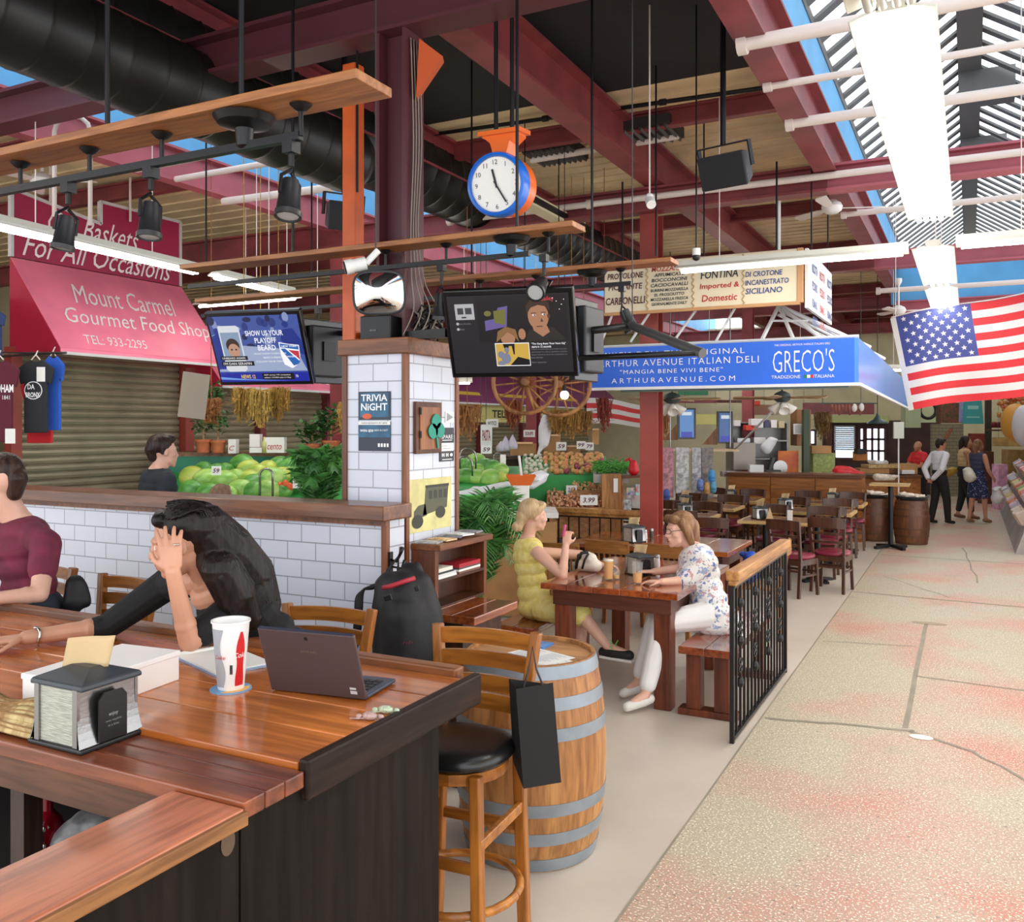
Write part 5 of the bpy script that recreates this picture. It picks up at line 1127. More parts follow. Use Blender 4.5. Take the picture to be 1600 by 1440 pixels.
def melon(u, v, r, t, k, lab, g):
 p = at(u, v, t=t); s = r * t / F / .145; o, used = mel0[k]
 if used: o = o.copy(); COL.objects.link(o)
 mel0[k][1] = True
 o.location = p; o.scale = (s, s, s); o.rotation_euler = (R(80) + random.uniform(-.3, .3), random.uniform(-.3, .3), YAW + R(90) + random.uniform(-.7, .7)); return tag(o, lab, 'watermelon', g)
cols_ = ('pale green', 'dark green', 'yellowish green')
L_ = [(300, 745, 20, 2), (325, 750, 21, 0), (350, 752, 20, 0), (370, 747, 17, 0), (391, 749, 18, 2), (377, 727, 20, 1), (388, 732, 16, 2), (403, 737, 15, 2), (418, 732, 15, 2), (435, 728, 17, 1), (457, 727, 16, 1), (421, 751, 24, 0), (441, 744, 17, 2), (458, 742, 17, 1), (395, 757, 19, 1), (376, 766, 20, 0), (397, 768, 19, 1), (419, 767, 21, 0), (338, 738, 16, 1), (318, 733, 14, 1), (473, 740, 15, 1), (350, 735, 14, 1), (442, 767, 14, 1), (300, 765, 18, 1), (325, 770, 17, 1), (352, 772, 17, 0)]
for i, (u, v, r, k) in enumerate(L_):
 row = 'front' if v > 756 else 'middle' if v > 738 else 'back'; melon(u, v, r, 10.35 - (v - 722) / 48 * 1.15, k, '%s watermelon in the %s of the heap behind the half wall' % (cols_[k], row), 'watermelons behind the half wall')
R_ = [(720, 727, 13, 1), (731, 729, 13, 1), (742, 722, 16, 0), (746, 734, 11, 0), (757, 728, 14, 1), (767, 731, 15, 1), (714, 744, 13, 0), (727, 745, 16, 1), (744, 746, 15, 0), (765, 747, 17, 0), (782, 734, 12, 0), (706, 735, 12, 1), (783, 746, 11, 2)]
for i, (u, v, r, k) in enumerate(R_):
 melon(u, v, r, 10.3 - (v - 722) / 48 * .6, k, '%s watermelon in the %s row of the heap right of the pillar' % (cols_[k], 'lower' if v > 738 else 'upper'), 'watermelons right of the pillar')
st2 = thing('produce_stall', 'green sloping stall with melons right of the tiled pillar', 'stall', (0, 0, 0)); q = at(750, 760, t=9.8); st2.location = (q.x, q.y, 0)
slab([at(690, 765, t=9.6), at(812, 765, t=9.6), at(812, 728, t=10.9), at(690, 728, t=10.9)]).build('bed', GREENB, st2)
a, b = at(690, 768, t=9.6), at(812, 768, t=9.6); mb = MB(); mb.bar(Vector((a.x, a.y, .6)), Vector((b.x, b.y, .6)), .06, 1.15, EZ); mb.build('base', GREENB, st2)
# orange peppers beside melons
for i, (u, v) in enumerate(((437, 760), (446, 757), (430, 763), (452, 761), (358, 768), (350, 773))):
 p = at(u, v, t=9.25); mb = MB(); mb.ell(p, (.04, .04, .05), None, 8, 6); one('pepper', 'orange pepper tucked between the watermelons, %s' % ('right side' if u > 400 else 'front left'), 'pepper', mb, M('pepper_orange', (222, 92, 44), .4), p, 'orange peppers', smooth=True)
# price cards
def card(label, u, v, w, h, t, txt, ink=None, name='price_card', shear=.2):
 p = at(u, v, t=t); W_, H_ = w * t / F, h * t / F; o = thing(name, label, 'price card', p - EZ * H_ / 2)
 mb = MB(); mb.box(p, (W_, .006, H_), (0, 0, YAW)); mb.build('card', PAPER, o)
 if txt: mb = MB(); mb.text(txt, p - FW * .004, RT, EZ, W_ * .7, H_ * .5, shear, .002, bold=.02); mb.build('lettering', ink or M('ink_plum', (96, 40, 70), .5), o)
 return o
card('white price card reading 59 on the watermelons', 338, 735, 15, 14, 9.3, '59'); card('blank pale price card leaning by the watermelons', 463, 754, 11, 17, 8.9, '')
card('white price card reading 59 under the pasta sign', 760, 702, 17, 13, 10.6, '59'); card('price card reading 59 behind the garlic', 877, 697, 16, 13, 12.2, '59'); card('price card reading 99 behind the onions', 908, 695, 14, 12, 12.2, '99'); card('price card reading 79 beside it behind the onions', 921, 697, 13, 12, 12.25, '79')
card('large white price card reading 3.99 in the front nut tray', 920, 781, 27, 16, 10.4, '3.99'); card('price card reading 2.99 in the upper nut tray', 893, 765, 17, 14, 10.8, '2.99', M('ink_plum'.replace('plum', 'blue2'), (90, 100, 150), .5))
card('pale blank card beside the melons right of the pillar', 786, 718, 9, 16, 10.2, ''); card('tall white paper sign reading PASTA', 760, 680, 18, 34, 11.2, 'PASTA', M('ink_maroon', (150, 50, 50), .5), 'paper_sign', 0); card('white notice card hanging above the pasta sign', 769, 661, 19, 13, 11.3, 'NOTICE', M('ink_grey', (90, 90, 95), .5), 'paper_sign', 0); card('pale card reading SOUPS', 827, 677, 18, 11, 11.8, 'SOUPS', M('ink_maroon', (150, 50, 50), .5), 'paper_sign', 0)
# onions, garlic, beans, nuts
def box_stall(label, u0, u1, v0, v1, t0, t1, z_drop, m):
 A, B, C_, D = at(u0, v1, t=t0), at(u1, v1, t=t0), at(u1, v0, t=t1), at(u0, v0, t=t1)
 t = thing('produce_bin', label, 'bin', (A + B) / 2 - EZ * z_drop); slab([A - EZ * .04, B - EZ * .04, C_ - EZ * .04, D - EZ * .04]).build('bed', m, t)
 mb = MB(); mb.bar(A - EZ * z_drop / 2, B - EZ * z_drop / 2, .03, z_drop, EZ); mb.bar(A - EZ * z_drop / 2, D - EZ * z_drop / 2, .03, z_drop, EZ); mb.bar(B - EZ * z_drop / 2, C_ - EZ * z_drop / 2, .03, z_drop, EZ); mb.build('sides', m, t)
 return lambda a, b: (A.lerp(B, a)).lerp(D.lerp(C_, a), b)
S1 = box_stall('green bin of onions and garlic in the produce stall', 818, 945, 712, 742, 10.95, 12.1, .34, GREENB)
ON = [M('onion_tan', (216, 148, 92), .4), M('onion_red', (168, 74, 96), .35), M('onion_yellow', (206, 160, 96), .4)]; GAR = M('garlic_white', (232, 224, 206), .5)
on0 = {}
def veg(key, m, r, p, lab, cat, g):
 o = on0.get(key)
 if o is None:
  mb = MB(); mb.ell((0, 0, 0), (r, r, r * .9), None, 9, 6); o = mb.build(cat, m, smooth=True); on0[key] = o
 else: o = o.copy(); COL.objects.link(o)
 o.location = p; s = random.uniform(.85, 1.15); o.scale = (s, s, s); return tag(o, lab, cat, g)
for i in range(16):
 for j in range(7):
  a = (i + random.uniform(.2, .8)) / 16; b = (j + random.uniform(.2, .8)) / 7
  if a < .22 + .1 * (1 - b): veg('g', GAR, .028, S1(a, b) + EZ * .02, 'white garlic bulb in the left part of the green onion bin', 'garlic', 'garlic bulbs')
  elif random.random() < .16: veg('r', ON[1], .04, S1(a, b) + EZ * .03, 'red onion among the tan onions in the green bin', 'onion', 'red onions')
  else: veg('t%d' % (i % 2), ON[2 * (i % 2)], .04, S1(a, b) + EZ * .03, ('tan', 'yellow')[i % 2] + ' onion heaped in the green bin', 'onion', ('tan', 'yellow')[i % 2] + ' onions')
S2 = box_stall('shallow tray of green beans on the wooden stand', 929, 981, 728, 741, 10.55, 11.1, .1, M('tray_grey', (176, 172, 168), .5))
mb = MB()
for k in range(260):
 p = S2(random.random(), random.random()) + EZ * random.uniform(0, .09); d = Vector((random.uniform(-1, 1), random.uniform(-1, 1), random.uniform(-.3, .3))).normalized() * .05
 mb.tube([p - d, p + EZ * .006, p + d], .006, 4)
tag(mb.build('green_beans', M('bean_green', (96, 176, 74), .5, rgb2=(60, 140, 50), scale=40), loc=S2(.5, .5)), 'heap of green beans in the grey tray', 'beans', None, 'stuff')
def nuts(label, u0, u1, v0, v1, t0, t1, n, m, drop=.35):
 S = box_stall('wooden bin of ' + label, u0, u1, v0, v1, t0, t1, drop, CW if False else wood('bin_wood', (190, 134, 76), (150, 98, 50), 'X', 5, .5)); mb = MB()
 for k in range(n):
  p = S(random.random(), random.random()); p = p + EZ * random.uniform(-.02, .06); mb.ell(p, (.024, .016, .014), Euler((random.random() * 3, random.random() * 3, random.random() * 3)).to_matrix(), 5, 4)
 tag(mb.build('nuts', m, loc=S(.5, .5), smooth=True), 'heap of ' + label, 'nuts', None, 'stuff')
NUT = M('nut_tan', (232, 192, 140), .6, rgb2=(196, 146, 98), scale=14)
nuts('pinkish tan nuts in the front display', 856, 945, 770, 792, 10.4, 10.95, 420, M('nut_rose', (232, 182, 142), .6, rgb2=(196, 134, 100), scale=14)); nuts('pale tan nuts in the upper display', 895, 945, 752, 766, 10.75, 11.2, 200, NUT, .2)
# wooden stand, red bag, clear bottle, scale
p = at(955, 745, t=10.55); t = thing('display_stand', 'yellowish wooden display stand under the green beans', 'stand', (p.x, p.y, 0)); mb = MB()
a, b = at(940, 800, t=10.45), at(970, 800, t=10.45); mb.bar(Vector((a.x, a.y, .7)), Vector((b.x, b.y, .7)), .12, 1.38, EZ); mb.build('box', wood('stand_wood', (196, 140, 70), (160, 104, 46), 'Z', 5, .45), t)
p = at(962, 758, t=10.38); mb = MB(); mb.box(p, (.05, .006, .16), (0, 0, YAW)); mb.build('card', PAPER, t)
a, b = at(970, 745, t=10.5), at(1020, 742, t=10.5); t = thing('shelf_rack', 'narrow rack of picture cards below the red bag', 'rack', Vector((a.x, a.y, 0)))
mb = MB(); mb.bar(a, b, .2, .03, EZ); mb.build('top_board', CND, t); mb = MB()
for q in (a, b): mb.bar(q - EZ * .02, Vector((q.x, q.y, 0)), .05, .05)
mb.build('uprights', CNW, t)
for k, (u, v, c) in enumerate(((985, 770, (60, 90, 170)), (999, 765, (200, 60, 60)), (993, 782, (180, 150, 150)), (1008, 775, (210, 200, 190)), (980, 788, (90, 60, 50)))):
 q = at(u, v, t=10.52); mb = MB(); mb.box(q, (.09, .03, .13), (0, 0, YAW)); mb.build('picture_card', M('pc%d' % k, c, .5, rgb2=[255 - x // 2 for x in c], scale=18), t)
p = at(990, 742, t=10.47); mb = MB(); mb.chain([p + EZ * .06, p + EZ * .13], [.07, .05], 10); mb.tube([p + EZ * .1, p + EZ * .2 - RT * .05, p + EZ * .16 - RT * .1], .02, 6); tag(blob('carrier_bag', mb, M('bag_red', (206, 30, 40), .4), None, .012, 3, p), 'red plastic bag standing on the narrow rack', 'bag')
p = at(1007, 742, t=10.45); mb = MB(); mb.lathe([(.002, 0), (.04, 0), (.042, .02), (.042, .15), (.014, .21), (.014, .26), (.002, .26)], 16, p); one('plastic_bottle', 'clear plastic bottle beside the red bag', 'bottle', mb, GL, p, smooth=True, auto=40)
p = at(814, 772, t=9.3); t = thing('kitchen_scale', 'white weighing scale with an orange pan in the produce stall', 'scale', p - EZ * .1)
mb = MB(); mb.box(p, (.17, .16, .2), (0, 0, YAW)); mb.build('body', M('scale_white', (232, 228, 222), .4), t, bevel=.01); M3 = Matrix.Rotation(YAW, 3, 'Z')
mb = MB(); c = p + EZ * .1
mb.add([c + M3 @ Vector(q) for q in ((-.1, -.08, 0), (.1, -.08, 0), (.1, .08, 0), (-.1, .08, 0), (-.15, -.12, .1), (.15, -.12, .1), (.15, .12, .1), (-.15, .12, .1))], [(3, 2, 1, 0), (0, 1, 5, 4), (1, 2, 6, 5), (2, 3, 7, 6), (3, 0, 4, 7)]); mb.build('pan', M('pan_orange', (222, 106, 46), .4), t, solid=.008)
mb = MB(); mb.tube([c + RT * .01 + EZ * .05, c - RT * .02 + EZ * .3], .014, 8); mb.build('tube_post', WHITE, t)
mb = MB(); mb.bar(at(700, 800, t=9.35), at(870, 800, t=9.35), .7, .05, EZ); p = at(785, 800, t=9.35); t = thing('produce_counter', 'counter with paper rolls and green tray in front of the melons', 'counter', (p.x, p.y, 0)); mb.build('top', M('paper_white_top', (226, 224, 220), .6, var=.06, scale=6), t)
a, b = at(700, 803, t=9.1), at(870, 803, t=9.1); mb = MB(); mb.bar(Vector((a.x, a.y, .5)), Vector((b.x, b.y, .5)), .05, .95, EZ); mb.build('base', CARD, t)
mb = MB(); mb.prism([(-.2, 0), (.26, 0), (.3, .05), (.26, .1), (-.16, .1), (-.22, .06)], at(748, 788, t=9.2), RT, EZ, -.04); one('serving_tray', 'bright green rounded tray on the produce counter', 'tray', mb, M('tray_lime', (80, 206, 96), .4), at(748, 790, t=9.2), bevel=.01)
def crumple(name, label, cat, pts, r, m, vox=.02):
 mb = MB(); mb.chain(pts, r, 8)
 for k in range(8): q = pts[k % len(pts)]; mb.ell(q + Vector((random.uniform(-.08, .08), random.uniform(-.06, .06), random.uniform(-.03, .04))), (.06, .05, .03), None, 8, 5)
 return tag(blob(name, mb, m, None, vox, 2, pts[0]), label, cat)
PLAS = M('plastic_film', (226, 228, 232), .3, bump=.5, bscale=18)
crumple('plastic_sheet', 'white plastic sheet draped over the counter left of the scale', 'plastic', [at(712, 778, t=9.5), at(745, 768, t=9.6), at(785, 758, t=9.7)], [.07, .05, .04], PLAS); crumple('plastic_bag', 'crumpled pale plastic bag right of the scale', 'bag', [at(830, 752, t=9.8), at(845, 745, t=9.9)], [.09, .08], PLAS)
# cardboard boxes
for u, v, w, h, t, lab in ((818, 702, 36, 18, 12.3, 'open cardboard box of nuts below the soups card'), (862, 694, 26, 26, 12.5, 'tall cardboard box beside the white apron'), (895, 706, 20, 16, 12.6, 'small cardboard box behind the onions'), (930, 683, 10, 22, 12.6, 'narrow cardboard box hanging in the stall')):
 p = at(u, v, t=t); W_, H_ = w * t / F, h * t / F; o = thing('cardboard_box', lab, 'box', p - EZ * H_ / 2); M3 = Matrix.Rotation(YAW + random.uniform(-.3, .3), 3, 'Z')
 mb = MB(); mb.box(p, (W_, .22, H_), M3); mb.build('box', CARD, o)
 mb = MB(); mb.box(p + EZ * H_ * .5 + M3 @ Vector((0, -.13, .01)), (W_, .05, .01), M3 @ Matrix.Rotation(.4, 3, 'X')); mb.build('flap', M('cardboard_light', (200, 156, 106), .7), o)
# back shelf for boxes
a, b = at(790, 712, t=12.4), at(915, 711, t=12.6); mb = MB(); mb.bar(Vector((a.x, a.y, a.z - .02)), Vector((b.x, b.y, a.z - .02)), .5, .04, EZ); mb.bar(Vector((a.x, a.y, a.z / 2)), Vector((b.x, b.y, a.z / 2)), .05, a.z - .1, EZ); one('stall_shelf', 'dark back shelf of the produce stall carrying cardboard boxes', 'shelf', mb, M('shelf_dark', (70, 50, 40), .6), Vector((a.x, a.y, 0)))
# white apron on a hook
p = at(852, 668, t=11.0); mb = MB(); mb.chain([p + EZ * .12, p, p - EZ * .18 - RT * .02], [.05, .09, .07], 8); mb.chain([p - EZ * .18 - RT * .02, p - EZ * .34 - RT * .1], [.05, .012], 8); tag(blob('apron', mb, M('apron_white', (232, 232, 236), .6, bump=.4, bscale=15), None, .015, 2, p), 'white cloth apron hanging in front of the maroon post', 'apron')
for i, (u, v, h) in enumerate(((790, 690, 22), (801, 688, 22), (783, 695, 16))):
 p = at(u, v + h * .6, t=10.9); mb = MB(); hh = h * 10.9 / F; mb.lathe([(.002, 0), (.06, 0), (.065, .05), (.035, hh * .7), (.006, hh), (.002, hh)], 10, p); one('cellophane_bag', 'clear pointed cellophane gift bag, %s of the three' % ('middle', 'right', 'left')[i], 'bag', mb, M('cellophane', (214, 206, 222), .15, alpha=.75), p, smooth=True)
# dried bunches
def bunch(label, u, v, w, h, t, c, n=130):
 p = at(u, v - h / 2, t=t); W_, H_ = w * t / F, h * t / F; mb = MB()
 for k in range(n):
  a = random.uniform(0, 2 * PI); r = math.sqrt(random.random()) * W_ / 2; s = random.uniform(.35, 1.05)
  e = p + Vector((r * math.cos(a), r * math.sin(a), -H_ * s * (1 - .5 * (2 * r / W_) ** 2))); m_ = p.lerp(e, .45) + Vector((.55 * r * math.cos(a) + random.uniform(-.03, .03), .55 * r * math.sin(a), .16 * H_)); mb.tube([p, m_, e, e + Vector((random.uniform(-.08, .08), random.uniform(-.08, .08), random.uniform(-.06, .06)))], [.003, .004, .004, .002], 4)
  if k % 3 == 0: mb.ell(e, (.014, .014, .02), None, 5, 4)
 mb.tube([p - EZ * .02, Vector((p.x, p.y, ceil_z(p.x)))], .004, 5)
 return one('dried_bunch', label, 'dried plant', mb, M('dry%d%d%d' % c, c, .8, rgb2=[x * .72 + 8 for x in c], scale=25), p)
bunch('dried straw bunch below the left television, left one', 381, 634, 34, 52, 8.9, (200, 160, 74)); bunch('large dried straw bunch below the left television, middle one', 407, 640, 36, 60, 8.8, (206, 170, 80)); bunch('dried straw bunch below the left television, right one', 435, 634, 34, 54, 9.0, (196, 152, 66))
bunch('brown dried bunch right of the tiled pillar', 730, 660, 42, 52, 10.0, (184, 122, 66)); bunch('red brown dried bunch below the left wagon wheel', 802, 650, 28, 48, 10.5, (164, 84, 50)); bunch('dried wheat bunch right of the white apron, left one', 872, 662, 28, 40, 10.9, (190, 140, 66)); bunch('dried wheat bunch right of the white apron, middle one', 893, 664, 30, 40, 10.9, (196, 146, 72)); bunch('dried wheat bunch right of the white apron, right one', 912, 662, 26, 36, 11, (180, 130, 62)); bunch('red chilli bunch in front of the small striped flag', 944, 648, 22, 50, 10.6, (150, 62, 48)); bunch('dried bunch right of the maroon column', 1036, 665, 18, 50, 13.2, (170, 110, 60)); bunch('dried bunch near the orange post behind the palm', 537, 655, 16, 50, 9.5, (206, 160, 76)); bunch('brown dried bunch above the first flower pots', 330, 645, 28, 42, 9.6, (160, 104, 52))
# potted plants on the shelf
TERRAC = M('terracotta', (186, 104, 64), .7, var=.08, scale=8); LEAF = M('leaf', (70, 118, 54), .5, rgb2=(38, 84, 40), scale=12); SOIL = M('soil', (60, 44, 34), .9)
def leaves(mb, c, rad, n, s):
 for k in range(n):
  th = random.uniform(0, 2 * PI); ph = math.acos(random.uniform(-1, 1)); r = random.random() ** .4
  p = c + Vector((rad[0] * r * math.sin(ph) * math.cos(th), rad[1] * r * math.sin(ph) * math.sin(th), rad[2] * r * math.cos(ph)))
  a = Vector((random.uniform(-1, 1), random.uniform(-1, 1), random.uniform(-.6, .6))).normalized(); b = perp(a)[0] * s * .35; q = p + a * s
  mb.add([p, (p + q) / 2 + b, q, (p + q) / 2 - b], [(0, 1, 2, 3)])
def pot_plant(label, u, v, t, pr, ph, rad, n=160, s=.06, lift=.1):
 p = at(u, v, t=t); o = thing('potted_plant', label, 'plant', p)
 mb = MB(); mb.lathe([(.002, 0), (pr * .75, 0), (pr * .95, ph * .8), (pr * 1.08, ph * .8), (pr * 1.08, ph), (pr * .95, ph), (pr * .92, ph * .9), (.002, ph * .9)], 18, p); mb.build('pot', TERRAC, o, smooth=True, auto=40)
 mb = MB(); mb.tube([p + EZ * ph * .9, p + EZ * (ph + lift + rad[2])], .012, 6); mb.build('stem', M('stem_tan', (170, 140, 90), .7), o)
 mb = MB(); leaves(mb, p + EZ * (ph + lift + rad[2] * .8), rad, n, s); mb.build('foliage', LEAF, o)
pot_plant('tall potted plant in a terracotta pot, left one on the stall shelf', 318, 707, 10.7, .1, .16, (.16, .16, .22), 240); pot_plant('potted plant in a terracotta pot, second from the left on the stall shelf', 341, 707, 10.7, .09, .15, (.14, .14, .18), 180)
pot_plant('leafy potted plant left of the palm on the stall shelf', 488, 712, 10.4, .09, .14, (.2, .2, .13), 300, .07, .04); pot_plant('potted plant in a red pot nearest the tiled pillar', 517, 704, 10.4, .1, .12, (.2, .2, .16), 220, .08, .1)
pot_plant('hanging green foliage plant beside the grey panel', 335, 640, 9.9, .07, .09, (.14, .14, .1), 150, .06, .02)
for u, v, w, h, t, lab, tx in ((431, 695, 30, 24, 10.6, 'white carton with red script on the stall shelf', 'cento'), (402, 703, 20, 8, 10.6, 'flat white carton on the stall shelf', ''), (365, 697, 12, 22, 10.7, 'white round-cornered carton beside the maroon post', 'C'), (400, 688, 16, 20, 10.75, 'pale carton of jars behind the flat white carton', '')):
 p = at(u, v, t=t); W_, H_ = w * t / F, h * t / F; o = thing('carton', lab, 'box', p - EZ * H_ / 2); mb = MB(); mb.box(p, (W_, .12, H_), (0, 0, YAW)); mb.build('box', M('carton_white', (240, 236, 232), .55), o)
 if tx: mb = MB(); mb.text(tx, p - FW * .062 - EZ * .02, RT, EZ, W_ * .75, H_ * .35, .3, .003); mb.build('lettering', RED, o)
p = at(413, 697, t=10.55); mb = MB(); mb.lathe([(.002, 0), (.03, 0), (.03, .12), (.012, .15), (.012, .19), (.002, .19)], 12, p - EZ * .08); one('sauce_bottle', 'small yellow-labelled bottle between the cartons on the stall shelf', 'bottle', mb, M('bottle_olive', (196, 190, 120), .3), p, smooth=True)
p = at(303, 618, t=8.3); mb = MB(); a = .33; mb.box(p, (.24, .03, .42), Matrix.Rotation(YAW + .5, 3, 'Z') @ Matrix.Rotation(.12, 3, 'Y')); one('cardboard_sign', 'grey cardboard sheet hanging beside the red shop post', 'cardboard sheet', mb, M('panel_grey', (150, 140, 126), .7), p)
# palms
PALM = M('palm_leaf', (92, 156, 70), .4, rgb2=(42, 100, 44), scale=10)
def palm(name, label, base, n, ln, up, zb=0, pot=True, spread=1.0, dirs=None):
 o = thing(name, label, 'palm', base)
 if pot:
  mb = MB(); mb.lathe([(.002, 0), (.13, 0), (.16, .26), (.17, .28), (.15, .28), (.002, .25)], 18, base); mb.build('pot', TERRAC, o, smooth=True, auto=40)
 mb = MB(); c = Vector(base) + EZ * (.26 if pot else 0)
 for k in range(n):
  a = (dirs[k % len(dirs)] + random.uniform(-.35, .35)) if dirs else 2 * PI * k / n + random.uniform(-.3, .3)
  d = Vector((math.cos(a), math.sin(a), 0)); l = ln * random.uniform(.75, 1.1); u_ = up * random.uniform(.7, 1.15); sp = random.uniform(.35, 1) * spread
  pts = [c + d * (l * sp * s * .9) + EZ * (u_ * (1.35 * s - .75 * s * s * (1 + .5 * sp))) for s in [i / 12 for i in range(13)]]
  mb.tube(pts, [.007 * (1 - i / 14) for i in range(13)], 4)
  for i in range(3, 13):
   tdir = (pts[i] - pts[i - 1]).normalized(); side = tdir.cross(EZ).normalized()
   for sg_ in (-1, 1):
    for m_ in (0, .5):
     q = pts[i - 1].lerp(pts[i], m_); L2 = l * .34 * math.sin(PI * (i + m_ + .5) / 14) + .04
     e = q + (side * sg_ * .75 + tdir * .75 - EZ * .35).normalized() * L2; w = tdir * .008
     mb.add([q - w, q + w, q.lerp(e, .6) + w * 1.1 + EZ * .01, e, q.lerp(e, .6) - w * 1.1 + EZ * .01], [(0, 1, 2, 3, 4)])
 mb.build('fronds', PALM, o)
 return o
q = at(745, 960, t=7.75); palm('potted_palm', 'large potted palm behind the blonde woman, fronds arching to the left', (q.x, q.y, 0), 40, .72, 2.2, spread=1.0)
q = at(500, 790, t=6.0); palm('potted_palm', 'potted palm rising behind the half wall left of the pillar', (q.x, q.y, .98), 26, .4, 1.0, spread=.7)
mb = MB(); mb.b2((q.x - .2, q.y - .2, 0), (q.x + .2, q.y + .2, .98)); one('plant_stand', 'wooden plant stand hidden behind the half wall under the palm', 'stand', mb, CARD, (q.x, q.y, 0))
# shopping cart handles in the stall
for u, v, w, h, t, lab in ((416, 732, 20, 28, 9.0, 'curved chrome handle rising among the watermelons'), (731, 700, 25, 18, 9.9, 'large chrome hoop handle behind the right melons'), (726, 713, 24, 16, 9.8, 'chrome hoop handle closest to the pillar behind the melons'), (778, 708, 14, 18, 10.6, 'small chrome hoop handle beside the pasta sign')):
 W_, H_ = w * t / F, h * t / F; p = at(u, v + h, t=t); mb = MB(); mb.tube([p - RT * W_ / 2 - EZ * .1] + [p + EZ * (H_ - W_ / 2) + RT * (-W_ / 2 * math.cos(a)) + EZ * (W_ / 2 * math.sin(a)) for a in [PI * i / 8 for i in range(9)]] + [p + RT * W_ / 2 - EZ * .1], .011, 8); one('cart_handle', lab, 'handle', mb, STEEL, p, smooth=True)
# wagon wheels
WHL = wood('wheel_wood', (176, 122, 66), (126, 80, 40), 'Z', 5, .5)
for u, v, r, t, lab in ((820, 597, 49, 9.0, 'wooden wagon wheel hanging below the wide television, left one'), (873, 600, 49, 9.4, 'wooden wagon wheel hanging below the wide television, right one')):
 c = at(u, v, t=t); rr = r * t / F; o = thing('wagon_wheel', lab, 'wheel', c); mb = MB(); mb.tube([c + RT * rr * math.cos(a) + EZ * rr * math.sin(a) for a in [2 * PI * i / 40 for i in range(41)]], .022, 8, cap=False); mb.build('rim', WHL, o, smooth=True)
 mb = MB(); mb.tube([c - FW * .09, c - FW * .05, c + FW * .05, c + FW * .09], [.035, .05, .05, .035], 14); mb.build('hub', WHL, o, smooth=True, auto=40)
 for k in range(14): a = 2 * PI * k / 14 + .1; d = RT * math.cos(a) + EZ * math.sin(a); mb = MB(); mb.tube([c + d * .04, c + d * (rr - .01)], [.012, .009], 6); mb.build('spoke', WHL, o, smooth=True)
 mb = MB(); mb.tube([c + EZ * rr, Vector((c.x, c.y, ceil_z(c.x)))], .006, 5); mb.build('hanging_wire', BLACKM, o)
p = at(882, 617, t=9.2); t = thing('light_bulb', 'lit bare bulb hanging between the wagon wheels', 'bulb', p); mb = MB(); mb.ell(p, .045); mb.build('glass', M('bulb_glow', (255, 240, 214), emit=6), t, smooth=True); mb = MB(); mb.tube([p + EZ * .04, p + EZ * .1], .02, 8); mb.tube([p + EZ * .1, Vector((p.x, p.y, ceil_z(p.x)))], .004, 5); mb.build('cord', BLACKM, t)
# small striped flag on the far shop
def flag_stripes(label, P, Xd, Yd, w, h, n, first, wave, mred, mwhite, name='flag', canton=None):
 o = thing(name, label, 'flag', P(0, 0));
 for k in range(n):
  x0 = canton[0] if canton and k < canton[1] else 0
  mb = MB(); mb.grid(lambda a, b, k=k, x0=x0: P(x0 + (1 - x0) * a, (k + b) / n), 26, 3); mb.build('red_stripe' if (k % 2 == 0) == first else 'white_stripe', mred if (k % 2 == 0) == first else mwhite, o, smooth=True)
 return o
FR, FWH, FB = M('flag_red', (214, 44, 52), .6), M('flag_white', (222, 219, 216), .6), M('flag_blue', (62, 72, 138), .6)
def P2(a, b):
 y = 20.0 + 6.6 * a; return Vector((-8.2 + .04 * math.sin(a * 9), y, 2.62 - .62 * b - .1 * a + .04 * math.sin(a * 7)))
flag_stripes('small red and white striped flag hanging on the far plum awning', P2, None, None, 1, 1, 5, False, 0, FR, FWH)
# ------------------------------------------------------------------ televisions
TVB = M('tv_bezel', (16, 16, 18), .22); TVBK = M('tv_back', (30, 31, 34), .45)
def scr(name, c, e=1.0):
 m = M('screen_' + name, c, .3, emit=e * .62); m.node_tree.nodes['Principled BSDF'].inputs['Base Color'].default_value = (.01, .01, .012, 1); return m
def tv(label, C, W, H, yaw, pitch):
 """C centre; yaw turns the screen toward camera-left, pitch tips it down"""
 n = (-FW * math.cos(yaw) - RT * math.sin(yaw)); n = (n * math.cos(pitch) - EZ * math.sin(pitch)).normalized()
 X = (RT * math.cos(yaw) - FW * math.sin(yaw)).normalized(); Yv = n.cross(X).normalized()
 t = thing('television', label, 'television', C - Yv * H / 2)
 M3 = Matrix((X, Yv, n)).transposed()
 mb = MB(); mb.box(C - n * .03, (W, H, .05), M3); mb.build('bezel', TVB, t, bevel=.008)
 mb = MB(); mb.box(C - n * .07, (W * .8, H * .75, .05), M3); mb.build('back_shell', TVBK, t, bevel=.01)
 return t, C - n * .0035, X, Yv, n
def layer(t, name, O, X, Y, W, H, m, items, off):
 mb = MB()
 for it in items:
  k = it[0]
  if k == 'r': mb.rect(it[1] * W, it[2] * H, it[3] * W, it[4] * H, O, X, Y, off)
  elif k == 'e': mb.disc((it[1] * W, it[2] * H), it[3] * W, it[4] * H, O, X, Y, off)
  elif k == 'p': mb.poly([(a * W, b * H) for a, b in it[1]], O, X, Y, off)
  elif k == 't': mb.text(it[1], O + X * it[2] * W + Y * it[3] * H, X, Y, it[4] * W, it[5] * H, off=off, bold=.015 if len(it) > 6 else 0)
 return mb.build(name, m, t)
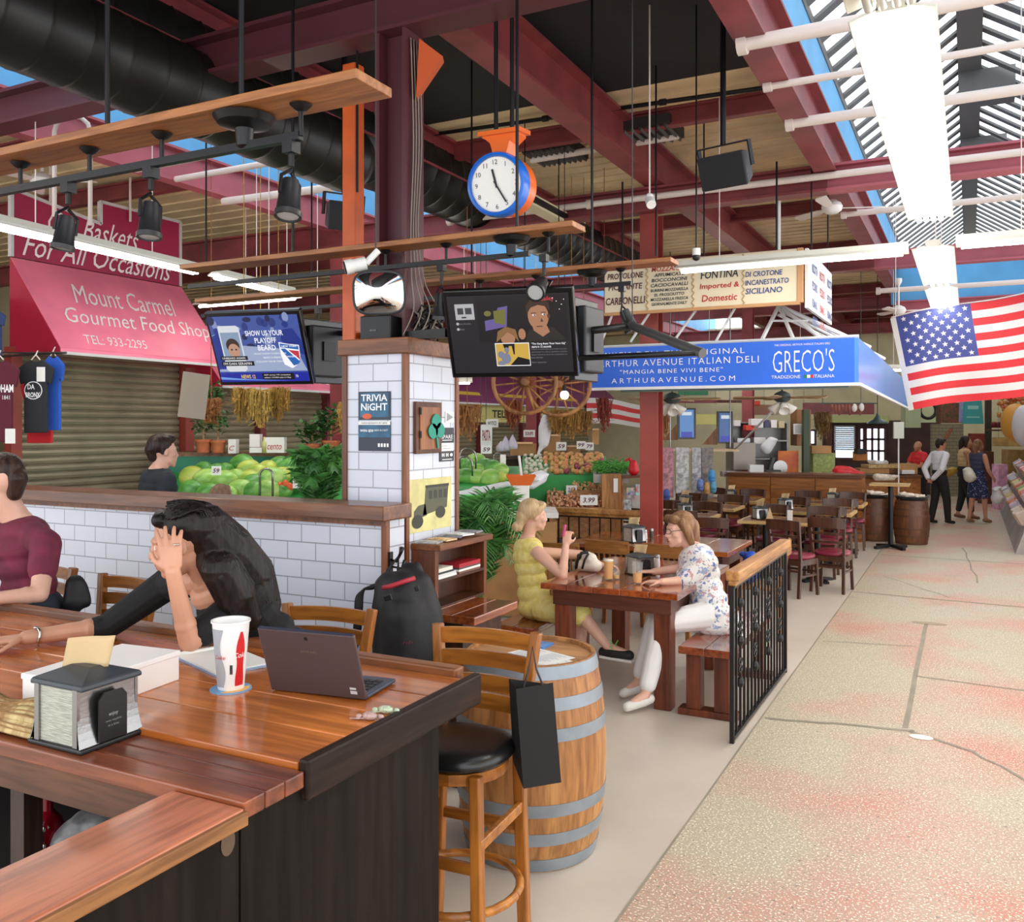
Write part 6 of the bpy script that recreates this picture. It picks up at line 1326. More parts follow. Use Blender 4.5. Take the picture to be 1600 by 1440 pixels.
# left set: sports graphic
C = at(404, 545, t=6.2); t, O, X, Y, n = tv('left wall television showing a blue hockey graphic', C, .72, .54, R(14), R(24)); W, H = .68, .48
layer(t, 'screen', O, X, Y, W, H, scr('blue', (70, 96, 176), .85), [('r', -.5, -.5, .5, .5)], .004)
rnd = random.Random(3)
for nm, c, z in (('crowd_blue', (40, 60, 140), 0), ('crowd_pale', (150, 166, 214), 1), ('crowd_navy', (24, 34, 84), 2)):
 layer(t, 'picture', O, X, Y, W, H, scr(nm, c, .85), [('e', rnd.uniform(-.48, .48), rnd.uniform(-.25, .48), rnd.uniform(.02, .05), rnd.uniform(.03, .07)) for _ in range(16)], .0045 + .0003 * z)
layer(t, 'picture', O, X, Y, W, H, scr('ice', (176, 190, 226), .85), [('p', [(-.5, -.34), (.5, -.34), (.42, -.02), (-.2, .06), (-.42, -.06)])], .0055)
layer(t, 'picture', O, X, Y, W, H, scr('jersey', (30, 54, 150), .85), [('p', [(.3, .28), (.42, .3), (.5, .1), (.5, -.1), (.36, -.02), (.27, .12)]), ('e', .35, .36, .035, .05), ('p', [(-.5, .2), (-.42, .25), (-.34, .1), (-.36, -.3), (-.5, -.3)]), ('e', -.43, .28, .035, .05)], .006)
layer(t, 'phone_picture', O, X, Y, W, H, scr('phone', (236, 240, 246), .9), [('p', [(-.4, .36), (-.2, .36), (-.17, .33), (-.17, -.3), (-.2, -.34), (-.38, -.34), (-.41, -.3), (-.41, .33)])], .0065)
layer(t, 'phone_picture', O, X, Y, W, H, scr('phone_sky', (150, 176, 206), .85), [('r', -.395, -.1, -.185, .26)], .007)
layer(t, 'phone_picture', O, X, Y, W, H, scr('tv_hair', (70, 46, 36), .8), [('e', -.28, .06, .075, .11)], .0073); layer(t, 'phone_picture', O, X, Y, W, H, scr('tv_face', (214, 162, 138), .85), [('e', -.275, -.02, .066, .11)], .0076)
layer(t, 'caption_band', O, X, Y, W, H, scr('tv_black', (14, 14, 18), .5), [('r', -.45, -.16, -.14, -.1), ('r', -.45, -.25, -.08, -.18), ('r', -.02, -.47, .34, -.37), ('e', -.3, .0, .012, .012), ('e', -.25, .0, .012, .012)], .0079)
layer(t, 'ticker', O, X, Y, W, H, scr('royal', (26, 40, 170), .9), [('r', -.5, -.5, .5, -.36)], .0075)
layer(t, 'picture', O, X, Y, W, H, scr('swoosh', (120, 170, 250), .9), [('p', [(-.5, -.42), (-.2, -.46), (.3, -.49), (-.2, -.475), (-.5, -.46)])], .0078)
layer(t, 'lettering', O, X, Y, W, H, scr('tv_white', (250, 250, 255), 1.1), [('t', 'SHOW US YOUR', .1, .24, .42, .08, 1), ('t', 'PLAYOFF', .1, .13, .24, .08, 1), ('t', 'BEARD', .1, .02, .2, .08, 1), ('t', 'UPLOAD YOUR PIC TO NEWS12.COM', .12, -.07, .36, .025), ('t', 'BEARD A FRIEND', .14, -.13, .2, .025), ('t', 'FOLLOW YOUR TEAM', .1, -.19, .3, .025), ('t', 'UNBEARD AGAIN', -.3, -.13, .26, .03), ('t', "I'M DAN SERAFIN", -.27, -.215, .32, .04), ('t', 'ADP survey 175 companies', .15, -.4, .3, .025), ('t', 'added 179,000 jobs in May', .15, -.44, .3, .025), ('t', '70', .37, -.42, .03, .04)], .0084)
layer(t, 'lettering', O, X, Y, W, H, scr('tv_yellow', (255, 214, 60), 1.0), [('t', 'NEWS 12', -.18, -.42, .16, .06, 1)], .0084)
layer(t, 'team_shield', O, X, Y, W, H, scr('tv_white', (250, 250, 255), 1.1), [('p', [(.24, .1), (.34, .07), (.46, .05), (.45, -.12), (.41, -.24), (.34, -.3), (.26, -.24), (.24, -.1)])], .0081)
layer(t, 'team_shield', O, X, Y, W, H, scr('shield_blue', (40, 110, 196), .9), [('p', [(.25, .08), (.45, .035), (.448, -.02), (.25, .02)]), ('p', [(.25, .0), (.3, .0), (.44, -.2), (.41, -.24), (.36, -.26)])], .0083)
layer(t, 'team_shield', O, X, Y, W, H, scr('shield_red', (214, 60, 76), .9), [('p', [(.33, -.02), (.445, -.04), (.44, -.17)])], .0083)
layer(t, 'team_shield', O, X, Y, W, H, scr('tv_white', (250, 250, 255), 1.1), [('t', 'NEW YORK', .35, .035, .17, .03, 1), ('t', 'RANGERS', .35, -.12, .12, .025, 1)], .0086)
arm1 = (C, n)
# wide set: dark film guide
C = at(797, 522, t=4.85); t, O, X, Y, n = tv('wide dark television over the aisle side of the pillar showing a film menu', C, .72, .5, R(14), R(23)); W, H = .67, .44
layer(t, 'screen', O, X, Y, W, H, scr('dark', (44, 42, 46), .6), [('r', -.5, -.5, .5, .5)], .004)
layer(t, 'picture', O, X, Y, W, H, scr('film_dark', (34, 30, 30), .5), [('r', -.26, -.1, .48, .48)], .0045)
layer(t, 'picture', O, X, Y, W, H, scr('film_sign', (140, 120, 200), .6), [('p', [(-.2, .05), (-.02, .1), (-.0, .36), (-.08, .34), (-.12, .2), (-.2, .18)])], .005); layer(t, 'picture', O, X, Y, W, H, scr('film_olive', (150, 150, 70), .6), [('p', [(-.12, .15), (-.03, .12), (-.02, .32), (-.12, .3)]), ('e', -.17, .27, .03, .035)], .0053)
layer(t, 'picture', O, X, Y, W, H, scr('film_coat', (60, 56, 48), .55), [('p', [(.12, -.1), (.16, .05), (.24, .08), (.36, .08), (.46, -.08)])], .0054)
layer(t, 'picture', O, X, Y, W, H, scr('film_skin', (206, 148, 112), .75), [('e', .245, .22, .085, .17), ('p', [(.19, .1), (.31, .1), (.33, .02), (.27, -.04), (.2, .04)]), ('e', -.02, -.05, .06, .09), ('e', .1, .0, .03, .07)], .0058)
layer(t, 'picture', O, X, Y, W, H, scr('film_hair', (84, 60, 42), .6), [('p', [(.15, .24), (.15, .36), (.2, .44), (.28, .45), (.34, .38), (.34, .28), (.31, .34), (.25, .36), (.19, .33)])], .0062); layer(t, 'picture', O, X, Y, W, H, scr('film_blond', (170, 126, 76), .7), [('p', [(-.12, -.1), (-.1, .04), (-.03, .1), (.05, .06), (.07, -.1), (.03, -.02), (-.02, .03), (-.07, -.04)])], .0062)
layer(t, 'picture', O, X, Y, W, H, scr('film_shade', (120, 76, 56), .6), [('p', [(.27, .2), (.285, .15), (.26, .15)]), ('r', .225, .085, .275, .098), ('r', .19, .255, .23, .266), ('r', .27, .262, .31, .272), ('e', .33, .22, .012, .03)], .0066); layer(t, 'picture', O, X, Y, W, H, scr('tv_white', (250, 250, 255), 1.1), [('e', .212, .236, .014, .011), ('e', .29, .242, .014, .011), ('e', .4, .4, .004, .006), ('e', .44, .36, .004, .006), ('e', .42, .3, .004, .006), ('e', .37, .44, .004, .006), ('e', .46, .42, .004, .006)], .0068)
layer(t, 'picture', O, X, Y, W, H, scr('tv_black', (14, 14, 18), .5), [('e', .216, .236, .006, .01), ('e', .295, .242, .006, .01)], .0071); layer(t, 'picture', O, X, Y, W, H, scr('neon', (240, 90, 96), .9), [('t', 'bailey', .33, .43, .1, .07)], .007)
layer(t, 'thumbnail', O, X, Y, W, H, scr('thumb', (214, 214, 216), .75), [('r', -.44, .2, -.28, .4), ('e', -.43, .15, .012, .018), ('e', -.43, .08, .012, .018)], .006); layer(t, 'thumbnail', O, X, Y, W, H, scr('thumb_d', (84, 84, 92), .6), [('r', -.42, .27, -.37, .35), ('r', -.355, .27, -.3, .35), ('r', -.39, .22, -.35, .24)], .0064)
layer(t, 'poster_picture', O, X, Y, W, H, scr('tv_white', (250, 250, 255), 1.1), [('r', -.135, -.41, .15, -.11)], .006); layer(t, 'poster_picture', O, X, Y, W, H, scr('amber', (240, 196, 84), .8), [('r', -.13, -.4, .145, -.12)], .0064)
layer(t, 'poster_picture', O, X, Y, W, H, scr('tv_black', (14, 14, 18), .5), [('p', [(-.07, -.12), (.03, -.12), (.025, -.26), (.015, -.26), (.005, -.15), (-.02, -.15), (-.03, -.24), (-.045, -.24)]), ('p', [(-.02, -.4), (.145, -.4), (.145, -.33), (.05, -.29)])], .0068); layer(t, 'poster_picture', O, X, Y, W, H, scr('grey_fig', (150, 156, 180), .75), [('e', -.05, -.31, .04, .07), ('e', -.09, -.26, .028, .045), ('e', -.04, -.2, .02, .035), ('e', -.09, -.37, .035, .03)], .0071)
layer(t, 'lettering', O, X, Y, W, H, scr('tv_white', (250, 250, 255), 1.1), [('t', '"The Gang Beats Their Next Gig"', .31, -.13, .28, .03, 1), ('t', 'starts in 12 seconds', .25, -.165, .16, .028, 1)], .0064)
layer(t, 'lettering', O, X, Y, W, H, scr('tv_grey', (150, 150, 156), .8), [('t', 'Charlie accidentally puts Frank in as the', .31, -.2, .29, .022), ('t', 'grand prize in a dance marathon, and the', .31, -.235, .29, .022), ('t', 'gang is forced to enter the competition to', .31, -.27, .29, .022), ('t', 'save the bar.', .21, -.305, .1, .022), ('t', 'More episodes', .22, -.37, .12, .024), ('t', 'Rate this title', -.37, .15, .1, .022), ('t', 'Back', -.395, .08, .04, .022)], .0064)
# sets seen from behind
def tv_back(label, u, v, t_, W, H, yaw):
 C = at(u, v, t=t_); X = (RT * math.cos(yaw) + FW * math.sin(yaw)); n = X.cross(EZ).normalized(); M3 = Matrix((X, EZ, n)).transposed()
 t = thing('television', label, 'television', C - EZ * H / 2)
 mb = MB(); mb.box(C, (W, H, .04), M3); mb.build('bezel', TVB, t, bevel=.006); s = -1 if n.dot(FW) > 0 else 1
 mb = MB(); mb.box(C + n * s * .045, (W * .82, H * .8, .06), M3); mb.build('back_shell', TVBK, t, bevel=.012)
 mb = MB(); mb.box(C + n * s * .08, (W * .3, H * .3, .02), M3); mb.build('mount_plate', BLACKM, t)
 return C
tv_back('black television seen from behind, right of the hockey television', 503, 550, 6.55, .36, .46, R(52))
tv_back('black television seen from behind, between the film television and the blue awning', 912, 532, 5.3, .32, .48, R(60))
mb = MB(); q0 = Vector((-2.9, 4.35, 2.47)); mb.bar(q0, at(700, 520, t=5.0), .05, .05, EZ); mb.bar(at(700, 520, t=5.0), at(797, 520, t=5.02), .05, .05, EZ); one('tv_bracket', 'black bracket arm carrying the wide television from the pillar top', 'bracket', mb, BLACKM, q0)
mb = MB(); q0 = Vector((-3.1, 4.3, 2.47)); mb.bar(q0, at(532, 520, t=6.7), .04, .04, EZ); mb.bar(at(532, 520, t=6.7), at(420, 540, t=6.3), .04, .04, EZ); one('tv_bracket', 'black bracket arm carrying the left television from the pillar top', 'bracket', mb, BLACKM, q0)
mb = MB(); mb.tube([at(985, 508, t=5.2), at(1098, 552, t=4.6)], .026, 10); one('steel_pole', 'grey steel pole end of the television mount over the blue awning', 'pole', mb, M('pole_grey', (104, 104, 106), .35, metal=.6), at(985, 508, t=5.2), smooth=True, auto=40)
mb = MB(); mb.tube([at(885, 520, t=5.25), at(985, 510, t=5.2)], .022, 8); mb.tube([at(885, 560, t=5.0), at(1095, 551, t=4.62)], .016, 8); one('tv_bracket', 'black twin arms joining the grey pole to the television seen from behind', 'bracket', mb, BLACKM, at(885, 520, t=5.25), smooth=True)
# mirror, speaker box, cable tangle on the pillar
c = at(592, 457, t=4.7); t = thing('convex_mirror', 'rounded convex security mirror above the tiled pillar', 'mirror', c); n = (-FW + EZ * -.12 - RT * .1).normalized(); X = EZ.cross(n).normalized(); Yv = n.cross(X); hw2, hh2 = .135, .11
def sup(a, k=1): ca, sa = math.cos(a), math.sin(a); return (k * hw2 * math.copysign(abs(ca) ** .55, ca), k * hh2 * math.copysign(abs(sa) ** .55, sa))
mb = MB(); N_ = 40; ks = [1, .85, .7, .5, .25, .03]; vs = []
for k in ks:
 for j in range(N_): x, y = sup(2 * PI * j / N_, k); vs.append(c + X * x + Yv * y + n * (.05 * (1 - k * k)))
mb.add(vs, [(i * N_ + j, i * N_ + (j + 1) % N_, (i + 1) * N_ + (j + 1) % N_, (i + 1) * N_ + j) for i in range(5) for j in range(N_)] + [tuple(range(5 * N_, 6 * N_))]); mb.build('mirror_glass', M('mirror', (235, 238, 240), .02, metal=1), t, smooth=True)
mb = MB(); mb.tube([c + X * sup(2 * PI * j / N_)[0] * 1.02 + Yv * sup(2 * PI * j / N_)[1] * 1.02 for j in range(N_ + 1)], .006, 6, cap=False); mb.prism([(x * 1.0, y * 1.0) for x, y in [sup(2 * PI * j / N_) for j in range(N_)]], c - n * .03, X, Yv, .02); mb.build('rim', BLACK, t)
mb = MB(); mb.tube([c - n * .03, c - n * .25], .012, 6); mb.build('arm', BLACKM, t)
t = thing('speaker_box', 'black box loudspeaker on top of the tiled pillar under the mirror', 'speaker', (-3.07, 4.3, 2.44)); mb = MB(); mb.box((-3.06, 4.32, 2.515), (.2, .16, .14), (0, 0, .1)); mb.build('cabinet', BLACK, t, bevel=.006); mb = MB(); mb.text('BOSE', (-3.06, 4.235, 2.5), Vector((1, .1, 0)), EZ, .04, .01, off=.004); mb.build('lettering', M('plate_grey', (150, 150, 150), .5), t)
mb = MB(); CABW = M('cable_grey', (150, 140, 126), .6); CABB = M('cable_black', (26, 26, 28), .5)
rnd = random.Random(5)
def squiggle(c, r, n): return [c + Vector((rnd.uniform(-r[0], r[0]), rnd.uniform(-r[1], r[1]), rnd.uniform(-r[2], r[2]))) for _ in range(n)]
t = thing('cable_bundle', 'tangle of grey and black cables on the pillar top beside the column', 'cables', (-2.86, 4.45, 2.44))
for k in range(7): mb.tube(spline(squiggle(Vector((-2.87, 4.5, 2.56)), (.06, .12, .1), 9)), .006, 5)
mb.build('black_cable', CABB, t, smooth=True); mb = MB()
for k in range(5): mb.tube(spline(squiggle(Vector((-2.87, 4.48, 2.54)), (.06, .12, .09), 8)), .005, 5)
for k in range(4): mb.tube(spline([Vector((-2.885, 4.36 + .03 * k, 4.2)), Vector((-2.88 + .006 * k, 4.38 + .02 * k, 3.6)), Vector((-2.885, 4.36 + .025 * k, 3.1)), Vector((-2.88 + .01 * k, 4.36 + .03 * k, 2.8)), Vector((-2.86 + .03 * k, 4.35 + .04 * k, 2.62)), Vector((-2.9 + .03 * k, 4.3 + .04 * k, 2.47))]), .004, 5)
mb.build('grey_cable', CABW, t, smooth=True)
# ------------------------------------------------------------------ clock
c = at(776, 288, t=5.0); yaw = R(24); n = (-FW * math.cos(yaw) - RT * math.sin(yaw) - EZ * .12).normalized(); X = EZ.cross(n).normalized(); Yv = n.cross(X); M3 = Matrix((X, Yv, n)).transposed()
t = thing('hanging_clock', 'round clock with a blue rim and orange body hanging from the ceiling', 'clock', c + EZ * .3)
mb = MB(); mb.lathe([(.002, -.2), (.15, -.2), (.168, -.18), (.17, -.1), (.168, -.03), (.155, -.0), (.002, 0)], 44, c, M3); mb.build('body', M('clock_orange', (226, 104, 34), .28), t, smooth=True, auto=40)
mb = MB(); mb.lathe([(.15, -.06), (.178, -.06), (.18, -.01), (.172, .02), (.156, .026), (.15, .012)], 44, c, M3, cap=False); mb.build('rim', M('clock_blue', (28, 104, 206), .25), t, smooth=True, auto=40)
mb = MB(); mb.lathe([(.002, .002), (.154, .002), (.154, .006), (.002, .006)], 44, c, M3); mb.build('dial', M('clock_dial', (236, 234, 226), .4), t)
mb = MB()
for h in range(1, 13): a = PI / 2 - h * PI / 6; mb.text(str(h), c + X * .122 * math.cos(a) + Yv * .122 * math.sin(a), X, Yv, None, .026, off=.008)
mb.build('numerals', INK, t)
def hand(ang, l, w, off): d = X * math.cos(ang) + Yv * math.sin(ang); mb = MB(); mb.bar(c + n * off - d * .02, c + n * off + d * l, w, .003, n); mb.build('hand', INK, t)
hand(PI / 2 + R(13), .085, .012, .011); hand(PI / 2 - R(150), .115, .009, .014)
mb = MB(); q = c - n * .1 + EZ * .2; M4 = Matrix((X, n, EZ)).transposed()
mb.prism([(-.11, .09), (.11, .09), (.11, .07), (.06, .03), (.04, -.04), (.1, -.09), (-.1, -.09), (-.04, -.04), (-.06, .03), (-.11, .07)], q - n * .06, X, EZ, .12); mb.box(q + EZ * .1, (.26, .16, .025), M4); mb.build('bracket', M('clock_orange', (226, 104, 34), .28), t)
for k in (-.05, .05): mb = MB(); mb.tube([q + EZ * .1 + X * k, Vector(((q + X * k).x, (q + X * k).y, 5.0))], .013, 8); mb.build('rod', BLACKM, t)
# ------------------------------------------------------------------ loudspeakers
def loudspeaker(label, u, v, t_, W, H, D, yaw, pitch, polez=None):
 c = at(u, v, t=t_); n = (-FW * math.cos(yaw) - RT * math.sin(yaw)); n = (n * math.cos(pitch) - EZ * math.sin(pitch)).normalized(); X = EZ.cross(n).normalized(); Yv = n.cross(X); M3 = Matrix((X, Yv, n)).transposed()
 t = thing('loudspeaker', label, 'speaker', c)
 mb = MB(); a, b = W / 2, H / 2; mb.add([c + M3 @ Vector(q) for q in ((-a, -b, 0), (a, -b, 0), (a, b, 0), (-a, b, 0), (-a * .7, -b * .75, -D), (a * .7, -b * .75, -D), (a * .7, b * .75, -D), (-a * .7, b * .75, -D))], [(0, 1, 2, 3), (7, 6, 5, 4), (0, 4, 5, 1), (1, 5, 6, 2), (2, 6, 7, 3), (3, 7, 4, 0)]); mb.build('cabinet', M('speaker_black', (38, 40, 44), .5), t, bevel=.012)
 mb = MB(); mb.box(c + n * .004, (W * .94, H * .9, .008), M3); mb.build('grille', M('grille_black', (26, 27, 30), .7, bump=.5, bscale=200), t)
 mb = MB()
 for s in (-1, 1): mb.bar(c + X * s * (a + .012) - n * D * .4, c + X * s * (a + .012) - n * D * .4 + Yv * (b + .05), .05, .01, X)
 mb.bar(c - X * (a + .015) - n * D * .4 + Yv * (b + .05), c + X * (a + .015) - n * D * .4 + Yv * (b + .05), .05, .01, Yv); mb.build('yoke', BLACKM, t)
 if polez: q = c - n * D * .4 + Yv * (b + .05); mb = MB(); mb.tube([q, Vector((q.x, q.y, polez))], .02, 10); mb.build('pole', BLACKM, t)
loudspeaker('large black loudspeaker hanging on a pole under the cream deck', 1128, 268, 6.3, .36, .24, .22, R(40), R(22), 5.0)
loudspeaker('black loudspeaker in front of the rose beam, left of the orange post', 541, 338, 6.2, .26, .2, .18, R(-30), R(12), 5.0)
# ------------------------------------------------------------------ ceiling fans
def fan(label, u, v, t_, bl, mblade, mhub, angs, z1, lamps=0, r=.6):
 c = at(u, v, t=t_); t = thing('ceiling_fan', label, 'fan', c)
 mb = MB(); mb.lathe([(.002, -.05), (.06, -.05), (.1, -.02), (.11, .02), (.09, .06), (.03, .09), (.002, .09)], 24, c); mb.build('motor', mhub, t, smooth=True, auto=40)
 mb = MB(); mb.tube([c + EZ * .08, Vector((c.x, c.y, z1))], .014, 8); mb.lathe([(.014, z1 - c.z - .12), (.05, z1 - c.z - .05), (.05, z1 - c.z)], 14, c); mb.build('downrod', mhub, t, smooth=True, auto=40)
 for a in angs:
  a = R(a); d = Vector((math.cos(a), math.sin(a), 0)); s = Vector((-d.y, d.x, .25)).normalized(); mb = MB()
  mb.prism([(.1, -.02), (.2, -.045), (r - .05, -.06), (r, -.04), (r, .04), (r - .05, .06), (.2, .045), (.1, .02)], c, d, s, .01); mb.build('blade', mblade, t)
 for k in range(lamps):
  a = 2 * PI * k / lamps + .4; d = Vector((math.cos(a), math.sin(a), -1.0)).normalized(); M3 = d.to_track_quat('Z', 'Y').to_matrix(); mb = MB(); mb.lathe([(.02, .05), (.035, .08), (.07, .19), (.066, .19), (.03, .08)], 14, c - EZ * .03, M3, cap=False); mb.build('lamp_shade', M('frosted_shade', (232, 228, 220), .5), t, smooth=True)
BLW = wood('fan_blade', (190, 160, 120), (150, 120, 84), 'X', 5, .4)
fan('white ceiling fan beside the purple skylight beam', 1300, 326, 9.6, 0, M('fan_white', (222, 212, 204), .4), M('fan_white2', (232, 230, 226), .4), (20, 140, 265), 4.36, 0, .55)
fan('ceiling fan with wooden blades and frosted lamps in front of the left deli screens', 1050, 624, 11.3, 0, BLW, M('fan_dark', (50, 62, 62), .4), (10, 82, 154, 226, 298), 2.82, 4)
fan('ceiling fan with wooden blades and frosted lamps under the blue awning', 1222, 622, 11.3, 0, BLW, M('fan_dark', (50, 62, 62), .4), (-20, 52, 124, 196, 268), 2.82, 4)
fan('white ceiling fan behind the near track board at the far left', 66, 284, 8.6, 0, M('fan_white', (222, 212, 204), .4), M('fan_white2', (232, 230, 226), .4), (30, 150, 270), 4.9, 0, .5)
fan('small white ceiling fan behind the large flag', 1404, 486, 14, 0, M('fan_white', (222, 212, 204), .4), M('fan_white2', (232, 230, 226), .4), (10, 130, 250), 4.25, 0, .5)
# ------------------------------------------------------------------ cheese sign
CREAMS = M('sign_cream_board', (232, 220, 190), .55, var=.03, scale=2); SALM = M('sign_edge', (200, 150, 100), .5)
Ys = 8.85; a, b = at(944, 493, Y=Ys), at(1246, 469, Y=Ys); z0, z1 = (a.z + b.z) / 2, at(1100, 400, Y=Ys).z; z0 = at(1100, 481, Y=Ys).z
t = thing('cheese_sign', 'hand painted cream cheese sign board hanging above the blue awning', 'sign', ((a.x + b.x) / 2, Ys, z0))
mb = MB(); mb.b2((a.x, Ys, z0), (b.x, Ys + .05, z1)); mb.build('board', CREAMS, t, bevel=.015)
mb = MB(); mb.b2((a.x, Ys - .008, z0 - .02), (b.x + .02, Ys + .04, z0 + .01)); mb.b2((b.x, Ys - .01, z0), (b.x + .05, Ys + .05, z1)); mb.build('edging', SALM, t)
Wd, Hd = b.x - a.x, z1 - z0
def lines(name, m, items):
 mb = MB()
 for s, fx, fy, fw, fh in items: mb.text(s, (a.x + fx * Wd, Ys, z0 + fy * Hd), EX, EZ, fw * Wd, fh * Hd, .12, .006, bold=.018)
 mb.build(name, m, t)
PLUMI = M('paint_plum', (84, 30, 38), .5); DGR = M('paint_dark', (40, 50, 56), .5); REDI = M('paint_red', (186, 50, 48), .5); BLUI = M('paint_blue', (34, 72, 134), .5)
lines('lettering', PLUMI, [('PROVOLONE', .12, .74, .2, .12), ('PICCANTE', .12, .52, .19, .12), ('CARBONELLI', .12, .24, .22, .15)]); lines('lettering', REDI, [('MOZZARELLA', .37, .82, .21, .1), ('SPECIAL', .61, .84, .16, .1), ('Imported &', .62, .4, .2, .13), ('Domestic', .62, .18, .18, .13)])
lines('lettering', DGR, [('AFFUMICATE', .36, .7, .16, .07), ('BOCCONCINI', .36, .6, .19, .07), ('CACIOCAVALLI', .36, .5, .2, .07), ('BURRINI MOZZARELLA', .36, .4, .2, .06), ('EL PROSCIUTTO', .36, .31, .16, .06), ('MOZZARELLA FRESCA', .36, .22, .2, .06), ('GIORNALMENTE DAILY', .36, .13, .19, .06), ('FONTINA', .62, .63, .19, .15)])
lines('lettering', BLUI, [('FORMAGGIO', .86, .9, .2, .09), ('CALABRESE', .85, .75, .19, .1), ('DI CROTONE', .84, .58, .18, .1), ('INCANESTRATO', .855, .42, .21, .1), ('SICILIANO', .84, .26, .18, .11)])
for x in (.24, .485, .74): mb = MB(); mb.tube([(a.x + x * Wd + .012 * math.sin(k * 1.6), Ys - .006, z0 + Hd * (.02 + .95 * k / 30)) for k in range(31)], .008, 5); mb.build('rope_border', M('rope_tan', (190, 166, 120), .7), t)
for x in (.1, .9): mb = MB(); mb.tube([(a.x + x * Wd, Ys + .02, z1), (a.x + x * Wd, Ys + .02, 4.5)], .01, 6); mb.build('hanger', BLACKM, t)
t = thing('cheese_sign', 'white side board of the cheese sign running away along the aisle', 'sign', (b.x + .06, 9.7, z0))
mb = MB(); mb.b2((b.x + .06, Ys + .05, z0 - .05), (b.x + .09, Ys + 1.7, z1)); mb.build('board', M('sign_white_board', (230, 232, 234), .5), t)
for i, (m, y) in enumerate(((BLUI, .35), (REDI, .85), (BLUI, 1.4))):
 mb = MB()
 for k, s in enumerate(('RICOTTA', 'PECORINO', 'ROMANO', 'ASIAGO')): mb.text(s, (b.x + .092, Ys + y + .1, z1 - .15 - .17 * k), EY, EZ, .34, .09, .1, .003, bold=.02)
 mb.build('lettering', m, t)
for y in (.35, 1.5): mb = MB(); mb.tube([(b.x + .075, Ys + y, z1), (b.x + .075, Ys + y, 4.76)], .008, 5); mb.build('hanger', BLACKM, t)
# ------------------------------------------------------------------ blue deli awning with its truss
BLU = M('awning_blue', (40, 106, 226), .42, var=.03, scale=1.5); BLUS = M('awning_blue_side', (86, 136, 216), .22); TRU = M('truss_white', (226, 228, 228), .4)
Yf = 9.1; A = at(919, 571, Y=Yf); x0, x1 = A.x, at(1340, 571, Y=9.1).x; zb, zt_ = at(1130, 604, Y=Yf).z, at(1130, 536, Y=Yf).z
t = thing('deli_awning', 'blue deli awning banner with white lettering over the deli counter', 'awning', ((x0 + x1) / 2, Yf, zb))
mb = MB(); mb.add([(x0, Yf, zb), (x1 - .03, Yf, zb), (x1, Yf + .04, zb), (x1, Yf + .04, zt_), (x1 - .03, Yf, zt_), (x0, Yf, zt_)], [(0, 1, 4, 5), (1, 2, 3, 4)]); mb.build('front_panel', BLU, t, solid=.01)
mb = MB(); mb.add([(x1, Yf + .04, zb), (x1, Yf + 8, zb - .1), (x1, Yf + 8, zt_ - .1), (x1, Yf + .04, zt_)], [(0, 1, 2, 3)]); mb.build('side_panel', BLUS, t, solid=.01)
mb = MB(); mb.bar((x0, Yf - .01, zb), (x1, Yf - .01, zb), .03, .03, EZ); mb.bar((x1 + .01, Yf, zb), (x1 + .01, Yf + 8, zb - .1), .03, .03, EZ); mb.build('bottom_bar', TRU, t)
mb = MB(); Wd, Hd = x1 - x0, zt_ - zb
def bl(s, fx, fy, fw, fh, sp=1.0, bold=0): mb.text(s, (x0 + fx * Wd, Yf, zb + fy * Hd), EX, EZ, fw * Wd, fh * Hd, 0, .012, spacing=sp, bold=bold)
bl("MIKE'S DELI-THE ORIGINAL", .335, .82, .56, .13, 1.2, -.004); bl('ARTHUR AVENUE ITALIAN DELI', .355, .61, .62, .15, 1.2, -.004); bl('"MANGIA BENE VIVI BENE"', .335, .4, .4, .1, 1.2); bl('ARTHURAVENUE.COM', .34, .19, .48, .12, 1.5, -.004)
bl("GRECO'S", .82, .54, .21, .5, 1.0, -.012); bl('THE ORIGINAL ARTHUR AVENUE ITALIAN DELI', .815, .9, .19, .045); bl('TRADIZIONE', .76, .19, .1, .07); bl('ITALIANA', .89, .19, .07, .07); mb.build('lettering', WHITEINK, t)
for k, m in enumerate((M('flag_green', (30, 120, 60), .5), WHITEINK, RED)): mb = MB(); mb.rect((.822 + .011 * k) * Wd, .155 * Hd, (.833 + .011 * k) * Wd, .225 * Hd, (x0, Yf, zb), EX, EZ, .012); mb.build('emblem', m, t)
mb = MB(); apex = at(1217, 477, Y=Yf + .5)
for q in (at(1191, 530, Y=Yf + .1), at(1240, 530, Y=Yf + .1), at(1285, 530, Y=Yf + .15), (x1, Yf + 1.2, zt_)): mb.tube([apex, Vector(q)], .022, 6)
for u0, u1 in ((1118, 1150), (1052, 1092), (985, 1022), (940, 962)): mb.tube([at(u0, 534, Y=Yf + .1), at(u1, 478, Y=Yf + .1)], .014, 6)
mb.tube([(x0, Yf + .1, zt_ + 0.02), (x1, Yf + .1, zt_ + .02)], .02, 6); mb.tube([apex, (x1, Yf + 3, zt_)], .02, 6); mb.tube([apex - EZ * .1, (x1 - .05, Yf + 3, zt_ - .05)], .016, 6); mb.tube([apex - EZ * .05, at(1313, 531, Y=Yf + .3)], .016, 6); mb.tube([apex, (apex.x, apex.y, 4.3)], .02, 6); mb.tube([at(1203, 501, Y=Yf + .3), at(1262, 501, Y=Yf + .3)], .012, 6)
mb.build('truss', TRU, t)
mb = MB(); q = x1 - .1
for k in range(10): xa, xb = x1 - 2.45 + k * .24, x1 - 2.45 + (k + 1) * .24; mb.tube([(xa, Yf + .18, zb - .02), (xb, Yf + .18, zb + (.14 if k % 2 else -.02))], .01, 5); mb.tube([(xb, Yf + .18, zb + (.14 if k % 2 else -.02)), (xb, Yf + .18, zb + .1)], .01, 5)
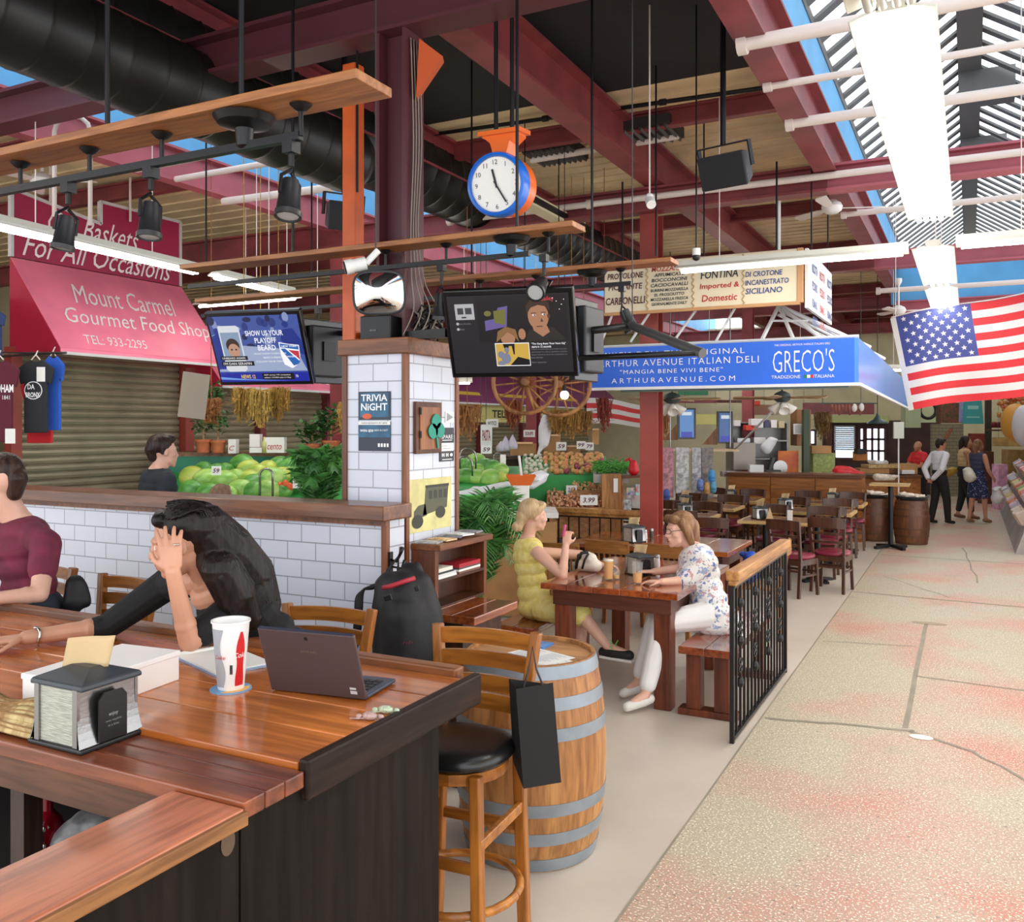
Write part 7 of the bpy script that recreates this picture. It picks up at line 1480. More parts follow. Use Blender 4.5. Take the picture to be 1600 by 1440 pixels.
mb.tube([(x1 - 2.45, Yf + .18, zb - .02), (q, Yf + .18, zb - .02)], .014, 5); mb.tube([(x1 - 2.45, Yf + .18, zb + .1), (q, Yf + .18, zb + .1)], .014, 5); mb.build('lattice', M('truss_green', (120, 140, 128), .4), t)
# ------------------------------------------------------------------ large flag
Pf = {}
A, B_, C_ = at(1393, 497, t=11.6), at(1419, 641, t=11.6), at(1640, 450, t=10.6)
def Pflag(a, b):
 p = A + (C_ - A) * 1.0 * a * 1.25 + (B_ - A) * b; wv = .05 * math.sin(a * 9 + b * 1.5) + .02 * math.sin(a * 17)
 return p - FW * wv + EZ * .02 * math.sin(a * 8)
t = flag_stripes('large stars and stripes flag hanging over the aisle', Pflag, None, None, 1, 1, 13, True, 0, FR, FWH, canton=(.42, 7))
mb = MB(); mb.grid(lambda a, b: Pflag(.02 + .4 * a, b * 7 / 13), 16, 10); mb.build('canton', FB, t, smooth=True)
mb = MB()
for r in range(9):
 for c in range(6 if r % 2 == 0 else 5):
  fa = .02 + .4 * ((c + (.5 if r % 2 == 0 else 1)) / 6); fb = 7 / 13 * (r + .7) / 9.4; p = Pflag(fa, fb) - FW * .006; ex = (Pflag(fa + .01, fb) - Pflag(fa, fb)).normalized(); ey = -(Pflag(fa, fb + .01) - Pflag(fa, fb)).normalized()
  mb.poly([((.036 if k % 2 == 0 else .015) * math.sin(k * PI / 5), (.036 if k % 2 == 0 else .015) * math.cos(k * PI / 5)) for k in range(10)], p, ex, ey)
mb.build('stars', FWH, t)
mb = MB(); mb.grid(lambda a, b: Pflag(-.006 + .026 * a, b), 2, 12); mb.build('hoist_band', FWH, t, solid=.004)
mb = MB(); mb.tube([Pflag(a / 20, -.01) for a in range(21)], .008, 5); mb.tube([Pflag(.02, 0), Pflag(.02, 0) + EZ * 1.5], .005, 5); mb.tube([Pflag(.7, 0), Pflag(.7, 0) + EZ * 1.5], .005, 5); mb.build('cord', M('cord_white', (220, 220, 216), .6), t)
# ------------------------------------------------------------------ deli: screens, shelves, equipment
for u, u2, v0, v1, t_, c, lab in ((1073, 22, 640, 683, 15.9, (96, 150, 214), 'left upright menu screen above the deli, light blue'), (1133, 18, 645, 690, 15.9, (70, 110, 170), 'right upright menu screen above the deli, darker blue')):
 a, b = at(u - u2 / 2, v1, t=t_), at(u + u2 / 2, v0, t=t_); o = thing('menu_screen', lab, 'screen', a); w = (b - a).dot(RT); h = b.z - a.z; cc = a + RT * w / 2 + EZ * h / 2
 mb = MB(); mb.box(cc + FW * .03, (w + .08, .05, h + .06), (0, 0, YAW)); mb.build('bezel', TVB, o, bevel=.005); mb = MB(); mb.rect(-w / 2, -h / 2, w / 2, h / 2, cc + FW * .002, RT, EZ, .002); mb.build('display', scr('menu%d' % u, c, .8), o)
 mb = MB(); mb.rect(-w * .4, -h * .5, w * .4, -h * .3, cc, RT, EZ, .003); mb.build('band', scr('menu_band', (60, 70, 190), .8), o); mb = MB(); mb.rect(-w * .35, h * .3, w * .35, h * .42, cc, RT, EZ, .003); mb.build('title', scr('menu_w', (220, 230, 240), .9), o)
 mb = MB(); mb.add([cc - RT * (w / 2 + .04), cc - RT * (w / 2 + .04) + EZ * -h * .6, cc - RT * (w / 2 + .3) - EZ * h * .6, cc + FW * .02 - RT * (w / 2 + .04)], [(0, 1, 2)]); mb.build('side_wing', wood('wing', (150, 100, 60), (110, 70, 40), 'Z', 5, .5), o, solid=.02)
a, b = at(1042, 702, t=15.7), at(1146, 703, t=15.9); mb = MB(); mb.bar(a, b, .5, .04, EZ); o = thing('screen_shelf', 'hanging pale shelf under the deli menu screens', 'shelf', a); mb.build('board', M('shelf_pale', (206, 180, 140), .5), o)
for q in (a.lerp(b, .05), a.lerp(b, .95)): mb = MB(); mb.tube([q, Vector((q.x, q.y, ceil_z(q.x)))], .012, 6); mb.build('rod', STEEL, o)
mb = MB(); mb.tube([at(1148, 702, t=15.8), at(1219, 630, t=13)], .018, 6); one('brace_pole', 'slanted pale pole from the screen shelf toward the fan', 'pole', mb, TRU, at(1148, 702, t=15.8), smooth=True)
def bx_(label, name, cat, u, v, w, h, t_, m, d=.25, rot=0):
 p = at(u, v, t=t_); W_, H_ = w * t_ / F, h * t_ / F; mb = MB()
 if name in ('post', 'display_cupboard'): zt = p.z + H_ / 2; p.z = zt / 2; H_ = zt
 mb.box(p, (W_, d, H_), (0, 0, YAW + rot)); return one(name, label, cat, mb, m, p - EZ * H_ / 2, bevel=.004)
WPL = M('white_plastic', (236, 236, 236), .4); BRN = M('brown_cupboard', (150, 104, 66), .5, var=.08, scale=3); GRN = M('crate_green', (146, 160, 84), .5, var=.1, scale=20); YELB = M('yellow_box', (232, 220, 40), .5); ORB = M('orange_poster', (214, 120, 40), .5, rgb2=(180, 60, 40), scale=3)
def shelf_unit(label, u0, u1, v0, v1, t_, n, m, d=.4):
 a, b = at(u0, v1, t=t_), at(u1, v0, t=t_); w = (b - a).dot(RT); h = b.z - a.z; o = thing('shelf_unit', label, 'shelf', Vector((a.x, a.y, 0)) + RT * w / 2); z0_ = a.z
 M3 = Matrix.Rotation(YAW, 3, 'Z'); c = a + RT * w / 2 + FW * d / 2
 for s in (-1, 1): mb = MB(); mb.box(Vector((c.x, c.y, b.z / 2)) + RT * s * (w / 2 - .015), (.03, d, b.z), M3); mb.build('upright', m, o)
 for k in range(n): mb = MB(); mb.box(Vector((c.x, c.y, z0_ + h * k / (n - 1))), (w, d, .025), M3); mb.build('shelf', m, o)
 mb = MB(); mb.box(Vector((c.x, c.y, b.z / 2)) + FW * d / 2, (w, .02, b.z), M3); mb.build('back', m, o)
 return o
shelf_unit('steel shelving behind the deli counter with boxes and jars', 1142, 1232, 660, 745, 17.2, 4, M('steel_shelf', (150, 150, 146), .4, metal=.4))
for u, v, w, h, m, lab in ((1172, 668, 18, 8, M('box_red', (220, 62, 44), .5), 'red box on the upper steel shelf behind the deli'), (1181, 661, 19, 14, WPL, 'white box with red print on the upper steel shelf'), (1150, 661, 10, 9, WPL, 'small white notice on the steel shelf'), (1196, 662, 8, 12, M('can_navy', (60, 60, 100), .4), 'navy tin on the upper steel shelf'), (1207, 662, 9, 12, WPL, 'white tin beside the navy tin'), (1219, 663, 9, 11, M('can_tan', (196, 180, 140), .4), 'tan tin at the right end of the upper steel shelf'), (1160, 690, 20, 12, M('steel_box', (170, 172, 172), .3, metal=.5), 'steel container on the middle shelf behind the deli'), (1185, 688, 18, 10, WPL, 'white tub on the middle shelf behind the deli')):
 bx_(lab, 'shelf_box', 'box', u, v, w, h, 17.0, m, .2)
for u, v, w, h, t_, m, lab, nm, cat, d in ((1158, 712, 34, 42, 16.9, M('fridge_steel', (140, 132, 122), .35, metal=.4), 'brown grey steel cabinet behind the deli counter', 'steel_cabinet', 'cabinet', .5), (1181, 735, 22, 18, 16.1, PAPER, 'white paper stack standing on the deli counter', 'paper_stack', 'papers', .12), (1162, 741, 16, 8, 16.15, WPL, 'low white carton on the deli counter', 'carton', 'box', .2), (1139, 740, 24, 8, 16.2, M('box_plum', (120, 60, 80), .5, rgb2=(200, 190, 190), scale=30), 'flat patterned plum box on the left of the deli counter', 'carton', 'box', .2),
 (1231, 724, 32, 40, 17, ORB, 'orange and red poster panel behind the deli counter', 'poster', 'poster', .05), (1251, 668, 22, 56, 17.4, BRN, 'brown cupboard with a framed notice above the deli', 'wall_cupboard', 'cupboard', .4), (1259, 690, 10, 100, 16.9, M('post_green', (58, 72, 50), .5), 'dark green post behind the deli counter', 'post', 'post', .12), (1282, 722, 34, 30, 17.4, GRN, 'stack of green plastic crates behind the deli counter', 'crate', 'crate', .4), (1279, 702, 30, 12, 17.3, CARD, 'cardboard box on top of the green crates', 'cardboard_box', 'box', .35), (1303, 742, 50, 6, 16.2, M('papers_blue', (206, 212, 226), .5), 'low stack of pale papers under the red bag', 'paper_stack', 'papers', .35),
 (1344, 712, 18, 14, 19, M('box_orange', (206, 130, 60), .5), 'orange box in the far deli', 'box', 'box', .2), (1344, 705, 14, 8, 18.9, BLACK, 'black appliance on the orange box', 'appliance', 'appliance', .2), (1376, 728, 50, 5, 18.2, TEDGE, 'pale serving board behind the high table', 'serving_board', 'board', .4), (1362, 735, 46, 8, 18.2, CARD, 'cardboard tray under the serving board', 'cardboard_tray', 'tray', .3), (1412, 732, 30, 16, 18.4, CARD, 'open cardboard carton in front of the red shirted man', 'cardboard_box', 'box', .4), (1416, 737, 20, 6, 18.2, WPL, 'white carton in front of the cardboard carton', 'carton', 'box', .2), (1404, 672, 16, 26, 16.8, M('board_pale', (214, 220, 206), .5), 'pale notice board on a white pole by the aisle', 'notice_board', 'sign', .04)):
 bx_(lab, nm, cat, u, v, w, h, t_, m, d)
a, b = at(1275, 745, t=18.3), at(1430, 745, t=18.3); t = thing('back_counter', 'second deli counter behind the high table and barrels', 'counter', Vector(((a.x + b.x) / 2, (a.y + b.y) / 2, 0))); mb = MB(); mb.bar(Vector((a.x, a.y, .45)), Vector((b.x, b.y, .45)), .5, .9, EZ); mb.build('body', CNW, t); mb = MB(); mb.bar(Vector((a.x, a.y, .93)), Vector((b.x, b.y, .93)), .6, .05, EZ); mb.build('top', CND, t)
mb = MB(); mb.tube([at(1404, 685, t=16.85), Vector((at(1404, 685, t=16.85).x, at(1404, 685, t=16.85).y, 0))], .015, 6); one('sign_pole', 'thin white pole carrying the pale notice board', 'pole', mb, TRU, Vector((at(1404, 685, t=16.85).x, at(1404, 685, t=16.85).y, 0)))
t = thing('framed_notice', 'white framed notice on the brown cupboard', 'picture', at(1250, 669, t=16.9)); mb = MB(); p = at(1250, 670, t=17.05); mb.box(p, (.25, .02, .2), (0, 0, YAW)); mb.build('frame', WHITE, t); mb = MB(); mb.rect(-.1, -.08, .1, .08, p - FW * .011, RT, EZ, .001); mb.build('paper', M('paper_grey', (196, 200, 200), .6), t)
crumple('plastic_bag', 'red plastic bags heaped on the deli counter', 'bag', [at(1310, 735, t=16.3), at(1325, 737, t=16.3), at(1345, 741, t=16.3)], [.1, .11, .05], M('bag_red', (206, 30, 40), .4), .025)
crumple('plastic_bag', 'white crumpled plastic bag on the steel shelf', 'bag', [at(1197, 700, t=16.8), at(1205, 690, t=16.8)], [.12, .1], PLAS, .025); crumple('wrapped_parcel', 'white wrapped parcel on the pale serving board', 'parcel', [at(1360, 722, t=18.2), at(1385, 723, t=18.2)], [.05, .05], PLAS, .025); crumple('salted_fish', 'pile of white fish on the counter left of the high table', 'fish', [at(1370, 745, t=17.6), at(1395, 746, t=17.6)], [.08, .06], FISHW, .025)
t = thing('meat_slicer', 'dark meat slicer with a round blade on the deli counter', 'slicer', at(1207, 745, t=16.4)); p = at(1205, 730, t=16.4); mb = MB(); mb.box(p - EZ * .1, (.3, .25, .12), (0, 0, YAW)); mb.box(p + EZ * .05, (.08, .1, .3), (0, .3, YAW)); mb.build('body', M('slicer_dark', (60, 64, 62), .4, metal=.4), t, bevel=.02); mb = MB(); mb.tube([p + RT * .16 - FW * .03, p + RT * .16 + FW * .0], .13, 24); mb.build('blade', STEEL, t)
t = thing('pendant_lamp', 'dark enamel pendant lamp above the far deli counter', 'lamp', at(1371, 650, t=17.5)); p = at(1371, 660, t=17.5); mb = MB(); mb.lathe([(.2, -.02), (.19, .01), (.09, .06), (.04, .12), (.02, .18), (.002, .18)], 24, p, cap=False); mb.build('shade', M('enamel_green', (52, 74, 72), .35), t, smooth=True); mb = MB(); mb.tube([p + EZ * .17, Vector((p.x, p.y, ceil_z(p.x)))], .008, 5); mb.build('cord', BLACKM, t)
mb = MB(); p = at(1291, 672, t=17.6); bunch('dark dried bunch hanging above the green crates', 1286, 668, 26, 46, 17.8, (140, 104, 52), 160)
for i in range(9):
 p = at(1300 + i * 5.5, 630.5, t=17); mb = MB(); d = .12 + .05 * (i % 3); mb.tube([p, p - EZ * d * .3, p - EZ * d], [.006, .024, .018], 7); o = one('hanging_sausage', 'small sausage hanging from the rail under the blue awning', 'sausage', mb, M('sausage', (150, 92, 70), .5), p, 'sausages under the awning', smooth=True)
mb = MB(); mb.tube([at(1280, 630, t=17), at(1370, 630, t=17)], .012, 6)
for u in (1285, 1345): q = at(u, 630, t=17); mb.tube([q, Vector((q.x, q.y, 5))], .006, 5)
one('hanging_rail', 'dark rail under the awning carrying the sausages', 'rail', mb, M('rail_green', (60, 84, 84), .4), at(1280, 630, t=17))
for u, v in ((1335, 637), (1346, 636)): p = at(u, v, t=17.0); mb = MB(); mb.ell(p, (.05, .05, .08)); one('hanging_cheese', 'white %s cheese ball hanging by the sausages' % ('left' if u < 1340 else 'right'), 'cheese', mb, PAPER, p, smooth=True)
# magazine / card racks left of the deli
for i, (u, w, c, lab) in enumerate(((1043, 18, (214, 150, 160), 'pink patterned board beside the maroon column'), (1066, 20, (226, 224, 222), 'white patterned board left of the deli counter'), (1088, 14, (206, 206, 210), 'pale narrow board left of the deli counter'), (1105, 18, (150, 140, 136), 'grey patterned board next to the deli counter'))):
 p = at(u, 738, t=14.6); mb = MB(); h = 78 * 14.6 / F; mb.box(p, (w * 14.6 / F, .05, h), (0, 0, YAW)); mb.box(Vector((p.x, p.y, (p.z - h / 2) / 2)), (.05, .05, p.z - h / 2), (0, 0, YAW)); one('display_board', lab, 'board', mb, M('dp%d' % i, c, .5, rgb2=[k * .65 for k in c], scale=14), Vector((p.x, p.y, 0)))
for i, (u, v, c) in enumerate(((1094, 752, (110, 130, 190)), (1104, 758, (200, 150, 90)), (1114, 755, (96, 160, 190)), (1112, 738, (70, 150, 210)), (1041, 768, (70, 96, 170)), (1060, 778, (190, 50, 60)))):
 mb = MB(); p = at(u, v, t=14.3); mb.chain([p, p - EZ * .1], [.05, .06], 8); one('hanging_bag', ('periwinkle', 'ochre', 'pale turquoise', 'bright blue', 'royal blue', 'red')[i] + ' cloth bundle left of the deli counter', 'bundle', mb, M('hb%d' % i, c, .6), p, smooth=True)
# wall fittings behind the deli
for u, v, w, h, m, lab, nm, cat in ((1140, 618, 44, 26, CREAM, 'cream wall board high behind the deli, left one', 'wall_board', 'board'), (1216, 618, 44, 30, CREAM, 'cream wall board high behind the deli, right one', 'wall_board', 'board'), (1083, 612, 46, 10, M('band_green', (40, 130, 90), .5), 'green fascia strip high behind the deli', 'fascia', 'fascia'), (1110, 627, 110, 5, MAROON, 'maroon rail across the wall behind the deli', 'wall_rail', 'rail'), (1310, 638, 110, 18, MAROON, 'maroon fascia behind the hanging sausages', 'fascia', 'fascia'), (1190, 640, 46, 16, M('box_brown', (150, 104, 84), .6), 'brown carton high on the shelving behind the deli', 'carton', 'box'), (1178, 630, 18, 8, M('box_red', (220, 62, 44), .5), 'red carton high on the shelving behind the deli', 'carton', 'box'), (1100, 655, 60, 16, M('sign_cream', (226, 222, 140), .5), 'pale yellow board behind the left menu screens', 'wall_board', 'board')):
 bx_(lab, nm, cat, u, v, w, h, 19.5, m, .08)
# ------------------------------------------------------------------ far end of the hall
WF = M('door_frame_dark', (92, 52, 50), .5); GLOW = M('daylight_glass', (226, 240, 255), emit=1.3)
def window(n, u0, u1, v0, v1, nx, ny, Y=27.9, m=WF, bl_=False):
 a, b = at(u0, v1, Y=Y), at(u1, v0, Y=Y); o = thing('window_%d' % n, None, None, a); o['kind'] = 'structure'
 mb = MB(); mb.b2((a.x, Y + .02, a.z), (b.x, Y + .03, b.z)); mb.build('pane', GLOW, o)
 for i in range(nx + 1): x = a.x + (b.x - a.x) * i / nx; mb = MB(); mb.b2((x - .03, Y - .03, a.z), (x + .03, Y + .03, b.z)); mb.build('mullion', m, o)
 for j in range(ny + 1): z = a.z + (b.z - a.z) * j / ny; mb = MB(); mb.b2((a.x, Y - .03, z - .03), (b.x, Y + .03, z + .03)); mb.build('transom', m, o)
 if bl_:
  mb = MB()
  for j in range(12): z = b.z - (b.z - a.z) * .75 * j / 12; mb.b2((a.x, Y - .06, z - .05), (b.x, Y - .05, z))
  mb.build('blind', M('blind_blue', (206, 222, 240), .6), o)
window(1, 1304, 1336, 665, 716, 1, 1, bl_=True); window(2, 1353, 1383, 668, 722, 3, 3); window(3, 1343, 1350, 668, 708, 1, 2); window(4, 1258, 1274, 672, 716, 1, 2); window(5, 1030, 1100, 597, 606, 5, 1); window(6, 1292, 1299, 666, 716, 2, 1)
mb = MB(); a, b = at(1285, 770, Y=27.95), at(1470, 640, Y=27.95); mb.b2((a.x, 27.94, 0), (b.x, 27.98, at(1300, 657, Y=27.95).z)); struct('wall_entrance', mb, M('entrance_dark', (72, 46, 42), .6, var=.15, scale=2))
mb = MB(); a, b = at(1287, 657, Y=27.6), at(1388, 650, Y=27.6); mb.b2((a.x, 27.4, a.z - .06), (b.x, 27.9, b.z + .02)); nt[0] += 1; struct('trim_%d' % nt[0], mb, M('lintel_green', (206, 214, 150), .6))
mb = MB(); a, b = at(1455, 760, t=23.5), at(1504, 660, t=23.5); mb.bar(Vector((a.x, a.y, 1.05)), Vector((b.x, b.y, 1.05)), .1, 1.9, EZ); struct('wall_kiosk', mb, brick('kiosk_brick', (150, 144, 118), (120, 116, 98), .25, .09, .012, .7))
mb = MB(); p, q = at(1471, 690, t=23.3), at(1484, 670, t=23.3); mb.bar(p, q, .03, .02, FW); mb.bar(p + RT * .08, q + RT * .08, .03, .02, FW); mb.bar(q, q + RT * .08, .03, .02, FW); mb.bar(p, p + RT * .08, .03, .02, FW); one('wall_frame', 'slanted red rectangular frame on the far brick kiosk', 'frame', mb, M('frame_red', (170, 90, 70), .5), p)
# upper far boxes, signs and hung things above the aisle end
for u, v, w, h, t_, m, lab, nm, cat in ((1423, 651, 24, 34, 20, M('cabinet_sage', (170, 184, 146), .5), 'sage green hanging cabinet at the right end of the blue awning', 'hanging_cabinet', 'cabinet'), (1450, 645, 28, 30, 23, M('panel_mint', (206, 222, 182), .5), 'mint sign board below the flag', 'sign_board', 'board'), (1483, 645, 34, 32, 21, M('foliage_dark', (76, 80, 62), .8, rgb2=(140, 80, 60), scale=14), 'dark bundle of dried flowers below the flag', 'dried_bundle', 'dried plant')):
 bx_(lab, nm, cat, u, v, w, h, t_, m, .25)
p = at(1450, 641, t=22.5); mb = MB(); mb.tube([p + RT * .2 * math.cos(a) + EZ * .2 * math.sin(a) for a in [2 * PI * i / 24 for i in range(25)]], .04, 8, cap=False); one('bicycle_tyre', 'black round tyre hanging below the flag corner', 'tyre', mb, BLACK, p, smooth=True)
def hang_shirt(label, u, v, w, h, t_, c):
 p = at(u, v, t=t_); W_, H_ = w * t_ / F, h * t_ / F; mb = MB(); mb.prism([(-.4 * W_, 0), (.4 * W_, .0), (.5 * W_, -H_), (-.45 * W_, -H_)], p, RT, EZ, .04); o = thing('hanging_garment', label, 'garment', p - EZ * H_); mb.build('cloth', M('garment%d' % u, c, .5), o, bevel=.01)
 mb = MB(); mb.rect(-.25 * W_, -.4 * H_, .25 * W_, -.25 * H_, p, RT, EZ, .044); mb.rect(-.3 * W_, -.75 * H_, .3 * W_, -.7 * H_, p, RT, EZ, .044); mb.build('print', M('garment_print', (150, 210, 210), .5), o)
hang_shirt('teal garment in plastic hanging below the flag', 1519, 624, 34, 38, 20, (60, 160, 166)); hang_shirt('lilac garment behind the teal one', 1504, 626, 14, 34, 20.3, (170, 166, 214))
mb = MB(); a, b = at(1575, 560, t=23), at(1600, 760, t=23);
o = struct('wall_right', (lambda m_: (m_.b2((1.5, 17, 0), (1.6, 28, 3.4)), m_)[1])(MB()), CREAM)
# right-hand produce display along the aisle
t = thing('produce_display', 'long sloping display of wrapped goods along the right side of the aisle', 'display', (1.05, 20.5, 0))
mb = MB(); mb.prism([(.62, .0), (1.45, 0), (1.45, 1.25), (1.05, 1.15), (.7, .25)], (0, 15.6, 0), EX, EZ, -7.6); mb.build('base', M('display_grey', (150, 144, 140), .5, var=.1, scale=3), t)
rnd = random.Random(11)
PC = [((214, 190, 206), 'lilac'), ((226, 226, 226), 'clear white'), ((210, 120, 90), 'orange'), ((206, 190, 120), 'yellow'), ((170, 170, 176), 'silver'), ((150, 170, 120), 'green'), ((196, 90, 90), 'red'), ((226, 206, 190), 'cream')]
for j in range(3):
 for i in range(12):
  y = 16.2 + i * .56 + rnd.uniform(-.05, .05); k = (.16 + .3 * j); x = .72 + .38 * k + .0; z = .28 + .95 * k; c, cn = PC[rnd.randrange(8)]
  mb = MB(); mb.box((x - .05, y, z + .08), (.16, .3, .22), (rnd.uniform(-.2, .2), -.5, rnd.uniform(-.2, .2))); mb.box((x - .04, y, z + .2), (.04, .2, .08), (0, -.4, 0))
  tag(mb.build('wrapped_pack', M('pack_' + cn, c, .3, bump=.4, bscale=20), loc=Vector((x, y, z)), bevel=.03), '%s wrapped pack in the %s row of the right-hand display' % (cn, ('lower', 'middle', 'upper')[j]), 'pack', 'wrapped packs on the right')
for u, v, w, h, t_, c, lab in ((1562, 745, 14, 40, 21, (226, 170, 206), 'pink sheet standing at the near end of the right display'), (1540, 720, 16, 30, 22.5, (96, 60, 50), 'dark brown box stack at the far end of the right display'), (1528, 712, 22, 70, 23.5, (150, 60, 50), 'red brown cupboard beside the far women'), (1575, 690, 40, 14, 22, (186, 156, 96), 'long wicker loaf basket on the right shelf'), (1585, 715, 30, 26, 21.5, (150, 120, 70), 'pile of straw coloured baskets at the right edge')):
 bx_(lab, 'display_cupboard' if v > 705 else 'display_box', 'box', u, v, w, h, t_, M('rb%d' % u, c, .5, var=.12, scale=8), .3)
p = at(1587, 660, t=19.5); mb = MB(); mb.ell(p, (.3, .25, .42)); one('hanging_gourd', 'large orange gourd shaped cheese hanging at the right edge', 'cheese', mb, M('gourd_orange', (222, 160, 66), .4, bump=.2, bscale=8), p, smooth=True)
p = at(1600, 665, t=18); mb = MB(); mb.ell(p, (.22, .2, .42)); one('hanging_ham', 'white wrapped ham hanging at the right edge', 'ham', mb, M('ham_white', (226, 226, 230), .4), p, smooth=True)
mb = MB(); p = at(1580, 620, t=20)
for k in range(90): q = p + Vector((rnd.uniform(-.25, .25), rnd.uniform(-.25, .25), rnd.uniform(-.45, .35))); mb.ell(q, .045, None, 6, 5)
tag(mb.build('dried_peppers', M('pepper_string', (196, 90, 60), .5, rgb2=(206, 170, 80), scale=6), loc=p), 'strings of red and yellow dried peppers at the top right', 'dried peppers', None, 'stuff')
bx_('dark vertical post at the right of the far aisle', 'post', 'post', 1544, 650, 8, 130, 23, M('post_dark', (60, 56, 50), .5), .1)
for i in range(5):
 p = at(1552 + i * 6, 668, t=22.5); mb = MB(); mb.lathe([(.002, 0), (.05, 0), (.05, .12), (.03, .15), (.002, .15)], 10, p); one('jar', 'dark red jar on the high right shelf, %s' % ('leftmost', 'second from left', 'middle', 'second from right', 'rightmost')[i], 'jar', mb, M('jar_red', (120, 40, 36), .3), p, 'jars on the right shelf', smooth=True)
mb = MB(); a, b = at(1545, 672, t=22.5), at(1590, 672, t=22.5); mb.bar(a, b, .3, .04, EZ); one('wall_shelf', 'high shelf with dark red jars on the right', 'shelf', mb, CND, a)
# ------------------------------------------------------------------ people
def skin(name, c): return M('skin_' + name, c, .5, var=.04, scale=6)
LIPS = M('lips', (172, 88, 84), .45); EYEW = M('eye_white', (232, 228, 222), .3); EYED = M('eye_dark', (38, 26, 22), .3)
def frame3(fwd, up):
 fwd = Vector(fwd).normalized(); up = Vector(up); up = (up - fwd * up.dot(fwd)).normalized(); side = fwd.cross(up)      # person's right
 return Matrix((side, fwd, up)).transposed()
def add_head(mb, c, M3, s=1.0, nb=None, neck=.052, male=False):
 P = lambda x, y, z: c + M3 @ (Vector((x, y, z)) * s)
 mb.ell(P(0, -.012, .03), (.077 * s, .096 * s, .092 * s), M3, 16, 11)
 mb.ell(P(0, .028, -.035), (.062 * s, .066 * s, .085 * s), M3, 14, 10)
 mb.ell(P(0, .074, -.07), (.034 * s, .02 * s, .028 * s), M3, 10, 7); mb.chain([P(-.042, .03, -.07), P(0, .072, -.1), P(.042, .03, -.07)], [.022 * s, (.024 if male else .02) * s, .022 * s], 8)
 mb.chain([P(0, .088, .012), P(0, .098, -.012), P(0, .107, -.03)], [.010 * s, .0115 * s, .013 * s], 8)
 for k in (-1, 1):
  mb.ell(P(.014 * k, .096, -.033), .011 * s, None, 8, 6); mb.ell(P(.045 * k, .058, -.025), (.026 * s, .024 * s, .024 * s), M3, 8, 6)
  mb.chain([P(.012 * k, .086, .026), P(.045 * k, .072, .026)], [.011 * s, .009 * s], 8); mb.ell(P(.034 * k, .076, .002), .014 * s, None, 8, 6)
  mb.ell(P(.079 * k, -.008, -.005), (.012 * s, .02 * s, .032 * s), M3, 8, 6)
 mb.chain([P(-.02, .09, -.062), P(0, .097, -.06), P(.02, .09, -.062)], [.007 * s, .009 * s, .007 * s], 6); mb.chain([P(-.016, .088, -.073), P(0, .095, -.074), P(.016, .088, -.073)], [.007 * s, .009 * s, .007 * s], 6)
 if nb is not None: mb.chain([P(0, -.02, -.045), (P(0, -.02, -.045) + nb) / 2, nb], [neck * s * 1.02, neck * s, neck * s * 1.15], 12)
 near = lambda q, r: (lambda p: (p - q).length < r)
 pt = [(near(P(0, .103, -.067), .017 * s), 1)]
 for k in (-1, 1): pt += [(near(P(.034 * k, .091, .004), .0125 * s), 2), (near(P(.034 * k, .096, .004), .008 * s), 3)]
 return pt
def add_hand(mb, w, d, n, side, s=1.0, curl=.35, fr=.0085, sp=1.0):
 d = Vector(d).normalized(); n = Vector(n); n = (n - d * n.dot(d)).normalized(); x = d.cross(n).normalized() * side      # x = thumb side
 offs = [q * (1 + .12 * (sp - 1)) for q in (.03, .01, -.01, -.028)]; lens = (.07, .078, .072, .056)
 mb.ell(w + d * .045 * s, (.036 * s, .05 * s, .015 * s), Matrix((x, d, n)).transposed(), 10, 8)
 for o, l in zip(offs, lens):
  b = w + (d * .085 + x * o) * s; mb.chain([w + (d * .02 + x * o * .7) * s, b], [.014 * s, .0115 * s], 8)
  p = b; a = .0; pts = [b]
  for k, fl in enumerate((.46, .3, .26)):
   a += curl * (1 if k else .7); p = p + (d * math.cos(a) + n * math.sin(a) + x * o * 5 * sp) .normalized() * l * fl * s; pts.append(p)
  mb.chain(pts, [fr * s * 1.12, fr * s * 1.05, fr * s, fr * s * .85], 7)
 b = w + (d * .022 + x * .026) * s; q = b + (d * .55 + x * .75 + n * .25).normalized() * .04 * s; mb.chain([w + d * .01 * s, b, q, q + (d * .85 + x * .3 + n * .4).normalized() * .032 * s], [.016 * s, .014 * s, fr * 1.2 * s, fr * s], 7)
ST = ((0, .165, .118), (.22, .155, .112), (.42, .14, .105), (.62, .155, .112), (.78, .172, .115), (.9, .168, .1), (1.0, .1, .075))
def add_torso(mb, J, inf=0, s=1.0, lo=0, fat=1.0, hi=1.0, bust=0):
 side = (J['shR'] - J['shL']).normalized(); ax = (J['nb'] - J['pel']).normalized(); fr = side.cross(ax).normalized() * -1; side = ax.cross(fr) * -1
 M3 = Matrix((side, fr, ax)).transposed()
 for k, hw_, dp in ST:
  if k < lo or k > hi: continue
  mb.ell(J['pel'].lerp(J['nb'], k), (hw_ * s * fat + inf, dp * s * fat + inf, .085 * s + inf), M3, 16, 9)
 if bust:
  for q in (-1, 1): mb.ell(J['pel'].lerp(J['nb'], .68) + (side * q * .07 - fr * -.07 if False else side * q * .07 + J['front'] * .075) * s, .075 * s * bust + inf, None, 10, 8)
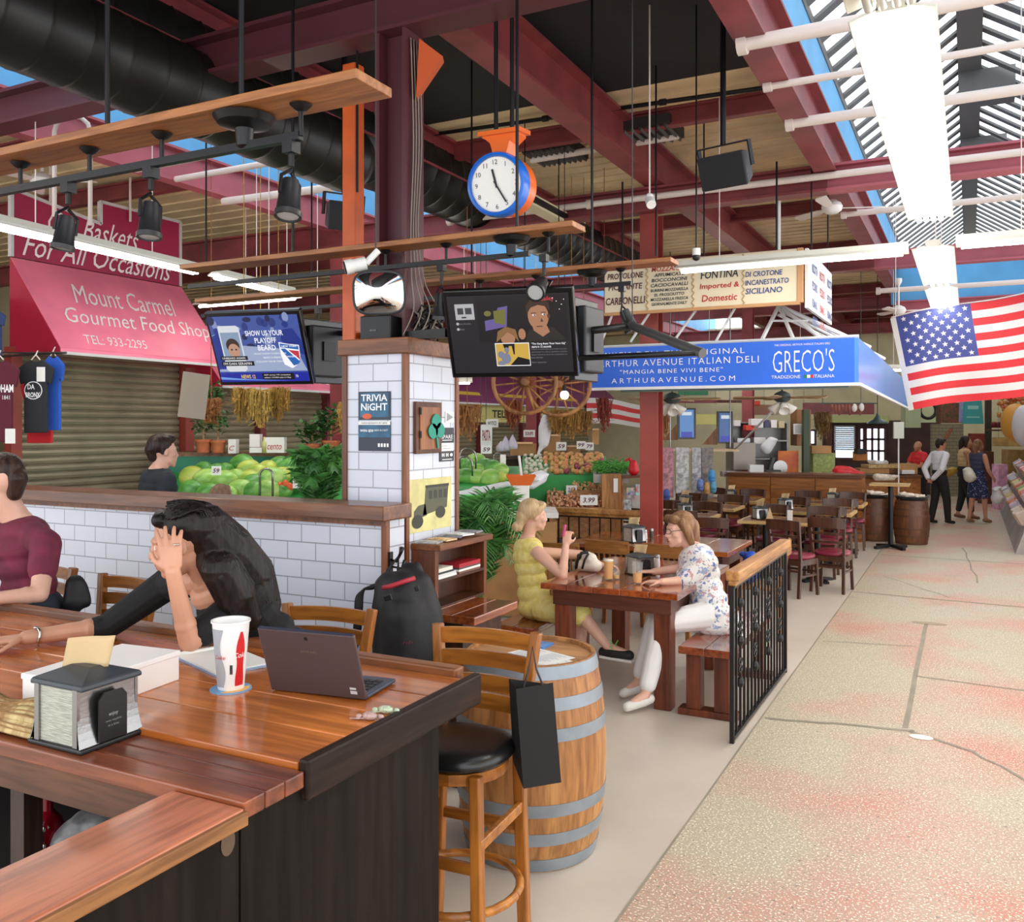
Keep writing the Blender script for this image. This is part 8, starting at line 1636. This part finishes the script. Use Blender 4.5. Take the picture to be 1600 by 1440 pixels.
def figure(label, J, skm, s=1.0, vox=.01, top=None, bottom=None, shoes=None, hair=None, loc=None, male=False, hands=(1, 1), legs=True, bust=0, fat=1.0, curl=(.4, .4), hair_m=None, smooth=5, neck=.052):
 """J: joints in world space. top=(material, sleeve reach 0..2), bottom=(material, reach 0..2, skirt?)"""
 J['front'] = (J['shL'] - J['shR']).cross(J['nb'] - J['pel']).normalized()
 if J['front'].dot(J['fwd']) < 0: J['front'] = -J['front']
 mb = MB(); M3 = frame3(J['fwd'], J['up']); paint = add_head(mb, J['head'], M3, J.get('hs', 1.0) * s, J['nb'], neck, male)
 add_torso(mb, J, -.006, s, 0, fat, bust=bust)
 for k, side in (('L', 1), ('R', -1)):
  mb.chain([J['nb'].lerp(J['sh' + k], .4), J['sh' + k], J['el' + k], J['wr' + k]], [.055 * s, .054 * s, .041 * s, .028 * s], 12); mb.ell(J['el' + k].lerp(J['wr' + k], .25), .042 * s, None, 10, 8)
  if hands[0 if k == 'L' else 1]: add_hand(mb, J['wr' + k], J.get('hd' + k, J['wr' + k] - J['el' + k]), J.get('hn' + k, -EZ), J.get('ts' + k, side), s * J.get('hsz', .98), curl[0 if k == 'L' else 1], sp=J.get('sp', 1.0))
  if legs:
   mb.chain([J['hip' + k], J['kn' + k], J['an' + k]], [.085 * s, .058 * s, .036 * s], 12); mb.ell(J['kn' + k].lerp(J['an' + k], .3), .056 * s, None, 10, 8)
   mb.chain([J['an' + k], J['toe' + k]], [.036 * s, .026 * s], 8)
 if legs is False: pass
 base = loc if loc is not None else Vector((J['pel'].x, J['pel'].y, 0))
 body = blob('person', mb, [skm, LIPS, EYEW, EYED], None, vox, smooth, base, paint); tag(body, label, 'person')
 if top:
  m = top[0]; inf = top[2] if len(top) > 2 else .012; mb = MB(); add_torso(mb, J, inf, s, 0, fat, top[3] if len(top) > 3 else .95, bust)
  if 'hem' in J:
   for a_, b_ in ((0, .2), (-.05, .205), (-.1, .2)): mb.ell(J['pel'] + (J['nb'] - J['pel']) * a_, (.2, .19, .1), None, 14, 9)
  for k in 'LR':
   reach = J.get('reach' + k, top[1])
   if reach > 0:
    a, b, c = J['sh' + k], J['el' + k], J['wr' + k]; pts = [J['nb'].lerp(a, .55), a]; rs = [.06 * s + inf * .6, .058 * s + inf]
    if reach <= 1: pts.append(a.lerp(b, reach)); rs.append((.055 - .012 * reach) * s + inf * 1.3)
    else: pts += [b, b.lerp(c, reach - 1)]; rs += [.042 * s + inf, .03 * s + inf * 1.2 + .004 * (2 - reach)]
    mb.chain(pts, rs, 12)
   else: mb.chain([J['nb'].lerp(J['sh' + k], .45), J['nb'].lerp(J['sh' + k], .8)], [.05 * s + inf, .05 * s + inf], 10)
  blob('shirt' if not (bottom and bottom[0] is m) else 'dress', mb, m, body, vox, smooth)
 if bottom:
  m, reach, skirt = bottom; mb = MB(); inf = .014
  add_torso(mb, J, inf + .003, s, 0, fat, .3)
  for k in 'LR':
   a, b, c = J['hip' + k], J['kn' + k], J['an' + k]
   if reach <= 1: pts = [a, a.lerp(b, reach)]; rs = [.092 * s + inf, (.09 - .025 * reach) * s + inf + (.02 if skirt else 0)]
   else: pts = [a, b, b.lerp(c, reach - 1)]; rs = [.092 * s + inf, .066 * s + inf, .05 * s + inf * .8]
   mb.chain(pts, rs, 12)
  if skirt: a = (J['hipL'] + J['hipR']) / 2; b = (J['knL'] + J['knR']) / 2; mb.chain([a, a.lerp(b, reach)], [.1 * s + inf, .085 * s + inf], 12)
  blob('skirt' if skirt else 'trousers', mb, m, body, vox, smooth)
 if shoes:
  for k in 'LR':
   mb = MB(); a, t_ = J['an' + k], J['toe' + k]; d = (t_ - a); h = Vector((d.x, d.y, d.z)).normalized(); mb.chain([a - EZ * .045 * s - h * .045 * s, a - EZ * .03 * s + h * .02 * s, t_], [.034 * s, .04 * s, .033 * s], 10)
   blob('shoe', mb, shoes, body, min(vox, .009), 3)
 if hair and hair_m:
  mb = MB(); H = lambda x, y, z: J['head'] + M3 @ (Vector((x, y, z)) * s * J.get('hs', 1.0)); hair(mb, H, M3, s); blob('hair', mb, hair_m, body, min(vox, .009), 4)
 return body, M3
def short_hair(mb, H, M3, s):
 mb.ell(H(0, -.028, .052), (.086 * s, .098 * s, .09 * s), M3, 16, 10); mb.chain([H(0, -.085, .02), H(0, -.078, -.04)], [.055 * s, .04 * s], 10)
 for k in (-1, 1): mb.chain([H(.066 * k, -.02, .03), H(.07 * k, -.03, -.01)], [.026 * s, .014 * s], 8)
 mb.chain([H(-.04, .05, .098), H(.04, .05, .098)], [.03 * s, .03 * s], 8)
def hairmat(name, c, c2, rough=.4): return M('hair_' + name, c, rough, rgb2=c2, scale=34, stretch=(1, 1, .18), bump=.6, bscale=70, spec=.25)
Q = lambda u, v, t: at(u, v, t=t)
SK1, SK2, SK3 = skin('warm', (202, 148, 120)), skin('fair', (222, 174, 152)), skin('tan', (186, 132, 104))
# --- woman with long dark hair leaning on the bar
J = dict(head=Q(283, 846, 3.44), fwd=-RT * .9 - FW * .22 - EZ * .2, up=EZ * .95 + RT * .3, hs=1.08, nb=Q(330, 905, 3.55), shL=Q(396, 925, 3.58), shR=Q(262, 912, 3.72),
         elL=Q(296, 1002, 3.36), wrL=Q(270, 893, 3.27), elR=Q(168, 978, 3.64), wrR=Q(40, 996, 3.46), hdL=EZ * 1 - RT * .12 + FW * .06, hnL=FW * 1 - RT * .25, tsL=1, hdR=-RT * .95 - FW * .4 - EZ * .05, hnR=-EZ, tsR=1,
         pel=Vector((-2.5, 2.95, .9)), hipL=Vector((-2.41, 2.93, .86)), hipR=Vector((-2.6, 2.93, .86)), knL=Vector((-2.4, 2.78, .62)), knR=Vector((-2.62, 2.78, .62)), anL=Vector((-2.4, 2.86, .36)), anR=Vector((-2.62, 2.86, .36)), toeL=Vector((-2.4, 2.76, .3)), toeR=Vector((-2.62, 2.76, .3)), reachL=.8, hsz=1.06, sp=1.2)
TEEB = M('top_black', (12, 12, 14), .8, var=.15, scale=20, bump=.25, bscale=16); DENIM = M('denim_dark', (38, 44, 60), .8)
def long_hair(mb, H, M3, s):
 mb.ell(H(0, -.03, .055), (.092, .105, .095), M3, 18, 11); mb.chain([H(-.04, .05, .098), H(.05, .05, .098)], [.028, .03], 10); mb.chain([H(.08, .03, .06), H(.092, -.01, -.03)], [.028, .045], 10)
 mb.chain([H(0, -.09, .03), Q(352, 860, 3.52), Q(385, 900, 3.6), Q(405, 945, 3.62), Q(418, 985, 3.66)], [.095, .115, .115, .09, .05], 14)
 mb.chain([H(.06, -.06, -.02), Q(345, 890, 3.42), Q(368, 930, 3.46), Q(388, 965, 3.5)], [.06, .075, .08, .055], 12)
HDARK = hairmat('black', (17, 13, 12), (38, 29, 26), .4)
body, M3 = figure('woman with long dark hair in a black top leaning on the bar', J, SK1, 1.0, .0045, (TEEB, 1.12, .011, .8), (DENIM, 2, False), BLACK, long_hair, hair_m=HDARK, curl=(.28, .25), smooth=4)
mb = MB(); rnd = random.Random(21); H = lambda x, y, z: J['head'] + M3 @ (Vector((x, y, z)) * 1.08)
for k in range(240):
 a = rnd.uniform(-1, 1); b = rnd.uniform(0, 1)
 p0 = H(.085 * a, .02 - .05 * b, .15 - .05 * abs(a)); o1 = RT * .11 * (b - .5) - FW * (.075 * math.sqrt(max(0, 1 - (2 * b - 1) ** 2)) + .02) + EZ * rnd.uniform(-.01, .02)
 pts = [p0, H(.07 * a, -.09 - .03 * b, .1), Q(350, 856, 3.52) + o1, Q(384, 898, 3.58) + o1 * 1.05, Q(404, 944, 3.62) + o1 * .95 + RT * rnd.uniform(-.01, .02), Q(418 + rnd.uniform(-20, 16), 985 + rnd.uniform(-14, 12), 3.64) + o1 * .5]
 mb.tube(spline(pts, 4), [.004] * 20 + [.0015], 4)
mb.build('hair_strands', HDARK, body, smooth=True)
mb = MB(); w = J['wrR'].lerp(J['elR'], .14); d = (J['elR'] - J['wrR']).normalized(); x, y = perp(d); mb.tube([w + (x * math.cos(a) + y * math.sin(a)) * .036 + d * .004 * math.sin(3 * a) for a in [2 * PI * i / 20 for i in range(21)]], .005, 6, cap=False); mb.ell(w + EZ * .036 - FW * .012, (.009, .009, .006)); mb.build('bracelet', M('silver', (206, 204, 200), .2, metal=1), body, smooth=True)
mb = MB(); w = J['wrL'] + EZ * .1 + RT * .012; mb.tube([w + RT * .0105 * math.cos(a) + FW * .0105 * math.sin(a) for a in [2 * PI * i / 14 for i in range(15)]], .0025, 5, cap=False); mb.ell(w - FW * .013, .004); mb.build('ring', M('silver', (206, 204, 200), .2, metal=1), body, smooth=True)
# --- person in the maroon shirt at the left edge
J = dict(head=Q(-2, 754, 4.55), fwd=-RT * .97 + FW * .25, up=EZ, hs=1.2, nb=Q(28, 818, 4.6), shL=Q(72, 850, 4.45), shR=Q(-50, 850, 4.75), elL=Q(62, 928, 4.3), wrL=Q(-20, 936, 4.15), elR=Q(-110, 925, 4.5), wrR=Q(-120, 930, 4.2),
         pel=Vector((-4.72, 3.15, .9)), hipL=Vector((-4.62, 3.12, .86)), hipR=Vector((-4.82, 3.12, .86)), knL=Vector((-4.6, 2.82, .66)), knR=Vector((-4.84, 2.82, .66)), anL=Vector((-4.6, 2.86, .34)), anR=Vector((-4.84, 2.86, .34)), toeL=Vector((-4.6, 2.76, .3)), toeR=Vector((-4.84, 2.76, .3)))
J['pel'] = Q(58, 985, 4.62);
for k, dx in (('L', .09), ('R', -.11)): J['hip' + k] = J['pel'] + Vector((dx, -.02, -.04)); J['kn' + k] = J['pel'] + Vector((dx, -.33, -.22)); J['an' + k] = J['pel'] + Vector((dx, -.26, -.55)); J['toe' + k] = J['an' + k] + Vector((0, -.1, -.05))
figure('person in a maroon t-shirt sitting at the left end of the bar', J, SK2, 1.04, .008, (M('shirt_maroon', (112, 38, 60), .85, var=.1, scale=10, bump=.25, bscale=10), .52, .014), (DENIM, 2, False), BLACK, short_hair, male=True, hair_m=hairmat('brown', (44, 30, 26), (70, 50, 40)))
# --- blonde woman in the yellow dress
J = dict(head=Q(834, 806, 7.0), fwd=RT * .93 + FW * .3 - EZ * .02, up=EZ * .98 + RT * .1, hs=1.03, nb=Q(824, 846, 7.02), shR=Q(840, 863, 6.84), shL=Q(812, 861, 7.2), elR=Q(879, 899, 6.66), wrR=Q(884, 852, 6.72), elL=Vector((-2.82, 6.75, .9)), wrL=Vector((-2.58, 6.6, .85)),
         hdR=EZ * .9 + RT * .12 + FW * .15, hnR=FW * .8 + RT * .3, tsR=-1, hdL=RT, hnL=-EZ, pel=Q(836, 948, 6.98), hipR=Q(848, 950, 6.86), hipL=Q(850, 950, 7.08), knR=Q(905, 956, 6.66), knL=Q(908, 962, 6.9), anR=Q(950, 1010, 6.6), anL=Q(905, 1058, 6.8), toeR=Q(980, 1020, 6.52), toeL=Q(930, 1070, 6.75))
def bun_hair(mb, H, M3, s):
 mb.ell(H(0, -.03, .05), (.088, .1, .094), M3, 16, 10); mb.chain([H(0, -.09, .0), H(0, -.11, -.05)], [.06, .04], 10); mb.ell(H(0, -.135, -.085), (.04, .048, .042), M3, 10, 8)
 for k in (-1, 1): mb.chain([H(.06 * k, .03, .07), H(.075 * k, -.03, .01)], [.032, .026], 8)
 mb.chain([H(-.04, .06, .09), H(.04, .06, .09)], [.03, .03], 8)
YD = M('dress_yellow', (226, 208, 110), .8, rgb2=(238, 226, 150), scale=28, bump=.25, bscale=12)
body, M3 = figure('blonde woman with a low bun in a sleeveless yellow dress seated at the rustic table', J, SK2, .96, .0075, (YD, 0, .014, .93), (YD, .95, True), None, bun_hair, hair_m=hairmat('blonde', (176, 146, 106), (206, 180, 142)), bust=.9, curl=(.4, .9))
SNK = M('sneaker_black', (30, 30, 32), .6); LACE = M('lace_green', (70, 190, 80), .5); SOLE = M('sole_white', (226, 222, 218), .5)
for k in 'RL':
 a, t_ = J['an' + k], J['toe' + k]; d = (t_ - a).normalized(); mb = MB(); mb.chain([a - EZ * .05 - d * .04, a - EZ * .035 + d * .04, t_ - EZ * .01 + d * .02], [.038, .045, .036], 10); o = blob('sneaker', mb, SNK, body, .007, 3)
 mb = MB(); mb.bar(a - EZ * .085 - d * .06, t_ - EZ * .045 + d * .05, .075, .022, EZ); mb.build('sole', SOLE, o, bevel=.008)
 mb = MB(); x = d.cross(EZ)
 for i in range(6): q = a + d * (.03 + .012 * i) + EZ * (.012 - .005 * i); mb.tube([q - x * .03, q + EZ * .012, q + x * .03], .006, 5)
 for i in range(8): q = a + d * .05 + EZ * .015; mb.tube([q, q + Vector((random.uniform(-.04, .04), random.uniform(-.04, .04), random.uniform(.0, .05)))], .004, 4)
 mb.build('laces', LACE, o)
mb = MB(); p = J['wrR'] + EZ * .09 + RT * -.01 + FW * .03; mb.box(p + EZ * .02, (.02, .06, .09), (0, .2, YAW)); mb.build('phone_case', M('pink_case', (206, 84, 130), .5), body, bevel=.008)
# --- woman in the floral blouse
J = dict(head=Q(1062, 828, 6.62), fwd=-RT * .93 - FW * .28 - EZ * .06, up=EZ * .97 - RT * .12, hs=1.04, nb=Q(1085, 862, 6.62), shL=Q(1104, 880, 6.44), shR=Q(1078, 876, 6.86), elL=Q(1068, 908, 6.42), wrL=Q(1034, 909, 6.34), elR=Vector((-1.85, 6.5, .9)), wrR=Vector((-2.1, 6.45, .86)),
         hdL=-RT * .9 + FW * .35, hnL=-EZ, hdR=-RT, hnR=-EZ, pel=Q(1112, 962, 6.48), hipL=Q(1102, 962, 6.38), hipR=Q(1100, 962, 6.6), knL=Q(1036, 972, 6.26), knR=Q(1026, 966, 6.5), anL=Q(1008, 1086, 6.12), anR=Q(998, 1065, 6.4), toeL=Q(980, 1104, 6.06), toeR=Q(974, 1083, 6.36), hem=1)
def bob_hair(mb, H, M3, s):
 mb.ell(H(0, -.025, .05), (.092, .1, .094), M3, 16, 10); mb.chain([H(-.05, .06, .085), H(.05, .06, .085)], [.034, .034], 8); mb.chain([H(0, -.085, .02), H(0, -.09, -.06), H(0, -.085, -.11)], [.07, .062, .035], 10)
 for k in (-1, 1): mb.chain([H(.07 * k, .015, .06), H(.086 * k, -.02, -.01), H(.08 * k, -.045, -.09)], [.032, .036, .026], 10)
def floral():
 m = bpy.data.materials.new('floral_print'); m.use_nodes = True; N, L = m.node_tree.nodes, m.node_tree.links; b = N['Principled BSDF']; b.inputs['Roughness'].default_value = .8
 tc = N.new('ShaderNodeTexCoord'); prev = None
 def layer_(scale, off, lo, hi, col, prev, w=.5):
  mp = N.new('ShaderNodeMapping'); mp.inputs['Location'].default_value = (off, off * 2, off * 3); L.new(tc.outputs['Object'], mp.inputs[0])
  nz = N.new('ShaderNodeTexNoise'); nz.inputs['Scale'].default_value = scale * 1.6; L.new(mp.outputs[0], nz.inputs['Vector']); ad = N.new('ShaderNodeMix'); ad.data_type = 'VECTOR'; ad.inputs[0].default_value = .06 * w; L.new(mp.outputs[0], ad.inputs[4]); L.new(nz.outputs['Color'], ad.inputs[5])
  v = N.new('ShaderNodeTexVoronoi'); v.inputs['Scale'].default_value = scale; L.new(ad.outputs[1], v.inputs['Vector'])
  r = N.new('ShaderNodeValToRGB'); r.color_ramp.elements[0].position = lo; r.color_ramp.elements[1].position = hi; r.color_ramp.elements[0].color = (1, 1, 1, 1); r.color_ramp.elements[1].color = (0, 0, 0, 1); L.new(v.outputs['Distance'], r.inputs[0])
  mx = N.new('ShaderNodeMix'); mx.data_type = 'RGBA'; L.new(r.outputs[0], mx.inputs[0]); mx.inputs[7].default_value = lin(col)
  if prev is None: mx.inputs[6].default_value = lin((238, 236, 234))
  else: L.new(prev, mx.inputs[6])
  return mx.outputs[2]
 c = layer_(14, 0, .3, .34, (160, 176, 212), None, 2.5); c = layer_(18, 1.3, .24, .28, (208, 160, 160), c, 2); c = layer_(15, 2.1, .22, .26, (104, 124, 178), c, 2); c = layer_(26, 3.7, .2, .24, (150, 160, 160), c, 1)
 L.new(c, b.inputs['Base Color']); return m
body, M3 = figure('woman in a floral blouse and glasses seated on the bench by the railing', J, SK2, 1.0, .0075, (floral(), .92, .02), (M('trousers_white', (234, 232, 230), .8, bump=.3, bscale=8), 1.85, False), M('shoe_white', (224, 220, 214), .6), bob_hair, hair_m=hairmat('light_brown', (112, 78, 54), (150, 112, 78)), bust=1.0, fat=1.1, curl=(.3, .3))
H = lambda x, y, z: J['head'] + M3 @ (Vector((x, y, z)) * 1.04); mb = MB()
for k in (-1, 1):
 mb.tube([H(.034 * k + .024 * math.cos(a), .108 - .012 * math.cos(a) * k, .002 + .017 * math.sin(a)) for a in [2 * PI * i / 16 for i in range(17)]], .0025, 5, cap=False); mb.tube([H(.058 * k, .1, .006), H(.08 * k, .0, .008)], .0025, 5)
mb.tube([H(-.01, .114, .004), H(.01, .114, .004)], .0025, 5); mb.build('glasses', M('glasses_dark', (60, 40, 40), .3), body)
# --- standing figures
def standing(label, u, t_, head_v, face, sk, top, bottom, shoes, hair, hm, arms='down', male=True, vox=.013, s=None, lean=0, bust=0, step=.12, fat=1.0):
 H_ = Q(u, head_v, t_).z + .11; s = H_ / 1.74; base = Q(u, 665, t_); base.z = 0
 f = Vector(face); f.z = 0; f.normalize(); sd = Vector((f.y, -f.x, 0))       # sd = person's right
 P = lambda r, fw, z: base + sd * r * s + f * fw * s + EZ * z * s
 J = dict(head=P(0, .04 + lean, 1.62), fwd=f, up=EZ, nb=P(0, lean, 1.46), shR=P(.18, lean, 1.41), shL=P(-.18, lean, 1.41), pel=P(0, 0, .95), hipR=P(.09, 0, .9), hipL=P(-.09, 0, .9), knR=P(.1, .03 + step / 2, .5), knL=P(-.1, .03 - step / 2, .5), anR=P(.1, step, .09), anL=P(-.1, -step, .09), toeR=P(.11, step + .13, .035), toeL=P(-.11, -step + .13, .035))
 A = {'down': ((.24, -.02, 1.12), (.25, .06, .86)), 'back': ((.25, -.16, 1.12), (.06, -.22, .92)), 'reach': ((.22, .14, 1.16), (.16, .38, 1.1)), 'chest': ((.22, .1, 1.14), (.05, .22, 1.34)), 'bag': ((.23, .05, 1.12), (.2, .22, .95))}
 ar = arms if isinstance(arms, tuple) else (arms, arms)
 for k, q, a in (('R', 1, ar[0]), ('L', -1, ar[1])): e, w = A[a]; J['el' + k] = P(e[0] * q, e[1] + lean, e[2]); J['wr' + k] = P(w[0] * q, w[1] + lean, w[2])
 for k in 'RL': J['hn' + k] = sd * (-1 if k == 'R' else 1); J['ts' + k] = 1 if k == 'R' else -1
 return figure(label, J, sk, s, vox, top, bottom, shoes, hair, male=male, hair_m=hm, bust=bust, smooth=3, fat=fat) + (J, P, s)
HB = hairmat('dark_brown', (36, 26, 24), (58, 44, 36)); TRB = M('trousers_black', (28, 28, 32), .8); SHB = M('shoe_black', (24, 22, 22), .4)
standing('man in a dark t-shirt standing behind the half wall', 247, 7.3, 702, RT * .75 + FW * .65, SK2, (M('tee_charcoal', (36, 42, 50), .85, var=.1, scale=10), .55, .016), (TRB, 2, False), SHB, short_hair, HB, vox=.01, fat=1.06)
standing('man in a white shirt and black trousers standing in the aisle', 1468, 17.84, 694, RT * .95 + FW * .25, SK3, (M('shirt_white', (226, 228, 234), .8, bump=.2, bscale=10), 1.9, .016), (TRB, 2, False), SHB, short_hair, HB, arms='back')
standing('bald man in a red t-shirt leaning over the far deli counter', 1436, 20.0, 697, -RT * .9 - FW * .3, SK3, (M('tee_red2', (214, 48, 52), .8), .55, .016), (TRB, 2, False), SHB, None, None, arms='reach')
def lady_hair(mb, H, M3, s):
 mb.ell(H(0, -.03, .05), (.09 * s, .1 * s, .094 * s), M3, 14, 9); mb.chain([H(0, -.09, .0), H(0, -.1, -.1), H(0, -.1, -.2)], [.07 * s, .06 * s, .04 * s], 9)
 for k in (-1, 1): mb.chain([H(.07 * k, .0, .05), H(.08 * k, -.03, -.08)], [.03 * s, .03 * s], 8)
body, M3, J, P, s = standing('woman in a tan tank top and black trousers in the far aisle', 1507, 18.8, 690, -FW * .3 + RT * .9, SK3, (M('tank_tan', (206, 180, 130), .8), 0, .012, .9), (TRB, 1.75, False), M('sandal_brown', (120, 84, 60), .6), lady_hair, HB, arms='chest', male=False, bust=.9, fat=1.12)
crumple('shoulder_bag', 'mustard yellow bag under the arm of the woman in the tan top', 'bag', [P(-.2, -.2, 1.0), P(-.22, -.3, .94)], [.09, .08], M('bag_mustard', (186, 150, 50), .5), .02)
body, M3, J, P, s = standing('woman in a navy patterned skirt with a white shoulder bag in the far aisle', 1527, 18.0, 696, RT * .9 + FW * .35, SK1, (M('top_navy', (60, 62, 86), .8), 0, .012, .9), (M('skirt_navy', (36, 44, 86), .8, rgb2=(150, 160, 200), scale=30, ramp=(.55, .65)), .75, True), M('sandal_tan', (150, 110, 80), .6), lady_hair, hairmat('mid_brown', (110, 78, 54), (150, 112, 80)), arms=('bag', 'bag'), male=False, bust=.9)
crumple('shoulder_bag', 'white shoulder bag on the arm of the woman in the navy skirt', 'bag', [P(.0, -.26, 1.08), P(.05, -.27, .98)], [.1, .12], M('bag_offwhite', (222, 220, 206), .5), .02); crumple('plastic_bag', 'white plastic shopping bag held by the woman in the navy skirt', 'bag', [P(.27, .24, .72), P(.28, .24, .52)], [.06, .12], PLAS, .02)
# --- someone sitting behind the half wall, only the hair shows
b = Q(345, 790, 7.0); b.z = .0
P = lambda x, y, z: Vector((b.x + x, b.y + y, z))
J = dict(head=P(0, 0, 1.36), fwd=-RT * .2 + FW, up=EZ, nb=P(0, 0, 1.2), shR=P(.18, 0, 1.13), shL=P(-.18, 0, 1.13), elR=P(.22, .05, .9), elL=P(-.22, .05, .9), wrR=P(.15, .25, .85), wrL=P(-.15, .25, .85), pel=P(0, 0, .68), hipR=P(.09, 0, .62), hipL=P(-.09, 0, .62), knR=P(.1, .4, .6), knL=P(-.1, .4, .6), anR=P(.1, .42, .1), anL=P(-.1, .42, .1), toeR=P(.1, .55, .04), toeL=P(-.1, .55, .04))
figure('person behind the half wall, only brown hair showing above the cap', J, SK2, 1.0, .012, (M('tee_grey', (120, 120, 124), .8), .5, .014), (DENIM, 2, False), SHB, short_hair, hair_m=hairmat('grey_brown', (112, 86, 70), (140, 112, 92), .8))
mb = MB(); mb.b2((b.x - .2, b.y - .2, .5), (b.x + .2, b.y + .2, .54)); mb.b2((b.x - .18, b.y - .18, 0), (b.x + .18, b.y + .18, .5)); one('stool', 'low wooden stool hidden behind the half wall', 'stool', mb, CND, (b.x, b.y, 0))
crumple('tote_bag', 'bright blue bag on the sideways wooden chair behind the railing', 'bag', [Vector((-1.86, 8.55, .56)), Vector((-1.84, 8.58, .7))], [.1, .07], M('bag_blue', (36, 80, 190), .5), .02)
# ------------------------------------------------------------------ cords for the hung things
HUNG = ('bicycle_tyre', 'sign_board', 'hanging_cabinet', 'dried_bundle', 'hanging_garment', 'hanging_gourd', 'hanging_ham', 'dried_peppers', 'steel_pole', 'security_camera', 'wall_board', 'fascia', 'wall_rail', 'paper_sign', 'display_box')
for o in [q for q in COL.objects if q.parent is None and q.name.split('.')[0] in HUNG]: cord(o)
a, b = at(-40, 552, t=8.75), at(104, 551, t=8.85); mb = MB(); mb.tube([a, b], .012, 6); mb.tube([b, Vector((-8.98, b.y, b.z))], .012, 6); one('garment_rail', 'thin rail carrying the hanging t-shirts at the shop corner', 'rail', mb, STEEL, a)
